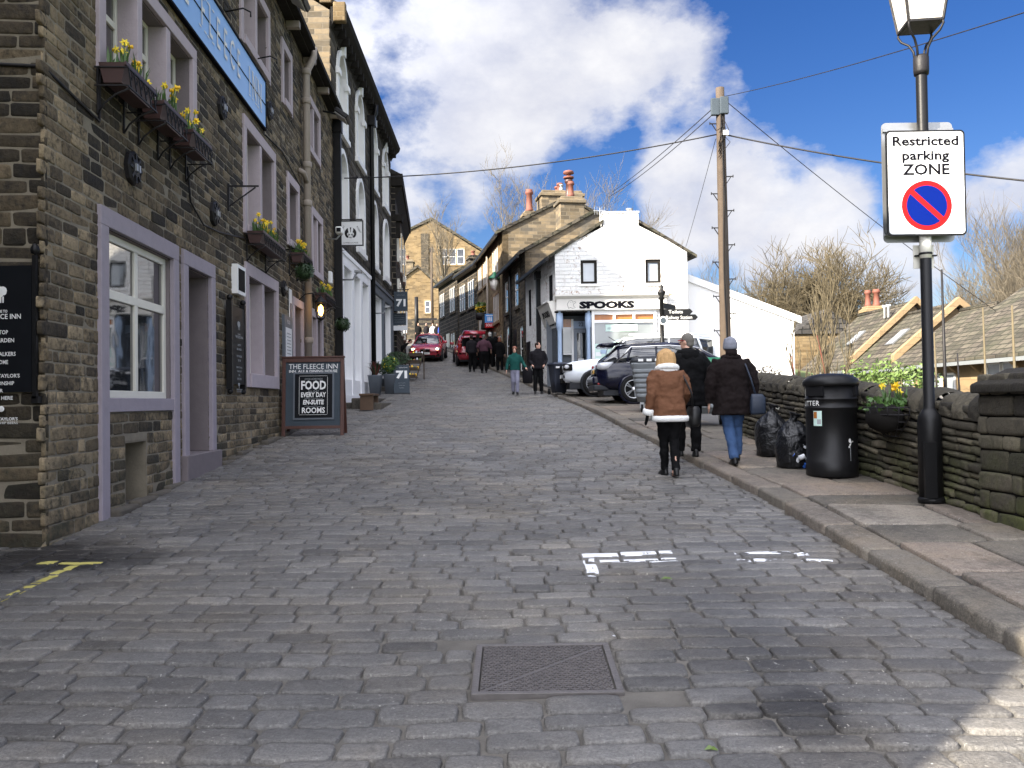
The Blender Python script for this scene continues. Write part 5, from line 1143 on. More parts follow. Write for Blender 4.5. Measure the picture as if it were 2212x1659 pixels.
mb.add([(-h1 - .03, -h1 - .03, hh + .01), (h1 + .03, -h1 - .03, hh + .01), (h1 + .03, h1 + .03, hh + .01), (-h1 - .03, h1 + .03, hh + .01), (0, 0, hh + .33)], [(3, 2, 1, 0), (0, 1, 4), (1, 2, 4), (2, 3, 4), (3, 0, 4)], 0, False, ML); mb.box(-.15, .15, -.15, .15, -.012, -.002, 0, ML)
mb.build('lantern_frame', 'black_iron', t)
mb = MB(); a, b = h0 - .006, h1 - .006
mb.add([(-a, -a, .01), (a, -a, .01), (a, a, .01), (-a, a, .01), (-b, -b, hh), (b, -b, hh), (b, b, hh), (-b, b, hh)], [(0, 1, 5, 4), (1, 2, 6, 5), (2, 3, 7, 6), (3, 0, 4, 7), (3, 2, 1, 0)], 0, False, ML); mb.build('lantern_glass', 'lamp_glass', t)
def rrect(w, h, r, n=6):
    return [(sx * (w - r) + r * math.cos(a0 + math.pi / 2 * i / n), sy * (h - r) + r * math.sin(a0 + math.pi / 2 * i / n)) for sx, sy, a0 in ((1, 1, 0), (-1, 1, math.pi / 2), (-1, -1, math.pi), (1, -1, 1.5 * math.pi)) for i in range(n + 1)]
pc = at(2000.5, 395, LY - .09); sw_, sh_ = .4, .535
t = T('parking_sign', 'white restricted parking zone plate with red and blue roundel on the lamp post', 'sign', pc)
mb = MB(); mb.prism(rrect(sw_, sh_, .045), 0, .012, 0); mb.prism(rrect(sw_ - .018, sh_ - .018, .035), -.003, 0, 1)
zz = lambda f: sh_ - 2 * sh_ * f
for s_, f, ft, sz in (('Restricted', .107, .665, .13), ('parking', .243, .475, .13), ('ZONE', .378, .475, .152)): mb.text(s_, sz, 0, zz(f), -.003, 2, off=.0035, fit=ft)
RX = Matrix.Translation((.0, -.003, zz(.715))) @ Matrix.Rotation(R(90), 4, 'X')
mb.lathe([(.253, 0), (.253, .002)], 48, 3, RX, False); mb.lathe([(.203, .002), (.203, .004)], 48, 4, RX, False)
c = Vector((0, -.0075, zz(.715))); d = Vector((math.cos(R(-43)), 0, math.sin(R(-43)))) * .212; n_ = Vector((d.z, 0, -d.x)).normalized() * .027
mb.add([c - d - n_, c - d + n_, c + d + n_, c + d - n_], [(3, 2, 1, 0)], 3)
mb.build('plate', ['black_paint', 'sign_white', 'letter_black', 'sign_red', 'sign_blue'], t)
mb = MB(); mb.box(-.1, .1, .012, .16, .28, .31); mb.box(-.1, .1, .012, .16, -.35, -.32); mb.build('clamp', 'grey_metal', t)
pc = at(1983, 394, LY + .09); t = T('parking_sign', 'grey back of a second sign plate facing away, behind the parking plate', 'sign', pc)
mb = MB(); mb.prism(rrect(.365, .62, .05), 0, .012); mb.box(-.36, .36, -.03, 0, .52, .55); mb.box(-.36, .36, -.03, 0, -.55, -.52); mb.build('plate', 'grey_metal', t)
pc = at(1995, 555, LY + .07); t = T('small_sign', 'small yellowed sign plate clamped to the lamp post below the big plates', 'sign', pc)
mb = MB(); mb.box(-.105, .105, 0, .006, -.12, .12); mb.build('plate', 'cream_frame', t); mb = MB(); mb.lathe([(.062, -.01), (.066, 0), (.062, .012)], 14, 0, Matrix.Translation((LX - pc.x, LY - pc.y, .02))); mb.box(-.1, .12, -.04, -.01, .0, .015); mb.build('clamp', 'black_iron', t)
o = MB(); o.lathe([(.0572, 2.48), (.0575, 2.72)], 14, 0); o = o.build('sticker', 'cream_frame', bpy.data.objects['lamp_post'])
# litter bin
g = ground_at(1798, 1028, .1); t = T('litter_bin', 'black round litter bin with domed lid beside the boundary wall', 'litter bin', g)
mb = MB(); mb.lathe([(.29, 0), (.305, .02), (.305, .2), (.298, .205), (.298, .82), (.31, .83), (.31, .845), (.3, .85), (.3, .93), (.31, .935), (.31, .95), (.298, .955), (.3, 1.12)], 32)
def wrap(mb, i0, Rr, a0):
    for i in range(i0, len(mb.v)): x, y, z = mb.v[i]; a = a0 + x / Rr; mb.v[i] = (Rr * math.sin(a), -Rr * math.cos(a), z)
i0 = len(mb.v); mb.text('LITTER', .085, 0, .89, 0, 1, space=1.1); wrap(mb, i0, .304, R(-72))
i0 = len(mb.v); mb.text('LITTER', .085, 0, .89, 0, 1, space=1.1); wrap(mb, i0, .304, R(108))
for (u0, u1, v0, v1, m_) in ((-.05, .06, .62, .8, 2), (-.045, .0, .71, .79, 4), (.0, .05, .64, .7, 3)):
    i0 = len(mb.v); k = 6; mb.add([(u0 + (u1 - u0) * i / k, 0, v) for v in (v0, v1) for i in range(k + 1)], [(i, i + 1, k + 2 + i, k + 1 + i) for i in range(k)], m_); wrap(mb, i0, .301 + .001 * m_, R(-52))
for k in range(6):
    i0 = len(mb.v); u, v, r = random.gauss(.0, .018), .42 + random.gauss(0, .03), random.uniform(.006, .02); mb.add([(u + r * math.cos(a), 0, v + r * math.sin(a) * 1.3) for a in np.arange(0, 6.2, .8)], [tuple(range(8))], 1); wrap(mb, i0, .302, R(24))
i0 = len(mb.v); mb.add([(-.004, 0, .12), (.003, 0, .12), (.004, 0, .42), (-.005, 0, .42)], [(0, 1, 2, 3)], 3); wrap(mb, i0, .3015, R(24))
mb.build('body', ['black_paint', 'letter_white', 'mint_poster', 'letter_dim', 'orange_glass'], t)
mb = MB(); mb.lathe([(.325, 1.1), (.33, 1.13), (.325, 1.17), (.26, 1.225), (.14, 1.25), (0, 1.257)], 32); mb.build('lid', 'black_paint', t)
for a in (-58, 62):
    mb = MB(); M_ = RZ(R(a)); mb.box(-.12, .12, -.306, -.27, .98, 1.1, 0, M_); mb.build('opening', 'interior_dark', t)
# rubbish bags
def bag(name, label, px, py, sx, sy, sz, seed, torn=False, dx=0):
    g = ground_at(px, py, .1); t = T(name, label, 'rubbish bag', g, 0, 'rubbish bags by the litter bin'); mb = MB()
    bm = bmesh.new(); bmesh.ops.create_icosphere(bm, subdivisions=4, radius=1); 
    for v in bm.verts:
        d = v.co.copy(); k = 1 + .1 * noise.noise(d * 1.6 + Vector((seed, 0, 0))); top = max(0, d.z); ang = math.atan2(d.y, d.x)
        k *= 1 + .05 * top * math.sin(ang * 11 + 2 * noise.noise(d * 3)) * (1 if d.z > .1 else .4) + .035 * noise.noise(d * 5 + Vector((0, seed, 0))) + .02 * abs(noise.noise(d * 11))
        z = d.z * sz * k; r = 1.0 if d.z < .45 else 1 - .68 * ((d.z - .45) / .55) ** 1.3
        if d.z < -.5: r *= 1.06; z = -.62 * sz + (d.z + .62) * sz * .15
        v.co = Vector((d.x * sx * k * r, d.y * sy * k * r, z + .64 * sz))
    mb.add([v.co[:] for v in bm.verts], [tuple(v.index for v in f.verts) for f in bm.faces], 0, True); bm.free()
    mb.build('sack', 'bag_film', t); zt = sz * 1.6
    mb = MB(); mb.lathe([(.06, 0), (.035, .03), (.07, .08), (.09, .11), (.02, .09)], 9, 0, Matrix.Translation((0, 0, zt - .03)) @ Matrix.Rotation(.3, 4, 'Y')); mb.build('knot', 'bag_film', t, disp=(.03, .04))
    if not torn:
        mb = MB(); mb.tube([(.05 * math.cos(a) + .01 * a, .05 * math.sin(a), zt + .03 + .03 * math.sin(a * 2)) for a in np.arange(0, 7, .7)], .008, 5); mb.build('tie', 'cream_frame', t)
    else:
        k = 0
        for x, z, r, m_ in ((.0, .3, .07, 'litter_white'), (-.08, .2, .05, 'litter_blue'), (.05, .2, .055, 'interior_dark'), (-.02, .12, .05, 'litter_white'), (.08, .28, .035, 'litter_white'), (.07, .04, .045, 'litter_blue'), (.0, .36, .05, 'litter_white'), (-.06, .27, .04, 'litter_blue'), (.03, .07, .05, 'interior_dark'), (.1, .13, .03, 'litter_white')):
            mb = MB(); M_ = Matrix.Translation((x, -sy * .9, z)) @ Matrix.Rotation(k * 1.7, 4, 'Y') @ Matrix.Rotation(.5 * math.sin(k * 2.3), 4, 'X'); k += 1; mb.prism([(-r * .8, -r * .4), (r * .3, -r * .55), (r * .85, r * .1), (r * .2, r * .5), (-r * .6, r * .3)], -.012, .012, 0, M_); mb.build('litter', m_, t)
        mb = MB(); mb.tube([(-.02, -sy - .03, .14), (.05, -sy - .05, .17)], .033, 10); mb.build('can', 'litter_white', t)
    return t
bag('rubbish_bag', 'full black rubbish bag tied at the top, leaning on the wall', 1668, 985, .25, .24, .42, 3)
bag('rubbish_bag', 'torn black rubbish bag spilling cans and wrappers next to the litter bin', 1716, 1010, .24, .22, .40, 9, True)
# wall basket of flowers
p = at(1945, 880, 9.6); xb = float(xw(9.6)); t = T('wall_basket', 'wire wall basket with yellow daffodils and pansies on the boundary wall', 'flower basket', (xb - .05, 9.6, zg(9.6) + 1.0), R(90))
mb = MB()
for k in range(5):
    z, r = -.32 * k / 4, .27 * math.cos(k / 4 * 1.25); mb.tube([(r * 1.5 * math.cos(a), r * math.sin(a) * 1.0, z) for a in np.linspace(0, math.pi, 11)], .008, 5)
for a in np.linspace(0, math.pi, 9): mb.tube([(.27 * math.cos(k / 4 * 1.25) * 1.5 * math.cos(a), .27 * math.cos(k / 4 * 1.25) * math.sin(a), -.32 * k / 4) for k in range(5)], .006, 5)
mb.build('basket', 'black_iron', t); mb = MB(); mb.ball((0, .1, -.12), (.32, .17, .17), 12, 7); mb.build('liner', 'gap_dark', t, disp=(.05, .08))
mb = daffs(.4, 5, .24, .08); i0 = len(mb.v)
for k in range(90):
    c = Vector((random.uniform(-.36, .36), random.uniform(-.02, .26), random.uniform(-.03, .12))); u = Vector(rng.normal(size=3)).normalized() * .035; v = u.orthogonal().normalized() * .02; mb.add([c - u, c + v, c + u, c - v], [(0, 1, 2, 3)], 0)
mb.build('foliage', ['leaf', 'petal', 'petal_deep'], t)
# the big inn board
a, b = ground_at(609, 946), ground_at(737, 941); mid = (a + b) / 2; yaw = math.atan2(b.y - a.y, b.x - a.x); yaw = R(2)
W_ = .585; t = T('advertising_board', 'large wood framed chalkboard advertising food and rooms, standing before the inn', 'advertising board', (mid.x + .02, mid.y, zg(mid.y)), yaw)
MT = Matrix.Rotation(R(-5), 4, 'X')
mb = MB(); H_ = 1.6
for sx in (-1, 1): mb.box(sx * W_ - .035, sx * W_ + .035, -.03, .03, 0, H_, 0, MT)
mb.box(-W_ + .035, W_ - .035, -.03, .03, H_ - .09, H_, 0, MT); mb.box(-W_ + .035, W_ - .035, -.03, .03, .16, .22, 0, MT); mb.box(-W_ - .05, W_ + .05, -.05, .05, H_, H_ + .03, 0, MT)
mb.build('frame', 'board_wood', t, .006)
mb = MB(); mb.box(-W_ + .035, W_ - .035, -.006, .01, .22, H_ - .09, 0, MT)
x0_, x1_, z0_, z1_ = -.36, .39, .38, 1.27; mb.box(x0_ - .035, x1_ + .035, -.03, -.006, z0_ - .035, z1_ + .035, 1, MT); mb.box(x0_, x1_, -.034, -.03, z0_, z1_, 2, MT)
Y = -.036; cx = .015
for p in ((-.27, .29, 1.225, 1.23), (-.27, .29, .44, .445)): mb.box(p[0], p[1], Y - .002, Y, p[2], p[3], 3, MT)
for x in (-.275, .29): mb.box(x, x + .006, Y - .002, Y, .46, 1.21, 3, MT)
mb.text('THE FLEECE INN', .145, 0, 1.42, -.006, 3, MT, fit=.98); mb.text('INN, ALE & DINING HOUSE', .075, 0, 1.325, -.006, 3, MT, fit=.97, off=.0015)
mb.text('GOOD HOME MADE', .055, cx, 1.16, Y, 4, MT, fit=.36); mb.text('FOOD', .24, cx, 1.03, Y, 3, MT, fit=.5, off=.008); mb.text('ALL DAY', .05, cx, .915, Y, 4, MT, fit=.22)
mb.text('EVERY DAY', .135, cx, .84, Y, 3, MT, fit=.5, off=.004); mb.text('EN-SUITE', .125, cx, .69, Y, 3, MT, fit=.42, off=.005, shear=.1); mb.text('ROOMS', .155, cx, .525, Y, 3, MT, fit=.46, off=.004)
for z in (.765, .61): mb.tube([tuple(MT @ Vector((cx - .18 + .036 * i, Y - .002, z + .008 * math.sin(i * 1.3)))) for i in range(11)], .0035, 4, 4)
mb.build('panel', ['board_grey', 'slate_blue', 'board_black', 'letter_white', 'letter_dim'], t)
mb = MB(); MT2 = Matrix.Translation((0, .48, 0)) @ Matrix.Rotation(R(12), 4, 'X')
for sx in (-1, 1): mb.box(sx * W_ - .03, sx * W_ + .03, -.02, .03, 0, 1.5, 0, MT2)
mb.box(-W_, W_, -.01, .01, .25, 1.45, 0, MT2); mb.build('rear_leg', 'board_wood', t)
# the 71 boards
def script(mb, x, z, w, y, mat, M=None, h=.05, n=34, seed=0):
    pts = [(x - w / 2 + w * i / n + .012 * math.sin(i * 2.1), y, z + h * .5 * math.sin(i * 1.25 + seed) * (.5 + .5 * abs(math.sin(i * .37 + seed)))) for i in range(n + 1)]
    mb.tube([M @ Vector(p) for p in pts] if M else pts, .0045, 4, mat)
g = ground_at(868, 852); t = T('advertising_board', 'grey sloping pavement board with a big white 71 before the flower pots', 'advertising board', g, R(8)); MT = Matrix.Rotation(R(-12), 4, 'X')
mb = MB(); mb.prism(rrect(.28, .53, .04), 0, .03, 0, MT @ Matrix.Translation((0, 0, .56))); mb.text('71', .36, .0, .72, -.003, 1, MT, fit=.4, off=.02); script(mb, .06, .99, .3, -.004, 1, MT)
for k in range(3): script(mb, 0, .42 - k * .09, .26 - k * .05, -.004, 2, MT, .035, 24, k)
mb.build('board', ['board_grey', 'letter_white', 'letter_dim'], t); mb = MB(); mb.box(-.3, .3, -.04, .34, 0, .06); mb.build('foot', 'dark_plastic', t)
pc = at(866, 650, 38.2); t = T('hanging_sign', 'dark grey hanging sign with white 71 over the street', 'sign', pc)
mb = MB(); mb.box(-.3, .3, -.02, .02, -.45, .42); mb.text('71', .42, 0, -.1, -.02, 1, fit=.42, off=.02); script(mb, 0, .26, .36, -.024, 2); mb.bar((-.7, 0, .5), (.36, 0, .5), .04, .04, 3); mb.box(-.3, -.27, -.02, .02, .42, .5, 3); mb.box(.27, .3, -.02, .02, .42, .5, 3); mb.build('board', ['board_grey', 'letter_white', 'letter_dim', 'black_iron'], t)
pc = at(863, 690, 38.6); t = T('shop_sign', 'dark notice panel with pale edge below the hanging 71 sign', 'sign', pc)
mb = MB(); mb.box(-.32, .3, -.02, .02, -.26, .28); mb.box(.3, .36, -.03, .03, -.5, .36, 1); mb.box(-.32, .3, -.02, .02, -.5, -.28, 1)
for k in range(4): script(mb, 0, .18 - .1 * k, .44, -.024, 2, None, .03, 30, k)
mb.build('panel', ['board_grey', 'sign_white', 'letter_dim'], t)
pc = at(757.5, 504, 24.75); t = T('hanging_sign', 'square white hanging sign with a white rabbit on a black disc', 'sign', pc)
mb = MB(); q = .34; mb.box(-q, q, -.02, .02, -q, q)
for p in ((-q - .03, q + .03, q, q + .03), (-q - .03, q + .03, -q - .03, -q), (-q - .03, -q, -q, q), (q, q + .03, -q, q)): mb.box(p[0], p[1], -.03, .03, p[2], p[3], 1)
RX = Matrix.Translation((0, -.02, .0)) @ Matrix.Rotation(R(90), 4, 'X'); mb.lathe([(.17, 0), (.17, .003)], 30, 1, RX, False)
for x, z, rx, rz_, ti in ((0, -.06, .075, .085, 0), (0, -.16, .1, .05, 0), (-.04, .1, .032, .13, .12), (.045, .1, .032, .13, -.12), (-.06, -.03, .04, .05, 0), (.06, -.03, .04, .05, 0)):
    mb.add([(x + rx * math.cos(a) * math.cos(ti) - rz_ * math.sin(a) * math.sin(ti), -.026 - (.001 if ti else 0), z + rx * math.cos(a) * math.sin(ti) + rz_ * math.sin(a) * math.cos(ti)) for a in np.linspace(0, 2 * math.pi, 18, endpoint=False)], [tuple(range(18))], 0)
for x in (-.03, .03): mb.ball((x, -.028, -.04), (.01, .002, .012), 6, 4, 1)
mb.text('THE FAT', .07, -.24, .1, -.02, 1, Matrix.Translation((-.24, 0, .1)) @ Matrix.Rotation(R(-62), 4, 'Y') @ Matrix.Translation((.24, 0, -.1))); mb.text('RABBIT', .07, .24, .1, -.02, 1, Matrix.Translation((.24, 0, .1)) @ Matrix.Rotation(R(62), 4, 'Y') @ Matrix.Translation((-.24, 0, -.1)))
mb.text('COFFEE LOUNGE', .06, 0, -.28, -.02, 1, fit=.44); mb.bar((-q - .1, 0, q + .06), (q, 0, q + .06), .03, .03, 1); mb.tube([(-.3, 0, -q - .03), (-.1, 0, -.48), (-.33, 0, -.5)], .012, 5, 1)
mb.build('board', ['sign_white', 'black_iron'], t)
# pots and rack in front of the tall house
def pot_plant(label, x, y, h, r, kind, square=True, group='pots outside the tall house'):
    t = T('potted_plant', label, 'potted plant', (x, y, zg(y)), 0, group); mb = MB(); mb.rings([(0, 0, 0, r * .7, r * .7), (0, 0, h * .95, r, r), (0, 0, h, r * 1.08, r * 1.08), (0, 0, h - .04, r * .9, r * .9)], 16, 9 if square else 2); mb.build('pot', 'slate_blue' if square else 'terracotta', t)
    mb = MB()
    if kind == 'grass':
        for i in range(130):
            a = random.uniform(0, 6.28); l = random.uniform(.35, .7); b = random.uniform(.1, .5); c, s = math.cos(a), math.sin(a); p0 = Vector((c * .06, s * .06, h)); p1 = Vector((c * b * .5, s * b * .5, h + l * .7)); p2 = Vector((c * b, s * b, h + l * .75)); n_ = Vector((-s, c, 0)) * .014
            mb.add([p0 - n_, p0 + n_, p1 + n_, p1 - n_, p2], [(0, 1, 2, 3), (3, 2, 4)], 2 if random.random() < .4 else 0)
    else:
        for i in range(700):
            d = Vector(rng.normal(size=3)); d.normalize(); rr = random.uniform(.5, 1) * r * 1.5; c = Vector((d.x * rr, d.y * rr, h + (.25 + (abs(d.z) if kind == 'cone' else d.z * .45 + .2) * (.9 if kind == 'cone' else .6))))
            if kind == 'cone': kf = max(.1, 1.25 - (c.z - h) * .95); c.x *= kf; c.y *= kf
            u = Vector(rng.normal(size=3)).normalized() * .05; v = u.orthogonal().normalized() * .025; mb.add([c - u, c + v, c + u, c - v], [(0, 1, 2, 3)], 1 if i % 23 == 0 and kind == 'flower' else 0)
    mb.build('foliage', ['leaf_dark' if kind != 'flower' else 'leaf', 'petal', 'leaf_red'], t); return t
pot_plant('tall square slate pot with spiky red and green leaves by the black downpipe', -4.85, 30.4, .72, .24, 'grass'); pot_plant('tall square slate pot with yellow flowers right of the spiky one', -4.4, 30.9, .72, .22, 'flower'); pot_plant('dark bushy plant in a pot behind the 71 pavement board', -4.75, 33.0, .4, .3, 'bush'); pot_plant('round bush in a pot beside the blue framed window', -4.9, 36.5, .6, .4, 'bush')
g = ground_at(893, 822); t = T('flower_rack', 'wooden display rack stacked with bright goods behind the 71 board', 'display rack', (g.x, g.y, g.z), R(-12))
mb = MB()
for k in range(4): mb.box(-.32, .32, -.62 + k * .3, -.3 + k * .3, .1 + k * .32, .13 + k * .32); mb.box(-.32, .32, -.64 + k * .3, -.62 + k * .3, .1 + k * .32, .24 + k * .32)
for x in (-.34, .32): mb.bar((x, -.6, .05), (x, .5, 1.25), .03, .06); mb.bar((x, .5, 0), (x, .5, 1.4), .03, .05)
mb.build('shelf', 'old_wood', t)
cols = ['petal', 'petal_deep', 'litter_white', 'leaf_bright', 'tail_red', 'wicker', 'lilac_stone']
for k in range(4):
    for j in range(5):
        c = random.choice(cols); mb = MB(); mb.rings([(0, 0, 0, .045, .045), (0, 0, .1, .055, .055), (0, 0, random.uniform(.15, .22), .03, .03)], 8, 2.5, 0, Matrix.Translation((-.26 + j * .13, -.46 + k * .3, .13 + k * .32))); mb.build('goods', c, t)
# telegraph pole and its wires
py_ = 22.4; pt, pb_ = at(1555, 190, py_), at(1567, 725, py_); t = T('telegraph_pole', 'tall weathered wooden telegraph pole with climbing steps and grey boxes', 'telegraph pole', (pb_.x, py_, zg(py_) + .1)); dz0 = zg(py_) + .1
hT = pt.z - dz0; lean = pt.x - pb_.x
ax_ = lambda z: lean * max(0, z - (pb_.z - dz0)) / (hT - (pb_.z - dz0))
mb = MB(); mb.tube([(ax_(z), 0, z) for z in np.linspace(-.2, hT, 9)], [.155 - .045 * i / 8 for i in range(9)], 14); mb.build('pole', 'old_wood', t)
for i in range(11):
    z = hT - 1.9 - .45 * i if i else hT - .95; s = 1 if i % 2 else -1
    mb = MB(); mb.bar((ax_(z) + s * .1, 0, z), (ax_(z) + s * .3, -.02, z), .03, .025); mb.bar((ax_(z) + s * .29, -.02, z - .03), (ax_(z) + s * .29, -.02, z + .04), .02, .02); mb.bar((ax_(z) + s * .12, 0, z - .18), (ax_(z) + s * .24, -.01, z), .02, .02); mb.build('step', 'black_iron', t)
for dx, dy in ((-.15, -.06), (.06, -.17)):
    mb = MB(); mb.box(lean + dx - .11, lean + dx + .11, dy - .06, dy + .06, hT - .75, hT - .3); mb.build('junction_box', 'board_grey', t, .02)
mb = MB(); mb.box(lean + .02, lean + .16, -.2, -.1, hT - 1.3, hT - 1.18); mb.build('junction_box', 'sign_white', t)
mb = MB()
for k in range(3): mb.tube([(ax_(z) + .03 * k - .02 + .02 * math.sin(z * 1.3 + k), -.155 + .01 * k, z) for z in np.linspace(1, hT - .4, 22)], .014, 5)
for k in range(6): mb.tube([(lean + random.uniform(-.14, .14), -.13, hT - .3 - random.random()), (lean + random.uniform(-.2, .2), -.2, hT - 1 - random.random() * .5), (lean + random.uniform(-.12, .12), -.13, hT - 1.5 - random.random() * .4)], .01, 4)
mb.build('cable', 'black_iron', t)
mb = MB(); mb.tube([(lean - .13, 0, hT - .28), (lean + .2, 0, hT - .26)], .015, 6); mb.build('cross_arm', 'black_iron', t)
def wire(label, a, b, sag, r):
    mb = MB(); n = 24; pts = []
    for i in range(n + 1):
        u = i / n; p = a.lerp(b, u); p.z -= sag * 4 * u * (1 - u); pts.append(p - a)
    mb.tube(pts, r, 5); o = mb.build('overhead_wire', 'black_iron'); o.location = a; tag(o, label, 'wire', 'wires from the telegraph pole')
top = Vector((pt.x, py_, pt.z))
wire('thick cable from the telegraph pole across the street to the tall house', at(1550, 290, py_), Vector((-4.95, 25.6, at(738, 385, 25.6).z)), .25, .018)
wire('thick cable from the telegraph pole passing behind the parking sign to the right', at(1572, 292, py_), at(2330, 402, 16), .12, .02)
wire('thin wire rising from the pole top to the upper right corner', at(1566, 208, py_), at(2420, -40, 9.5), .1, .009)
wire('thin wire from the pole down to the right behind the parking sign', at(1570, 220, py_), at(2170, 685, 30.8), .15, .011)
wire('upper of two wires from the pole to the buff house chimney', at(1540, 234, py_), at(1322, 415, 42.6), .1, .013)
wire('lower of two wires from the pole to the buff house chimney', at(1541, 246, py_), at(1316, 425, 42.6), .15, .013)
wire('thin wire from the pole down to the white shop roof', at(1546, 300, py_), at(1482, 532, 31.5), .05, .008)
# finger post
fy = 26.0; pb_ = at(1431, 760, fy); z0 = zg(fy) + .1; t = T('finger_post', 'black cast iron finger post with finial, pointing to the toilets and station', 'signpost', (pb_.x, fy, z0)); zT = at(1431, 612, fy).z - z0
mb = MB(); mb.lathe([(.11, 0), (.11, .5), (.075, .6), (.07, 1.6), (.085, 1.62), (.085, 1.7), (.065, 1.75), (.06, zT - .5), (.1, zT - .47), (.06, zT - .4), (.13, zT - .3), (.12, zT - .26), (.05, zT - .2), (.06, zT - .12), (.02, zT - .04), (0, zT)], 14); mb.build('post', 'black_paint', t)
for (u0, u1, v0, v1, s_, ang) in ((1435, 1502, 668, 679, 'Toilets', 0), (1435, 1513, 680, 691, 'Railway Station', 0), (1440, 1460, 655, 664, '', -55)):
    p, q = at(u0, v0, fy), at(u1, v1, fy); l = (q.x - p.x) if not ang else 1.0; zc = (p.z + q.z) / 2 - z0; h = .085; M_ = Matrix.Translation((0, 0, zc)) @ RZ(R(-ang if ang else 0))
    mb = MB(); mb.prism([(.05, -h), (l - .08, -h), (l, 0), (l - .08, h), (.05, h)], -.02, .02, 0, M_); s_ and mb.text(s_, .15, .12 if s_ != 'Toilets' else .2, -.005, -.02, 1, M_, align='LEFT', fit=min(l - .3, .1 * len(s_) * .62)); mb.build('finger', ['black_paint', 'letter_white'], t)
mb = MB(); RX = Matrix.Translation((.02, -.1, at(1437, 693, fy).z - z0)) @ Matrix.Rotation(R(90), 4, 'X'); mb.lathe([(.13, 0), (.13, .02)], 20, 0, RX, False); mb.lathe([(.09, .02), (.09, .024)], 16, 1, RX, False); mb.build('roundel', ['letter_white', 'board_grey'], t)
# bins
def wheelie(label, x, y, rz, mat, z=None):
    t = T('wheeled_bin', label, 'wheelie bin', (x, y, z if z is not None else zg(y) + .1), rz); mb = MB(); mb.rings([(0, 0, .06, .2, .23), (0, .02, .5, .235, .28), (0, .03, .93, .27, .33), (0, .03, .97, .29, .35)], 24, 9); mb.build('body', mat, t)
    mb = MB(); mb.rings([(0, .02, .97, .3, .37), (0, .02, 1.0, .3, .38), (0, .03, 1.05, .27, .33), (0, .03, 1.06, .2, .25)], 24, 9); mb.bar((-.22, .42, 1.0), (.22, .42, 1.0), .04, .04); mb.build('lid', mat, t)
    for s in (-1, 1): mb = MB(); mb.tube([(s * .22, .27, .1), (s * .28, .27, .1)], .1, 14); mb.build('wheel', 'rubber', t)
    mb = MB(); mb.box(-.2, -.08, -.36, -.33, .86, .92); mb.build('sticker', 'letter_white', t); return t
wheelie('black wheelie bin at the corner of the white shop', at(1209, 838, 27.9).x, 28.4, R(15), 'navy_plastic', zg(28.4) + .1)
def eurobin(label, x, y, rz, lid, openlid=False):
    t = T('large_bin', label, 'refuse bin', (x, y, zg(y) + .1), rz, 'grey four wheeled refuse bins'); mb = MB()
    mb.rings([(0, 0, .25, .52, .36), (0, 0, .5, .58, .42), (0, 0, 1.1, .66, .5), (0, 0, 1.16, .69, .53), (0, 0, 1.2, .69, .53)], 32, 9)
    for k in range(6): z = .36 + .12 * k; w = .535 + .13 * (z - .25) / .9; d = .39 + .12 * (z - .25) / .9; mb.rings([(0, 0, z, w + .008, d + .012), (0, 0, z + .02, w + .01, d + .016), (0, 0, z + .07, w + .014, d + .02), (0, 0, z + .09, w + .012, d + .012)], 32, 9)
    mb.build('body', 'grey_plastic', t); mb = MB()
    if openlid: mb.rings([(0, .02, 1.2, .7, .54), (0, .02, 1.24, .71, .55), (0, .02, 1.32, .66, .5), (0, .02, 1.36, .5, .4)], 24, 7); 
    else: mb.rings([(0, 0, 1.2, .7, .55), (0, 0, 1.25, .7, .55), (0, 0, 1.34, .62, .47), (0, 0, 1.37, .4, .3)], 32, 6)
    mb.build('lid', lid, t)
    if openlid:
        for k in range(4): mb = MB(); mb.box(-.5 + k * .2, -.38 + k * .2, -.56, -.54, 1.23, 1.29); mb.build('sticker', 'letter_white', t)
    for sx in (-1, 1):
        for sy in (-1, 1): mb = MB(); mb.tube([(sx * .42 - .03, sy * .3, .1), (sx * .42 + .03, sy * .3, .1)], .1, 14); mb.box(sx * .42 - .05, sx * .42 + .05, sy * .3 - .03, sy * .3 + .03, .1, .27, 1); mb.build('wheel', ['rubber', 'grey_metal'], t)
    return t
eurobin('large grey refuse bin with green lid between the walkers', 3.85, 17.35, R(-4), 'green_lid')
eurobin('large grey refuse bin with black lid beside the dark blue car', 3.62, 21.1, R(-8), 'dark_plastic', True)
# things on the right terrace
def on_row(px, py, y, off=.0): return at(px, py, y)
pc = at(1058, 693, 46.3); t = T('estate_sign', 'blue and red sold board fixed on the buff house front', 'sign', pc, R(-10))
mb = MB(); mb.box(-.27, .27, -.02, .02, -.1, .38); mb.box(-.27, .27, -.02, .02, -.38, -.1, 1); mb.text('SOLD', .2, 0, -.24, -.02, 2, fit=.42, off=.004); mb.box(-.2, .2, -.024, -.02, .27, .31, 2)
for x in (-.09, 0, .09): mb.box(x - .03, x + .03, -.024, -.02, -.02, .15, 2); mb.ball((x, -.022, .19), (.03, .003, .03), 8, 5, 2)
mb.bar((.27, 0, .0), (.9, .1, .0), .04, .04, 3); mb.build('board', ['estate_blue', 'sign_red', 'sign_white', 'old_wood'], t)
pc = at(1068, 612, 44.0); t = T('wall_lantern', 'hanging street lantern with green top on the buff house', 'lantern', pc)
mb = MB(); mb.rings([(0, 0, -.35, .17, .17), (0, 0, .22, .27, .27)], 4, 2); mb.build('glass', 'lamp_glass', t); mb = MB(); mb.rings([(0, 0, .22, .32, .32), (0, 0, .3, .28, .28), (0, 0, .45, .12, .12), (0, 0, .6, .05, .05)], 8, 2); mb.build('top', 'green_lid', t); mb = MB(); mb.tube([(0, 0, .55), (.3, 0, .5), (.8, .1, .0), (.95, .15, -.3)], .02, 5); mb.build('bracket', 'black_iron', t)
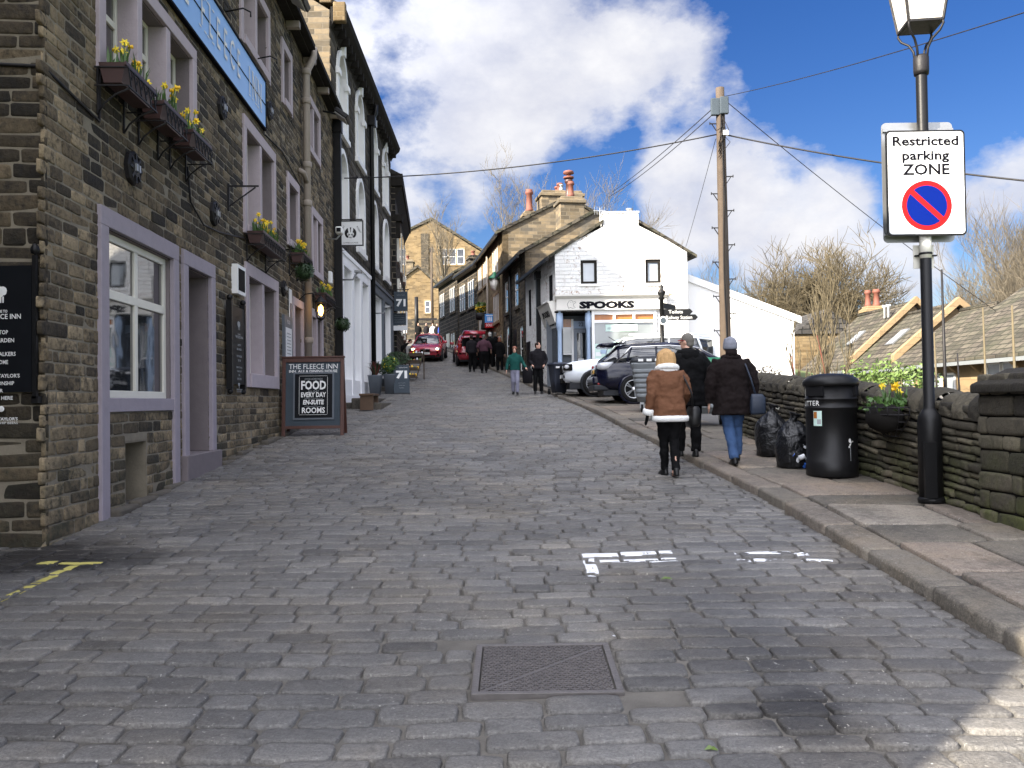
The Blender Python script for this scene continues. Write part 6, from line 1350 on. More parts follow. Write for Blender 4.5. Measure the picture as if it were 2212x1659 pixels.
pc = at(1039, 665, 49.0); t = T('hanging_basket', 'hanging basket of yellow and green flowers on the black cottage', 'flower basket', pc)
mb = MB()
for i in range(420):
    d = Vector(rng.normal(size=3)).normalized() * random.uniform(.2, .36); u = Vector(rng.normal(size=3)).normalized() * .08; v = u.orthogonal().normalized() * .05; mb.add([d - u, d + v, d + u, d - v], [(0, 1, 2, 3)], 1 if d.z < .1 and random.random() < .4 else 0)
mb.build('flowers', ['leaf_bright', 'petal_deep'], t); mb = MB(); mb.rings([(0, 0, -.7, .3, .2), (0, 0, -.3, .36, .3)], 12); mb.bar((0, 0, -.4), (.6, .1, -.4), .05, .05); mb.build('box', 'black_iron', t)
for (u, y, h_) in ((934, 84, 9.2), (900, 80, 4.2)):
    p = at(u, 700, y); t = T('utility_pole' if h_ > 5 else 'sign_post', 'tall thin wooden pole before the end gable' if h_ > 5 else 'dark post with short arms at the top of the street', 'pole', (p.x, y, zg(y)))
    mb = MB(); mb.tube([(0, 0, 0), (0, 0, h_)], [.16, .12] if h_ > 5 else [.2, .17], 8); mb.build('pole', 'old_wood' if h_ > 5 else 'black_paint', t); mb = MB()
    if h_ > 5: mb.box(-.2, .2, -.1, .1, h_ - .5, h_ - .1)
    else: mb.box(.15, 1.9, -.05, .05, 2.0, 2.2); mb.box(.15, 1.4, -.05, .05, 1.6, 1.75)
    mb.build('arm', 'black_iron', t)
for (u, v, s) in ((1440, 1252, .045), (1536, 1622, .03)):
    g = ground_at(u, v, .02); mb = MB()
    mb.add([(-s, 0, .004), (-.3 * s, -.45 * s, .012), (s, 0, .006), (-.2 * s, .5 * s, .02)], [(0, 1, 2, 3)]); mb.add([(-s * .2, 0, .006), (.8 * s, -.9 * s, .012), (s * .4, .1 * s, .02)], [(0, 1, 2)])
    o = mb.build('fallen_leaf', 'leaf_bright'); o.location = g; tag(o, 'pale green leaf lying on the setts below the white bracket marking' if v < 1400 else 'grey green leaf on the setts at the bottom of the picture', 'leaf')
# ============================================================ people (local +Y is where they face, feet at z = 0, drawn at 1.75 m and scaled)
def hand(mb, wr, dirv, side, curl=.35):
    d = Vector(dirv).normalized(); a = Vector((side, 0, 0)); a = (a - d * a.dot(d)).normalized(); n = d.cross(a) * side; w = Vector(wr)
    mb.tube([w - d * .02, w + d * .03, w + d * .085], [.028, .04, .04], 8, sq=.5)
    for k, (o, l) in enumerate(((-.033, .062), (-.011, .075), (.011, .08), (.033, .072))):
        b = w + d * .08 + n * o * 1.0; f = Vector((0, 1, 0)); f = (f - d * f.dot(d)); f = f.normalized() if f.length > .1 else a
        mb.tube([b, b + d * l * .45 + f * curl * .01, b + d * l * .8 + f * curl * .035, b + d * l + f * curl * .06], [.0095, .009, .0085, .006], 6)
    b = w + d * .03 + n * .034; f = Vector((0, 1, 0)); mb.tube([b, b + n * .02 + d * .03 + f * .012, b + n * .022 + d * .065 + f * .02], [.012, .011, .008], 6)
ARM_DOWN = lambda s: ((s * .245, -.01, 1.13), (s * .25, .06, .9))
ARM_POCKET = lambda s: ((s * .285, -.06, 1.14), (s * .2, .09, .98))
def person(label, loc, rz, h=1.72, w=1.0, lean=0.0, legs=None, arms=None, top='black_cloth', hem=.86, hemw=.21, thick=.02, bottom='black_cloth', shoe='leather_black', hair='hair_grey', style='short',
           vox=.02, turn=0, glove=None, group=None, tight=False, collar=None, skirt=0, sleeve=1.0, belly=0.0, fold=.025):
    t = T('person', label, 'person', loc, rz, group); k = h / 1.75; t.scale = (k, k, k)
    legs = legs or (((-.1, .01, .5), (-.1, -.03, .09)), ((.1, .03, .5), (.1, .05, .09)))
    arms = arms or (ARM_DOWN(-1), ARM_DOWN(1))
    sh = lambda p: (p[0], p[1] + lean * max(0, p[2] - .95) - .12 * lean * max(0, p[2] - .95) ** 2, p[2] - .22 * lean * lean * max(0, p[2] - .95))
    def torso(mb, g, z0, wh, dh, top_z=1.46):
        rr = [(0, 0, z0, wh, dh)]
        for z, rx, ry, cy in ((.92, .17, .118, -.01), (1.06, .155, .112 + belly, belly * .5), (1.2, .17, .122 + belly * .6, belly * .3), (1.33, .19, .118, -.01), (1.4, .185, .1, -.015), (1.445, .142, .085, -.015), (1.48, .088, .07, -.005), (1.51, .06, .06, .0)):
            if z > z0 + .03 and z <= top_z + .06: rr.append((0, cy, z, (rx * w + g), (ry * w + g)))
        rr = [(sh((c[0], c[1], c[2]))[0], sh((c[0], c[1], c[2]))[1], sh((c[0], c[1], c[2]))[2], c[3], c[4]) for c in rr]; mb.rings(rr, 20, 2.5)
    def arm(mb, s, i, r0, r1, r2, f=1.0):
        e, wr = arms[i]; p0 = Vector(sh((s * .165 * w, -.01, 1.405))); e = Vector(sh(e)); wr = Vector(sh(wr)); q = e.lerp(wr, f); m1 = p0.lerp(e, .35) + Vector((s * .02, 0, .0))
        mb.tube([p0 - Vector((s * .05, 0, .01)), p0, m1, e, e.lerp(q, .5), q], [r0 * .8, r0, r0 * .95, r1, (r1 + r2) / 2, r2], 10); return e, wr
    # body: one continuous surface
    mb = MB(); torso(mb, -.02, .86, .13, .09, 1.5); hc = Vector(sh((0, .02, 1.63))); tn = Matrix.Translation(hc) @ Matrix.Rotation(turn, 4, 'Z')
    mb.tube([Vector(sh((0, -.01, 1.42))), Vector(sh((0, .0, 1.5))), hc + Vector((0, -.005, -.05))], [.06, .056, .06], 10)
    mb.ball((0, 0, .01), (.073, .093, .115), 14, 10, 0, tn); mb.ball((0, .03, -.055), (.055, .06, .06), 10, 8, 0, tn); mb.tube([tn @ Vector((0, .088, .02)), tn @ Vector((0, .112, -.02)), tn @ Vector((0, .095, -.03))], [.009, .016, .01], 6)
    for s in (-1, 1): mb.ball((s * .076, -.005, -.005), (.012, .022, .032), 8, 6, 0, tn)
    for i, s in enumerate((-1, 1)):
        kn, an = legs[i]; mb.tube([(s * .085, 0, .93), kn, (Vector(kn) + Vector(an)) / 2 + Vector((0, -.02, .02)), an, Vector(an) + Vector((0, .02, -.05))], [.075, .055, .05, .036, .036], 8)
        e, wr = arm(mb, s, i, .045, .038, .028); d = (wr - e).normalized()
        if not glove: hand(mb, wr, d, s)
    mb.build('body', 'skin', t, vox=min(vox, .011))
    mb = MB()
    for s in (-1, 1): mb.ball((s * .03, .086, .022), (.011, .008, .007), 6, 5, 0, tn)
    for s in (-1, 1): mb.bar(tn @ Vector((s * .015, .092, .042)), tn @ Vector((s * .048, .08, .042)), .008, .008)
    mb.build('eyes', 'eye_dark', t); mb = MB(); mb.ball((0, .083, -.062), (.024, .009, .007), 8, 5, 0, tn); mb.build('mouth', 'lip', t)
    if glove:
        mb = MB()
        for i, s in enumerate((-1, 1)): e, wr = Vector(sh(arms[i][0])), Vector(sh(arms[i][1])); hand(mb, wr, wr - e, s, .5)
        mb.build('gloves', glove, t)
    mb = MB(); mb.rings([(0, 0, .8, .14 * w, .1 * w), (0, -.01, .88, .172 * w, .125 * w), (0, 0, 1.02, .16 * w, .115 * w + belly * .7), (0, 0, 1.05, .1, .08)], 18, 2.5)
    for i, s in enumerate((-1, 1)):
        kn, an = legs[i]; a2 = Vector(an); wd = .0 if tight else .012; up_ = Vector((s * .082 * w, -.005, .9)); mb.tube([up_, up_.lerp(Vector(kn), .4), kn, (Vector(kn) + a2) / 2 + Vector((0, -.012, .01)), a2 + Vector((0, 0, -.01))], [.1 * w, .092 * w, .068 + wd, .064 + wd, .056 + wd], 10)
    mb.build('trousers', bottom, t, vox=vox, disp=(fold * .8, .09))
    for i, s in enumerate((-1, 1)):
        a = Vector(legs[i][1]); kn = Vector(legs[i][0]); pitch = min(.7, max(-.2, (a.z - .09) * 3.2)); M_ = Matrix.Translation(a) @ Matrix.Rotation(-pitch, 4, 'X') @ Matrix.Rotation(-s * .12, 4, 'Z')
        mb = MB(); mb.rings([(0, .05, -.088, .042, .125), (0, .05, -.07, .046, .13), (0, .04, -.045, .043, .115), (0, .01, -.015, .04, .07), (0, -.01, .02, .04, .05)], 14, 2.6, 0, M_); mb.build('shoe', shoe, t)
    mb = MB(); torso(mb, thick, hem, hemw, hemw * .68 + belly * .8, 1.46)
    for i, s in enumerate((-1, 1)): arm(mb, s, i, .062 * w + thick * .5, .052 + thick * .5, .038 + thick * .5, sleeve)
    if collar is None: mb.rings([(*sh((0, -.01, 1.44)), .1, .09), (*sh((0, .0, 1.5)), .088, .085), (*sh((0, .0, 1.545)), .075, .078)], 14, 2.2)
    mb.build('coat' if hem < .9 else 'top', top, t, vox=vox, disp=(fold, .1))
    if style: hair_mesh(t, hair, style, tn, vox)
    t['_sh'] = 0; del t['_sh']; return t, sh, tn
def hair_mesh(t, mat, style, tn, vox):
    mb = MB()
    if style == 'short': mb.ball((0, -.014, .028), (.082, .097, .103), 16, 10, 0, tn); mb.ball((0, -.045, -.03), (.07, .06, .06), 12, 8, 0, tn)
    elif style == 'bob':
        mb.ball((0, -.012, .025), (.118, .122, .118), 18, 12, 0, tn); mb.rings([(0, -.02, -.19, .1, .08), (0, -.022, -.17, .128, .1), (0, -.02, -.08, .138, .118), (0, -.015, .03, .122, .12)], 20, 2.2, 0, tn)
        rd = random.Random(5)
        for i in range(90):
            a = rd.uniform(math.pi * .85, math.pi * 2.15); r = rd.uniform(.98, 1.06); x, y = .132 * r * math.cos(a), -.02 + .118 * r * math.sin(a); z0 = rd.uniform(-.04, .08)
            mb.tube([tn @ Vector((x * .9, y * .9, z0 + .03)), tn @ Vector((x, y, z0 - .06)), tn @ Vector((x * .93, y * .95, rd.uniform(-.23, -.15)))], [.006, .009, .004], 4)
    elif style == 'long': mb.ball((0, -.012, .03), (.09, .1, .11), 16, 10, 0, tn); mb.rings([(0, -.03, -.16, .07, .045), (0, -.035, -.08, .09, .07), (0, -.02, .03, .09, .09)], 16, 2.2, 0, tn)
    elif style == 'beanie':
        mb.ball((0, -.012, .05), (.098, .112, .105), 18, 12, 0, tn); mb.rings([(0, -.012, -.02, .094, .106), (0, -.012, .0, .1, .113), (0, -.012, .03, .1, .113), (0, -.012, .045, .094, .106)], 20, 2.1, 0, tn)
        for j in range(9): a = j * math.pi * 2 / 9; mb.tube([tn @ Vector((.094 * math.cos(a), -.012 + .106 * math.sin(a), .05)), tn @ Vector((.07 * math.cos(a + .3), -.012 + .08 * math.sin(a + .3), .125)), tn @ Vector((.01, -.03, .158))], [.014, .016, .01], 5)
    mb.build('hat' if style == 'beanie' else 'hair', mat, t, vox=.009 if vox < .015 else .016)
# ---- the three walkers on the right
g = ground_at(1449, 1030, .02)
t, sh, tn = person('woman with blond bob in brown sheepskin jacket with white fleece trim, walking away', (g.x - .0, g.y, g.z), R(8), 1.66, 1.1, .2, (((-.05, .12, .5), (-.03, .17, .1)), ((.055, .02, .5), (.035, -.12, .11))), (((-.26, -.06, 1.13), (-.3, .03, .86)), ((.27, -.02, 1.14), (.27, .18, 1.02))),
    'suede', .8, .245, .035, 'black_cloth', 'leather_black', 'hair_blond', 'bob', .012, .1, 'black_cloth', None, True, 1, fold=.04)
mb = MB(); mb.rings([(0, 0, .755, .235, .165), (0, 0, .765, .258, .185), (0, 0, .81, .262, .19), (0, 0, .835, .25, .178), (0, 0, .84, .22, .15)], 28, 2.5); mb.build('fleece_trim', 'fleece', t, disp=(.012, .03))
e, wr = Vector(sh((-.26, -.06, 1.13))), Vector(sh((-.3, .03, .86))); d = (wr - e).normalized(); mb = MB(); mb.tube([wr - d * .075, wr - d * .06, wr - d * .0, wr + d * .01], [.06, .075, .078, .06], 14); mb.build('fleece_trim', 'fleece', t, disp=(.01, .03))
mb = MB(); mb.tube([Vector(sh((.13 * math.cos(a), -.015 + .115 * math.sin(a), 1.49 + .028 * math.sin(-a)))) for a in np.linspace(0, 2 * math.pi, 17)], .045, 10); mb.ball(sh((0, -.085, 1.47)), (.13, .055, .06), 14, 8); mb.build('fleece_trim', 'fleece', t, disp=(.012, .03))
mb = MB(); mb.tube([Vector(sh(p)) for p in ((.13, .1, 1.4), (.16, .0, 1.475), (.19, -.12, 1.38), (.27, -.16, 1.15), (.3, -.1, .95))], .014, 6); mb.rings([(.31, -.02, .68, .06, .13), (.32, -.02, .72, .075, .15), (.33, -.02, .92, .07, .14), (.33, -.02, .96, .045, .12)], 16, 4); o = mb.build('shoulder_bag', 'leather_black', t, disp=(.01, .07))
mb = MB(); a = (.03, -.1, .1); mb.tube([(.03, -.1, .1), (.03, -.1, .02)], .042, 10); mb.build('ankle', 'skin', t)
g = ground_at(1490, 988, .1)
t, sh, tn = person('grey haired man in glasses and long black coat, walking between the two women', (g.x, g.y, g.z), R(4), 1.8, 1.1, .06, (((-.1, .1, .52), (-.11, .1, .1)), ((.1, .03, .5), (.07, -.06, .1))), (ARM_POCKET(-1), ((.3, -.03, 1.13), (.29, .04, .88))), 'black_cloth', .72, .27, .045, 'black_cloth', 'leather_black', 'hair_grey', 'short', .014, R(52), fold=.045)
mb = MB()
for s in (-1, 1): mb.bar(tn @ Vector((s * .078, -.01, .02)), tn @ Vector((s * .07, .1, .02)), .005, .008); mb.bar(tn @ Vector((s * .07, .1, .028)), tn @ Vector((s * .01, .112, .028)), .005, .008); mb.bar(tn @ Vector((s * .06, .104, -.0)), tn @ Vector((s * .02, .112, -.0)), .005, .006)
mb.build('glasses', 'tail_red', t)
mb = MB(); mb.tube([Vector(sh((.12 * math.cos(a), -.02 + .11 * math.sin(a), 1.47))) for a in np.linspace(0, 2 * math.pi, 15)], .05, 8); mb.ball(sh((0, -.12, 1.42)), (.14, .06, .1), 12, 8); mb.build('hood', 'black_cloth', t, disp=(.02, .06))
g = ground_at(1584, 1004, .1)
t, sh, tn = person('woman in grey knitted hat, dark coat and blue jeans with a shoulder bag, walking away', (g.x, g.y, g.z), R(-4), 1.7, 1.15, .08, (((-.045, .02, .5), (.0, -.1, .1)), ((.08, .16, .52), (.075, .12, .14))), (((-.3, -.04, 1.12), (-.31, .04, .86)), ((.3, -.02, 1.14), (.29, .06, .9))), 'dark_brown_cloth', .7, .285, .05, 'denim', 'leather_black', 'wool_grey', 'beanie', .013, -.15, None, fold=.045)
mb = MB(); mb.tube([Vector(sh((.1 * math.cos(a), -.01 + .1 * math.sin(a), 1.49))) for a in np.linspace(0, 2 * math.pi, 13)], .05, 8); mb.rings([(0, -.03, 1.5, .085, .08), (0, -.02, 1.6, .08, .085)], 12); mb.build('collar', 'dark_brown_cloth', t, disp=(.015, .05))
mb = MB(); mb.tube([Vector(sh(p)) for p in ((.1, .12, 1.45), (.12, -.03, 1.5), (.17, -.17, 1.38), (.22, -.22, 1.2), (.27, -.24, .98))], .013, 6); mb.rings([(.3, -.24, .7, .09, .045), (.3, -.24, .73, .105, .06), (.3, -.24, .93, .1, .05), (.29, -.24, .98, .07, .03)], 16, 4); mb.build('shoulder_bag', 'leather_navy', t, disp=(.01, .06))
# ---- the couple coming down
g = ground_at(1113, 853, .02)
t, sh, tn = person('woman in teal fleece and grey trousers walking down towards the camera', g, R(178), 1.66, .98, .06, (((-.09, .1, .5), (-.08, .1, .1)), ((.08, .02, .5), (.07, -.1, .13))), (((-.3, -.02, 1.15), (-.4, .12, .98)), ((.27, -.02, 1.14), (.3, .05, .9))), 'teal_fleece', .9, .19, .025, 'grey_trouser', 'leather_black', 'hair_dark', 'long', .02, -.1)
mb = MB(); mb.ball((0, -.015, .06), (.09, .1, .09), 14, 9, 0, tn); mb.build('hat', 'hair_red', t)
g = ground_at(1163, 851, .02)
t, sh, tn = person('man in black jacket and boots looking aside, hands in pockets, beside the white shop', g, R(184), 1.8, 1.05, .0, (((-.1, .02, .5), (-.11, .0, .1)), ((.1, .03, .5), (.11, .06, .1))), (ARM_POCKET(-1), ARM_POCKET(1)), 'charcoal_cloth', .84, .22, .035, 'black_cloth', 'leather_black', 'hair_dark', 'short', .02, R(62))
mb = MB(); mb.rings([(.36, .0, .36, .12, .1), (.36, 0, .4, .17, .13), (.36, 0, .75, .18, .13), (.36, 0, .92, .1, .08)], 14, 4); mb.build('rucksack', 'charcoal_cloth', t, disp=(.03, .1))
# ---- the party behind the red hatchback and the people further up
GP = 'people gathered behind the red hatchback'
for (u, v, y, rz, h, tp, hr, st, tn_, lb, kw) in (
    (1020, 797, 41.0, 10, 1.78, 'charcoal_cloth', 'hair_dark', 'short', 0, 'person in dark jacket leaning into the open boot, leftmost of the group', dict(lean=.3)),
    (1033, 792, 42.6, -15, 1.74, 'black_cloth', 'hair_dark', 'long', 0, 'person in black hidden behind the man in maroon, by the open boot', {}),
    (1046, 801, 40.2, 5, 1.8, 'maroon_shirt', 'hair_grey', 'short', -.3, 'grey haired man in maroon shirt and black trousers by the open boot', dict(hem=.98, w=1.12, arms=(((-.3, -.06, 1.16), (-.27, .12, 1.05)), ((.32, -.05, 1.14), (.33, .1, .98))), sleeve=.35)),
    (1059, 794, 42.4, -10, 1.82, 'black_cloth', 'hair_white', 'short', .4, 'white haired person in black between the maroon shirt and the red haired woman', {}),
    (1071, 792, 43.0, 20, 1.8, 'black_cloth', 'hair_grey', 'short', -.5, 'tall grey haired person in black at the back of the group', {}),
    (1080, 801, 40.4, -25, 1.66, 'black_cloth', 'hair_red', 'long', .2, 'red haired woman in black coat, rightmost of the group', dict(hem=.7))):
    p = at(u, v, y); person(lb, (p.x, y, zg(y) + .015), R(rz), h, top=tp, hair=hr, style=st, turn=tn_, vox=.024, group=GP, **kw)
p = at(858, 770, 43); person('person in black bending down by the dark shop doorway', (p.x, 43, zg(43) + .015), R(-70), 1.7, lean=1.1, top='black_cloth', hair='hair_dark', vox=.026, arms=(((-.2, .1, 1.1), (-.15, .2, .85)), ((.2, .1, 1.1), (.15, .2, .85))))
GF = 'distant people at the top of the street'
for (u, y, rz, h, tp, hr, lb) in ((871, 92, 10, 1.75, 'charcoal_cloth', 'hair_dark', 'lone distant person in dark clothes walking up at the street end'), (904, 74, 180, 1.75, 'black_cloth', 'hair_dark', 'distant person in black above the roof of the red saloon, leftmost of the far group'), (921, 76, 170, 1.72, 'charcoal_cloth', 'hair_grey', 'distant person in charcoal next to the one in black, far group'),
    (935, 75, 175, 1.7, 'sign_white', 'hair_dark', 'distant person in a white top in the far group'), (944, 74, 190, 1.68, 'charcoal_cloth', 'hair_red', 'distant reddish haired person in dark top in the far group'), (953, 73, 180, 1.72, 'royal_blue', 'hair_grey', 'distant person in a blue top, rightmost of the far group')):
    p = at(u, 710, y); person(lb, (p.x, y, zg(y) + .01), R(rz), h, top=tp, hair=hr, vox=.035, group=GF)
# ============================================================ cars (local +X is the nose, wheels on z = 0)
def car(name, label, loc, rz, tilt, L_, W_, paint, body, cabin, wheels, wr, hatch_open=False, wspoke=7, chrome_line=False, arch='dark_plastic', group=None):
    t = T(name, label, 'car', loc, rz, group); t.rotation_euler = (0, tilt, rz)
    def loft(mb, st, sec, mat=0, cap=True):
        rr = [sec(s) for s in st]; n = len(rr[0]); vs = []
        for s, r in zip(st, rr): vs += [(s[0], y, z) for y, z in r] + [(s[0], -y, z) for y, z in reversed(r)]
        m = 2 * n; fs = [(i * m + j, i * m + (j + 1) % m, (i + 1) * m + (j + 1) % m, (i + 1) * m + j) for i in range(len(st) - 1) for j in range(m)]
        if cap: fs += [tuple(reversed(range(m))), tuple(range((len(st) - 1) * m, len(st) * m))]
        fs = [tuple(reversed(f)) for f in fs]
        mb.add(vs, fs, mat, True)
    def bsec(s):
        x, zb, zt, hw = s; return [(0.01, zb), (hw - .12, zb), (hw - .03, zb + .1), (hw, zb + .24), (hw + .005, zb + .5 * (zt - zb)), (hw - .02, zt - .12), (hw - .08, zt - .02), (hw - .25, zt + .015), (.01, zt + .03)]
    mb = MB(); loft(mb, body, bsec); o = mb.build('body', paint, t, .0)
    def csec(s, g=0.0):
        x, zb, zt, hb, ht = s; return [(.01, zb), (hb + g, zb), (hb * .45 + ht * .55 + .02 + g, zb + (zt - zb) * .55), (ht + g, zt - .06), (ht - .1 + g, zt - .01 + g), (.01, zt + .025 + g)]
    mb = MB(); loft(mb, cabin, csec); mb.build('window', 'car_glass', t)
    mb = MB(); top = [s for s in cabin if s[2] > max(c[2] for c in cabin) - .16]
    def rsec(s): x, zb, zt, hb, ht = s; return [(.01, zt - .05), (ht + .012, zt - .075), (ht + .014, zt - .045), (ht - .09, zt + .008), (.01, zt + .045)]
    if len(top) > 1: loft(mb, top, rsec)
    def pillar(xb, xt, w=.055):
        def pt(x, f):
            for a, b in zip(cabin[:-1], cabin[1:]):
                lo, hi = sorted((a[0], b[0]))
                if lo - 1e-6 <= x <= hi + 1e-6: u = (x - a[0]) / (b[0] - a[0]); s = [p + (q - p) * u for p, q in zip(a, b)]; break
            else: s = min(cabin, key=lambda c: abs(c[0] - x))
            c = csec(s, .006); i = (1, 2, 3)[int(f * 2)]; return c[i]
        for sy in (1, -1):
            pts = [];
            for f in (0, .5, 1): x = xb + (xt - xb) * f; y, z = pt(x, f); pts.append((x, sy * y, z))
            mb.tube(pts, w * .6, 6)
    cb = cabin; pillar(cb[0][0] if cb[0][2] - cb[0][1] > .2 else cb[1][0], top[0][0]); pillar(cb[-1][0], top[-1][0]); xm = (top[0][0] + top[-1][0]) / 2; pillar(xm, xm, .05); xq = top[0][0] + (xm - top[0][0]) * .35; pillar(xq - .15, xq, .06)
    mb.build('roof', paint, t)
    for wx in wheels:
        for sy in (1, -1):
            hw = W_ / 2; RX = Matrix.Translation((wx, sy * (hw - .1), wr)) @ Matrix.Rotation(R(-90 * sy), 4, 'X')
            mb = MB(); mb.lathe([(wr + .05, -.02), (wr + .07, .085), (wr + .02, .11), (wr, .112), (wr, .02)], 28, 0, RX); mb.build('wheel_arch', arch, t)
            mb = MB(); mb.lathe([(wr * .6, -.1), (wr * .97, -.1), (wr, -.06), (wr, .1), (wr * .96, .13), (wr * .7, .135), (wr * .66, .1)], 30, 0, RX); wo = mb.build('wheel', 'rubber', t)
            mb = MB(); mb.lathe([(wr * .7, .05), (wr * .72, .132), (wr * .66, .14), (wr * .63, .06)], 28, 0, RX); mb.lathe([(.0, .06), (wr * .62, .05), (wr * .62, .055), (.0, .065)], 20, 1, RX)
            for j in range(wspoke):
                a = 2 * math.pi * j / wspoke
                for da in (-.14, .14): mb.bar(RX @ Vector((.05 * math.cos(a), .05 * math.sin(a), .115)), RX @ Vector((wr * .66 * math.cos(a + da), wr * .66 * math.sin(a + da), .125)), .03, .03, 0, RX.to_3x3() @ Vector((0, 0, 1)))
            mb.lathe([(.06, .1), (.06, .13), (.03, .14), (0, .14)], 12, 0, RX); mb.build('rim', ['alloy', 'interior_dark'], wo)
    mb = MB(); mb.box(-L_ / 2 + .2, L_ / 2 - .2, -W_ / 2 + .15, W_ / 2 - .15, wr * .55, wr * 1.2); mb.build('underbody', 'dark_plastic', t)
    for sy in (1, -1):
        mb = MB(); c = cabin[-1]; mb.rings([(c[0] - .25, sy * (W_ / 2 + .1), c[1] + .02, .05, .09), (c[0] - .25, sy * (W_ / 2 + .1), c[1] + .08, .06, .11), (c[0] - .27, sy * (W_ / 2 + .09), c[1] + .17, .05, .1)], 12, 3); mb.build('mirror', paint, t)
    return t, csec
def part(t, name, mat, boxes, bevel=.01, rot=None):
    mb = MB()
    for b in boxes: mb.box(*b)
    return mb.build(name, mat, t, bevel)
def lampset(t, x, y, z, rx, ry, rz_, mat='lens', bulb=None):
    for sy in (1, -1):
        mb = MB(); mb.rings([(x, sy * y, z - rz_, rx * .6, ry * .7), (x, sy * y, z - rz_ * .4, rx, ry), (x, sy * y, z + rz_ * .5, rx, ry), (x - .02, sy * y, z + rz_, rx * .7, ry * .8)], 14, 3); o = mb.build('headlight' if mat == 'lens' and x > 0 else 'tail_light', mat, t)
        if bulb: mb = MB(); mb.ball((x + rx * .8, sy * y * 1.0, z), (.04, .085, .07), 10, 6); mb.build('bulb', bulb, o)
# red saloon coming down
y = 49.3; t, _ = car('red_saloon', 'dark red saloon with headlights on coming down the street', (at(920, 760, 47).x - .05, y, zg(y) + .02), R(-90), .1, 4.5, 1.82, 'red_paint',
    [(-2.25, .35, .85, .75), (-2.1, .22, .98, .86), (-1.2, .2, 1.0, .9), (.8, .2, .95, .91), (1.5, .2, .88, .9), (2.0, .22, .76, .86), (2.2, .26, .66, .76), (2.27, .32, .56, .66)],
    [(-1.75, .96, .99, .7, .62), (-1.0, .96, 1.38, .76, .58), (-.4, .95, 1.44, .78, .6), (.3, .94, 1.4, .79, .58), (1.15, .92, .96, .74, .66)], (-1.35, 1.42), .33)
lampset(t, 2.1, .66, .66, .1, .17, .08, 'lens', 'car_lamp')
part(t, 'grille', 'gap_dark', [(2.2, 2.3, -.26, -.03, .52, .66), (2.2, 2.3, .03, .26, .52, .66), (2.18, 2.29, -.55, .55, .22, .34)]); part(t, 'grille_trim', 'chrome', [(2.25, 2.31, -.29, .29, .66, .68), (2.25, 2.31, -.02, .02, .5, .66)], .004)
mb = MB(); mb.box(2.28, 2.31, -.26, .26, .38, .49); mb.text('YJ11 RXC', .1, 0, 0, 0, 1, Matrix.Translation((2.31, 0, .435)) @ Matrix.Rotation(R(90), 4, 'Z'), fit=.42); mb.build('number_plate', ['plate_white', 'letter_black'], t)
for s in (1, -1): part(t, 'fog_lamp', 'gap_dark', [(2.1, 2.24, s * .68 - .1, s * .68 + .1, .28, .4)])
# red hatchback with its tailgate up
y = 46.0; t, _ = car('red_hatchback', 'dark red hatchback seen from behind with its tailgate raised', (at(1014, 770, 44).x, y, zg(y) + .02), R(97), -.1, 4.2, 1.76, 'dark_red_paint',
    [(-2.08, .4, .72, .72), (-2.02, .3, .95, .82), (-1.7, .24, 1.0, .87), (.6, .22, .98, .88), (1.4, .22, .92, .87), (1.9, .24, .8, .82), (2.1, .3, .62, .68)],
    [(-1.98, .95, 1.0, .72, .66), (-1.75, .95, 1.38, .75, .62), (-1.0, .95, 1.5, .77, .62), (0, .95, 1.52, .78, .62), (.5, .95, 1.45, .78, .6), (1.4, .93, .97, .74, .66)], (-1.28, 1.32), .32)
part(t, 'boot_opening', 'interior_dark', [(-2.0, -1.9, -.6, .6, .75, 1.35)])
mb = MB(); mb.add([(-1.6, -.62, 1.5), (-1.6, .62, 1.5), (-2.35, .56, 1.72), (-2.35, -.56, 1.72), (-2.85, .5, 1.6), (-2.85, -.5, 1.6), (-1.6, -.62, 1.55), (-1.6, .62, 1.55), (-2.35, .56, 1.79), (-2.35, -.56, 1.79), (-2.87, .5, 1.65), (-2.87, -.5, 1.65)], [(0, 1, 2, 3), (3, 2, 4, 5), (7, 6, 9, 8), (8, 9, 11, 10), (0, 3, 9, 6), (2, 1, 7, 8), (3, 5, 11, 9), (4, 2, 8, 10), (5, 4, 10, 11)], 0, True)
for s in (1, -1): mb.tube([(-1.85, s * .58, 1.2), (-2.3, s * .54, 1.7)], .015, 6)
mb.build('tailgate', 'dark_red_paint', t)
for s in (1, -1): part(t, 'tail_light', 'tail_red', [(-2.06, -1.85, s * .74 - .09, s * .74 + .09, .78, 1.15)], .03)
mb = MB(); mb.box(-2.12, -2.09, -.26, .26, .42, .53); mb.build('number_plate', 'plate_yellow', t)
# white four wheel drive, nose to the street
y = 27.75; t, cs = car('white_suv', 'white four wheel drive parked nose to the street in front of the shop', (4.02, y, zg(y) + .1), R(180), 0, 4.8, 1.95, 'white_car',
    [(-2.4, .5, 1.1, .9), (-2.3, .4, 1.15, .97), (-1, .38, 1.16, .98), (.9, .38, 1.15, .98), (1.5, .38, 1.13, .97), (2.1, .4, 1.06, .94), (2.32, .42, .98, .88), (2.4, .5, .85, .82)],
    [(-2.35, 1.12, 1.76, .84, .74), (-1.6, 1.12, 1.84, .85, .75), (0, 1.12, 1.84, .85, .75), (.45, 1.12, 1.78, .85, .74), (1.05, 1.12, 1.15, .83, .76)], (-1.45, 1.44), .38)
for s in (1, -1):
    mb = MB(); mb.box(2.12, 2.41, s * .78 - .17, s * .78 + .17, .78, .99); o = mb.build('headlight', 'gap_dark', t, .02); mb = MB()
    for dy, r in ((-.06, .07), (.08, .06)): mb.ball((2.4, s * (.78 + dy), .885), (.03, r, r), 12, 8)
    mb.box(2.38, 2.42, s * .78 - .16, s * .78 + .16, .79, .8); mb.ball((2.3, s * .955, .9), (.08, .012, .06), 10, 6); mb.build('bulb', 'lens', o)
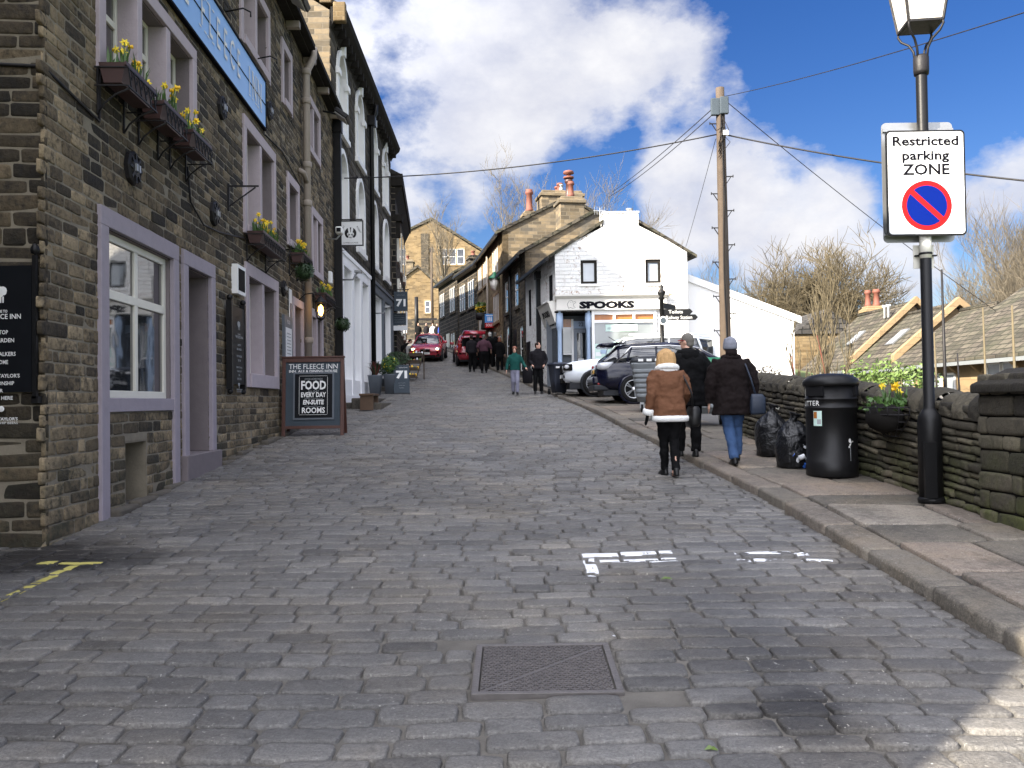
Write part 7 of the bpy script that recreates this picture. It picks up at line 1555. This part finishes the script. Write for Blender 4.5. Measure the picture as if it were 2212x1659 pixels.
part(t, 'grille', 'gap_dark', [(2.36, 2.43, -.55, .55, .76, .96), (2.34, 2.44, -.7, .7, .4, .55)]); mb = MB(); mb.box(2.43, 2.45, -.26, .26, .56, .67); mb.build('number_plate', 'plate_white', t)
for s in (1, -1): part(t, 'fog_lamp', 'gap_dark', [(2.2, 2.4, s * .76 - .07, s * .76 + .07, .55, .66)], .02)
part(t, 'roof_rail', 'white_car', [(-2.2, .3, -.72, -.67, 1.87, 1.92), (-2.2, .3, .67, .72, 1.87, 1.92)]); mb = MB()
for s in (1, -1):
    for z in (.42,): mb.box(-1.0, 1.0, s * .97 - .02, s * .97 + .02, .38, .5)
mb.build('sill', 'dark_plastic', t)
# navy blue four wheel drive, tail to the street
y = 24.5; t, cs = car('navy_suv', 'navy blue four wheel drive parked with its tail to the street', (4.67, y, zg(y) + .1), R(0), 0, 4.68, 1.87, 'navy_car',
    [(-2.34, .55, .92, .76), (-2.28, .42, 1.02, .84), (-2.0, .36, 1.1, .91), (-1.4, .33, 1.12, .935), (.9, .33, 1.06, .935), (1.5, .33, 1.02, .92), (2.1, .36, .88, .86), (2.34, .42, .68, .7)],
    [(-2.22, 1.04, 1.12, .74, .66), (-1.7, 1.05, 1.56, .78, .62), (-1.2, 1.05, 1.64, .8, .64), (-.3, 1.04, 1.66, .82, .66), (.4, 1.02, 1.6, .82, .64), (1.5, 1.0, 1.04, .78, .68)], (-1.32, 1.43), .365, wspoke=5, arch='navy_car')
mb = MB(); mb.rings([(-1.98, 0, 1.56, .2, .6), (-2.0, 0, 1.6, .24, .62), (-1.9, 0, 1.66, .3, .6), (-1.7, 0, 1.68, .3, .58)], 24, 4); mb.build('spoiler', 'navy_car', t)
for s in (1, -1):
    mb = MB(); mb.rings([(-2.1, s * .74, .9, .14, .12), (-2.12, s * .76, .95, .2, .15), (-2.08, s * .77, 1.08, .22, .14), (-2.0, s * .76, 1.12, .16, .1)], 18, 2.4); o = mb.build('tail_light', 'lens', t); mb = MB(); mb.ball((-2.27, s * .72, 1.02), (.05, .06, .06), 10, 8); mb.build('bulb', 'tail_red', o)
    mb = MB(); c = lambda x, f: s * (.8 + .13 * (1 - f))
    pts = [(-1.78, s * .825, 1.1), (-1.35, s * .71, 1.54), (-.3, s * .745, 1.57), (.5, s * .745, 1.5), (1.3, s * .8, 1.07)]; mb.tube(pts, .014, 6); mb.tube([(-1.78, s * .825, 1.1), (-.2, s * .885, 1.08), (1.3, s * .85, 1.05)], .014, 6); mb.build('chrome_trim', 'chrome', t)
    mb = MB(); mb.tube([(-2.25, s * .6, .35), (-2.4, s * .6, .34)], .05, 10); mb.build('exhaust', 'chrome', t)
    part(t, 'reflector', 'tail_red', [(-2.3, -2.22, s * .72 - .1, s * .72 + .1, .5, .55)])
part(t, 'rear_bumper', 'navy_car', [(-2.44, -2.1, -.8, .8, .5, .74)], .06); part(t, 'bumper_lip', 'dark_plastic', [(-2.42, -2.0, -.82, .82, .33, .5)], .04)
mb = MB(); mb.box(-2.36, -2.33, -.26, .26, .82, .93); mb.text('SB09 VXG', .1, 0, 0, 0, 1, Matrix.Translation((-2.36, 0, .875)) @ Matrix.Rotation(R(-90), 4, 'Z'), fit=.42); mb.build('number_plate', ['plate_yellow', 'letter_black'], t)
mb = MB(); mb.tube([(-2.2, .0, 1.18), (-1.95, -.3, 1.36)], .012, 5); mb.build('wiper', 'black_iron', t); mb = MB(); mb.tube([(-1.5, .3, 1.67), (-1.85, .3, 1.9)], .01, 5); mb.build('aerial', 'black_iron', t)
# ============================================================ bare trees, saplings, shrubs
def grow(seed, height, spread, levels, twist=.35, trunk=.2, lean=0.0, up=.25, first=.3, kids=(4, 3, 3, 3), fan=.7, rmin=.012):
    rd = random.Random(seed); tr, cr = MB(), MB()
    def branch(p, d, l, r, lv):
        n = 4 if lv < 2 else 3; pts = [p.copy()]; rad = [r]; q = p.copy(); dd = d.copy()
        for i in range(n):
            dd = (dd + Vector((rd.gauss(0, twist * .4), rd.gauss(0, twist * .4), up * .3))).normalized(); q = q + dd * (l / n); pts.append(q.copy()); rad.append(r * (1 - .62 * (i + 1) / n))
        (tr if lv < 1 else cr).tube(pts, rad, 6 if lv < 1 else 4 if lv < 2 else 3, 0, True, False)
        if lv >= levels: return
        k = kids[min(lv, len(kids) - 1)]
        for j in range(k + (rd.random() < .5)):
            u = first + (1 - first) * (j + rd.random()) / (k + .5) if lv == 0 else rd.uniform(.25, 1); u = min(u, 1); x = u * n; i = min(int(x), n - 1); b = pts[i].lerp(pts[i + 1], x - i)
            a = rd.uniform(0, 2 * math.pi) if lv else 2 * math.pi * j / k * 1.6 + rd.random(); side = dd.orthogonal().normalized(); side = Matrix.Rotation(a, 3, dd) @ side
            nd = (dd * rd.uniform(.5, 1) + side * rd.uniform(.6, 1.1) * fan + Vector((0, 0, up))).normalized()
            branch(b, nd, l * rd.uniform(.5, .78) * (spread if lv == 0 else 1), max(r * (1 - .6 * u) * rd.uniform(.5, .7), rmin), lv + 1)
    branch(Vector((0, 0, -.3)), Vector((lean, 0, 1)).normalized(), height * .55, trunk, 0)
    return tr, cr
def tree(label, x, y, z, h, seed, spread=1.0, levels=4, tw='twig', grp='bare trees behind the houses', **k):
    t = T('bare_tree', label, 'tree', (x, y, z), 0, grp); tr, cr = grow(seed, h, spread, levels, **k); tr.build('trunk', 'bark', t); cr.build('crown', tw, t); return t
def base(px, y, z=None): p = at(px, 800, y); return p.x, y, (zg(y) if z is None else z)
x, y, z = base(972, 72); tree('tall slender bare tree rising before the end gable', x, y, z + 1.5, 12.6, 11, .55, 4, 'twig_pale', up=.5, kids=(14, 4, 3, 3), first=.28, trunk=.2, fan=.8)
x, y, z = base(1095, 75); tree('wide bare tree behind the buff house roof, left of its chimneys', x, y, z + 4, 10.5, 21, 1.0, 5, 'twig_pale', kids=(7, 4, 3, 3, 2), up=.35)
x, y, z = base(1320, 66); tree('bare tree top behind the white shop aerial', x, y, 6, 11.2, 31, 1.0, 4, 'twig_pale', kids=(8, 5, 5, 4))
x, y, z = base(1425, 60); tree('bare tree top right of the white shop chimney', x, y, 4, 10, 41, 1.0, 4, 'twig_pale', kids=(8, 5, 5, 4))
x, y, z = base(1560, 62); tree('low bare tree behind the white extension roof, left of the pole', x, y, 1, 9.4, 51, 1.1, 4, 'twig_pale', kids=(8, 5, 5, 4))
x, y, z = base(1630, 60); tree('low bare tree behind the white extension roof, right of the pole', x, y, 0, 8.6, 52, 1.2, 4, kids=(8, 5, 5, 4))
x, y, z = base(1815, 62); tree('big rounded bare tree behind the stepped houses', x, y, -3.4, 12.8, 61, 1.0, 5, kids=(15, 8, 6, 6, 4), trunk=.35, first=.1, fan=1.1, up=.26, rmin=.024)
x, y, z = base(1895, 66); tree('smaller bare tree growing into the right side of the big rounded one', x, y, -3.5, 10.8, 62, 1.05, 5, kids=(11, 6, 5, 4, 3), first=.12, fan=1.0, rmin=.017)
x, y, z = base(1740, 58); tree('dense bare scrub tree beside the end of the white extension', x, y, -3, 8.4, 63, 1.3, 4, kids=(11, 7, 6, 5), first=.1, fan=1, rmin=.015)
x, y, z = base(2150, 50); tree('tall pale bare tree at the right edge above the mossy roof', x, y, -3, 13.6, 71, 1.0, 5, 'twig_pale', kids=(12, 7, 6, 4, 3), trunk=.3, first=.2, up=.4)
x, y, z = base(2235, 46); tree('pale bare tree cut by the right edge of the picture', x, y, -3, 13.2, 72, 1.0, 4, 'twig_pale', kids=(12, 7, 6, 5), trunk=.3, first=.2, up=.4)
x, y, z = base(2030, 75); tree('distant thin bare tree between the two roof ridges', x, y, -3, 11, 81, 1.0, 4, 'twig_pale', kids=(8, 5, 4, 3))
# saplings and stakes behind the wall
for k, (u, v0, yy_) in enumerate(((1742, 600, 19), (1762, 560, 21), (1778, 640, 18), (1795, 660, 17.5), (1732, 690, 17), (1810, 655, 20))):
    p = at(u, v0, yy_); b = at(u + 6, 790, yy_); h = p.z - b.z + 2.5; t = T('sapling', ['tall thin sapling just right of the white extension', 'tallest twiggy sapling near the white extension', 'thin reddish sapling over the wall, before the small gable', 'short thin sapling over the wall, right of the small gable', 'lowest thin sapling touching the white extension edge', 'thin sapling before the farthest stepped roof'][k], 'sapling', (b.x, yy_, b.z - 2.5), 0, 'saplings behind the boundary wall')
    tr, cr = grow(200 + k, h * 1.6, .35, 2, kids=(9, 4), trunk=.035, first=.4, twist=.25, up=.6, fan=.5); tr.build('trunk', 'terracotta' if k in (2, 4) else 'twig', t); cr.build('crown', 'twig', t)
for k, (u, v0, v1, yy_, r) in enumerate(((2034, 582, 800, 11.5, .022), (2123, 664, 800, 11.2, .016), (2068, 762, 800, 11, .014), (2186, 660, 790, 11.3, .02), (2018, 720, 800, 11.6, .016))):
    p, b = at(u, v0, yy_), at(u + 7, v1 + 30, yy_); t = T('stake', ['tallest dark stake behind the wall, right of the lamp post', 'pale stake with dark tip behind the wall', 'shortest dark stake behind the wall', 'thick pale stake behind the wall near the pier', 'pale stake close to the right of the lamp post'][k], 'stake', (b.x, yy_, b.z - 1.5), 0, 'stakes behind the boundary wall')
    mb = MB(); mb.tube([(0, 0, 0), ((p.x - b.x) * .5 + .01, 0, (p.z - b.z + 1.5) * .5), (p.x - b.x, 0, p.z - b.z + 1.5)], [r * 1.2, r, r * .6], 6); mb.build('cane', 'black_iron' if k in (0, 2) else 'twig', t)
for k, (u, yy_, s) in enumerate(((1885, 15.2, .55), (1945, 14.6, .5), (1655, 16.6, .3))):
    p = at(u, 775, yy_); t = T('shrub', ['bright green shrub peeping over the wall, larger left one', 'bright green shrub peeping over the wall beside the lamp post', 'dry yellow shrub above the wall beside the woman in the grey hat'][k], 'shrub', (p.x, yy_, p.z - .55))
    mb = MB()
    for i in range(900 if k < 2 else 350):
        d = Vector(rng.normal(size=3)); d.normalize(); sp = noise.noise(d * 2.2 + Vector((k * 7, 0, 0))); c = Vector((d.x * s * 1.1, d.y * s * .8, .2 + d.z * s * .6)) * random.uniform(.5, 1) * (1 + sp * .7); u_ = Vector(rng.normal(size=3)).normalized() * .05; v = u_.orthogonal().normalized() * .022; mb.add([c - u_, c + v, c + u_, c - v], [(0, 1, 2, 3)])
    mb.build('foliage', 'leaf_bright' if k < 2 else 'twig_pale', t); mb = MB()
    for i in range(10): a = i * .63; mb.tube([(0, 0, -1.5), (.2 * math.cos(a) * s, .2 * math.sin(a) * s, -.2), (s * .8 * math.cos(a), s * .6 * math.sin(a), .45 * s)], [.02, .012, .005], 4)
    mb.build('stem', 'twig', t)
# ============================================================ light, sky, camera
az = Vector((-1, -.7, .82)).normalized()
sun = bpy.data.lights.new('sun', 'SUN'); sun.energy = 4.2; sun.angle = R(.5); sun.color = (1, .9, .74)
so = bpy.data.objects.new('sun', sun); COL.objects.link(so); so.rotation_euler = az.to_track_quat('Z', 'Y').to_euler()
w = bpy.data.worlds.new('World'); SC.world = w; w.use_nodes = True; nt = w.node_tree; bg = nt.nodes['Background']
sky = N(nt, 'ShaderNodeTexSky', sky_type='NISHITA', sun_disc=False); sky.sun_elevation = math.asin(az.z); sky.sun_rotation = math.atan2(az.x, az.y)
sky.altitude = 200; sky.air_density = 1.0; sky.dust_density = .4; sky.ozone_density = 2.5
hs = N(nt, 'ShaderNodeHueSaturation'); hs.inputs['Saturation'].default_value = 1.35; hs.inputs['Hue'].default_value = .518; hs.inputs['Value'].default_value = SKYV; L(nt, sky.outputs[0], hs.inputs['Color'])
tc = N(nt, 'ShaderNodeTexCoord').outputs['Generated']
dirv = N(nt, 'ShaderNodeVectorMath', operation='NORMALIZE'); L(nt, tc, dirv.inputs[0]); dv = dirv.outputs[0]
def pdir(px, py): return (at(px, py, 1) - CAM).normalized()
bk = N(nt, 'ShaderNodeVectorMath', operation='DOT_PRODUCT'); L(nt, dv, bk.inputs[0]); bk.inputs[1].default_value = Vector((-.3, -1, .9)).normalized()
k = N(nt, 'ShaderNodeMapRange', interpolation_type='SMOOTHSTEP'); L(nt, bk.outputs['Value'], k.inputs[0]); k.inputs[1].default_value = 0; k.inputs[2].default_value = .7; k.inputs[3].default_value = 0; k.inputs[4].default_value = .16  # unseen cloud cover added behind the camera to lift the ambient light
acc = k.outputs[0]
for px, py, r0, r1, amt in CLOUDS:
    d = N(nt, 'ShaderNodeVectorMath', operation='DOT_PRODUCT'); L(nt, dv, d.inputs[0]); d.inputs[1].default_value = pdir(px, py)
    k = N(nt, 'ShaderNodeMapRange', interpolation_type='SMOOTHSTEP'); L(nt, d.outputs['Value'], k.inputs[0])
    k.inputs[1].default_value = math.cos(r1 / FPX); k.inputs[2].default_value = math.cos(r0 / FPX); k.inputs[3].default_value = 0; k.inputs[4].default_value = amt
    acc = k.outputs[0] if acc is None else mth(nt, 'ADD', acc, k.outputs[0])
st = N(nt, 'ShaderNodeVectorMath', operation='MULTIPLY'); L(nt, dv, st.inputs[0]); st.inputs[1].default_value = (1, 1, 1.5)
n1 = nz(nt, 4.6, 10, .58, st.outputs[0]); n2 = nz(nt, 15, 9, .62, st.outputs[0])
f = mth(nt, 'ADD', n1, mth(nt, 'MULTIPLY', mth(nt, 'SUBTRACT', n2, .5), .34))
f = mth(nt, 'ADD', f, acc)
cm = ramp(nt, f, [(.50, (0, 0, 0)), (.565, (.35,) * 3), (.66, (.86,) * 3), (.8, (1, 1, 1))])
sh = ramp(nt, mth(nt, 'ADD', nz(nt, 6, 7, .6, st.outputs[0]), mth(nt, 'MULTIPLY', f, .25)), [(.5, CLOUD_DARK), (.78, CLOUD_LIT)])
sd = N(nt, 'ShaderNodeVectorMath', operation='DOT_PRODUCT'); L(nt, dv, sd.inputs[0]); sd.inputs[1].default_value = az
br_ = N(nt, 'ShaderNodeMapRange', interpolation_type='SMOOTHSTEP'); L(nt, sd.outputs['Value'], br_.inputs[0]); br_.inputs[1].default_value = SUNR[0]; br_.inputs[2].default_value = 1; br_.inputs[3].default_value = 1; br_.inputs[4].default_value = SUNR[1]  # clouds towards the sun brightened to fill the shaded street
vm_ = N(nt, 'ShaderNodeVectorMath', operation='SCALE'); L(nt, sh, vm_.inputs[0]); L(nt, br_.outputs[0], vm_.inputs['Scale']); sh = vm_.outputs[0]
L(nt, mixc(nt, cm, hs.outputs[0], sh), bg.inputs['Color']); bg.inputs['Strength'].default_value = .1
cam = bpy.data.cameras.new('camera'); cam.sensor_width = 36; cam.lens = 36 * FPX / IW; cam.clip_end = 3000; cam.clip_start = .05
co = bpy.data.objects.new('camera', cam); COL.objects.link(co); co.matrix_world = Matrix.Translation(CAM) @ CROT.to_4x4(); SC.camera = co
vs = SC.view_settings; vs.view_transform = 'Standard'; vs.look = 'None'; vs.exposure = EXPO; vs.gamma = 1; vs.use_curve_mapping = False
SC.render.engine = 'CYCLES'; cy = SC.cycles; cy.use_denoising = True; cy.max_bounces = 6; cy.diffuse_bounces = 3; cy.glossy_bounces = 3; cy.transmission_bounces = 3; cy.caustics_reflective = False; cy.caustics_refractive = False; cy.sample_clamp_indirect = 6
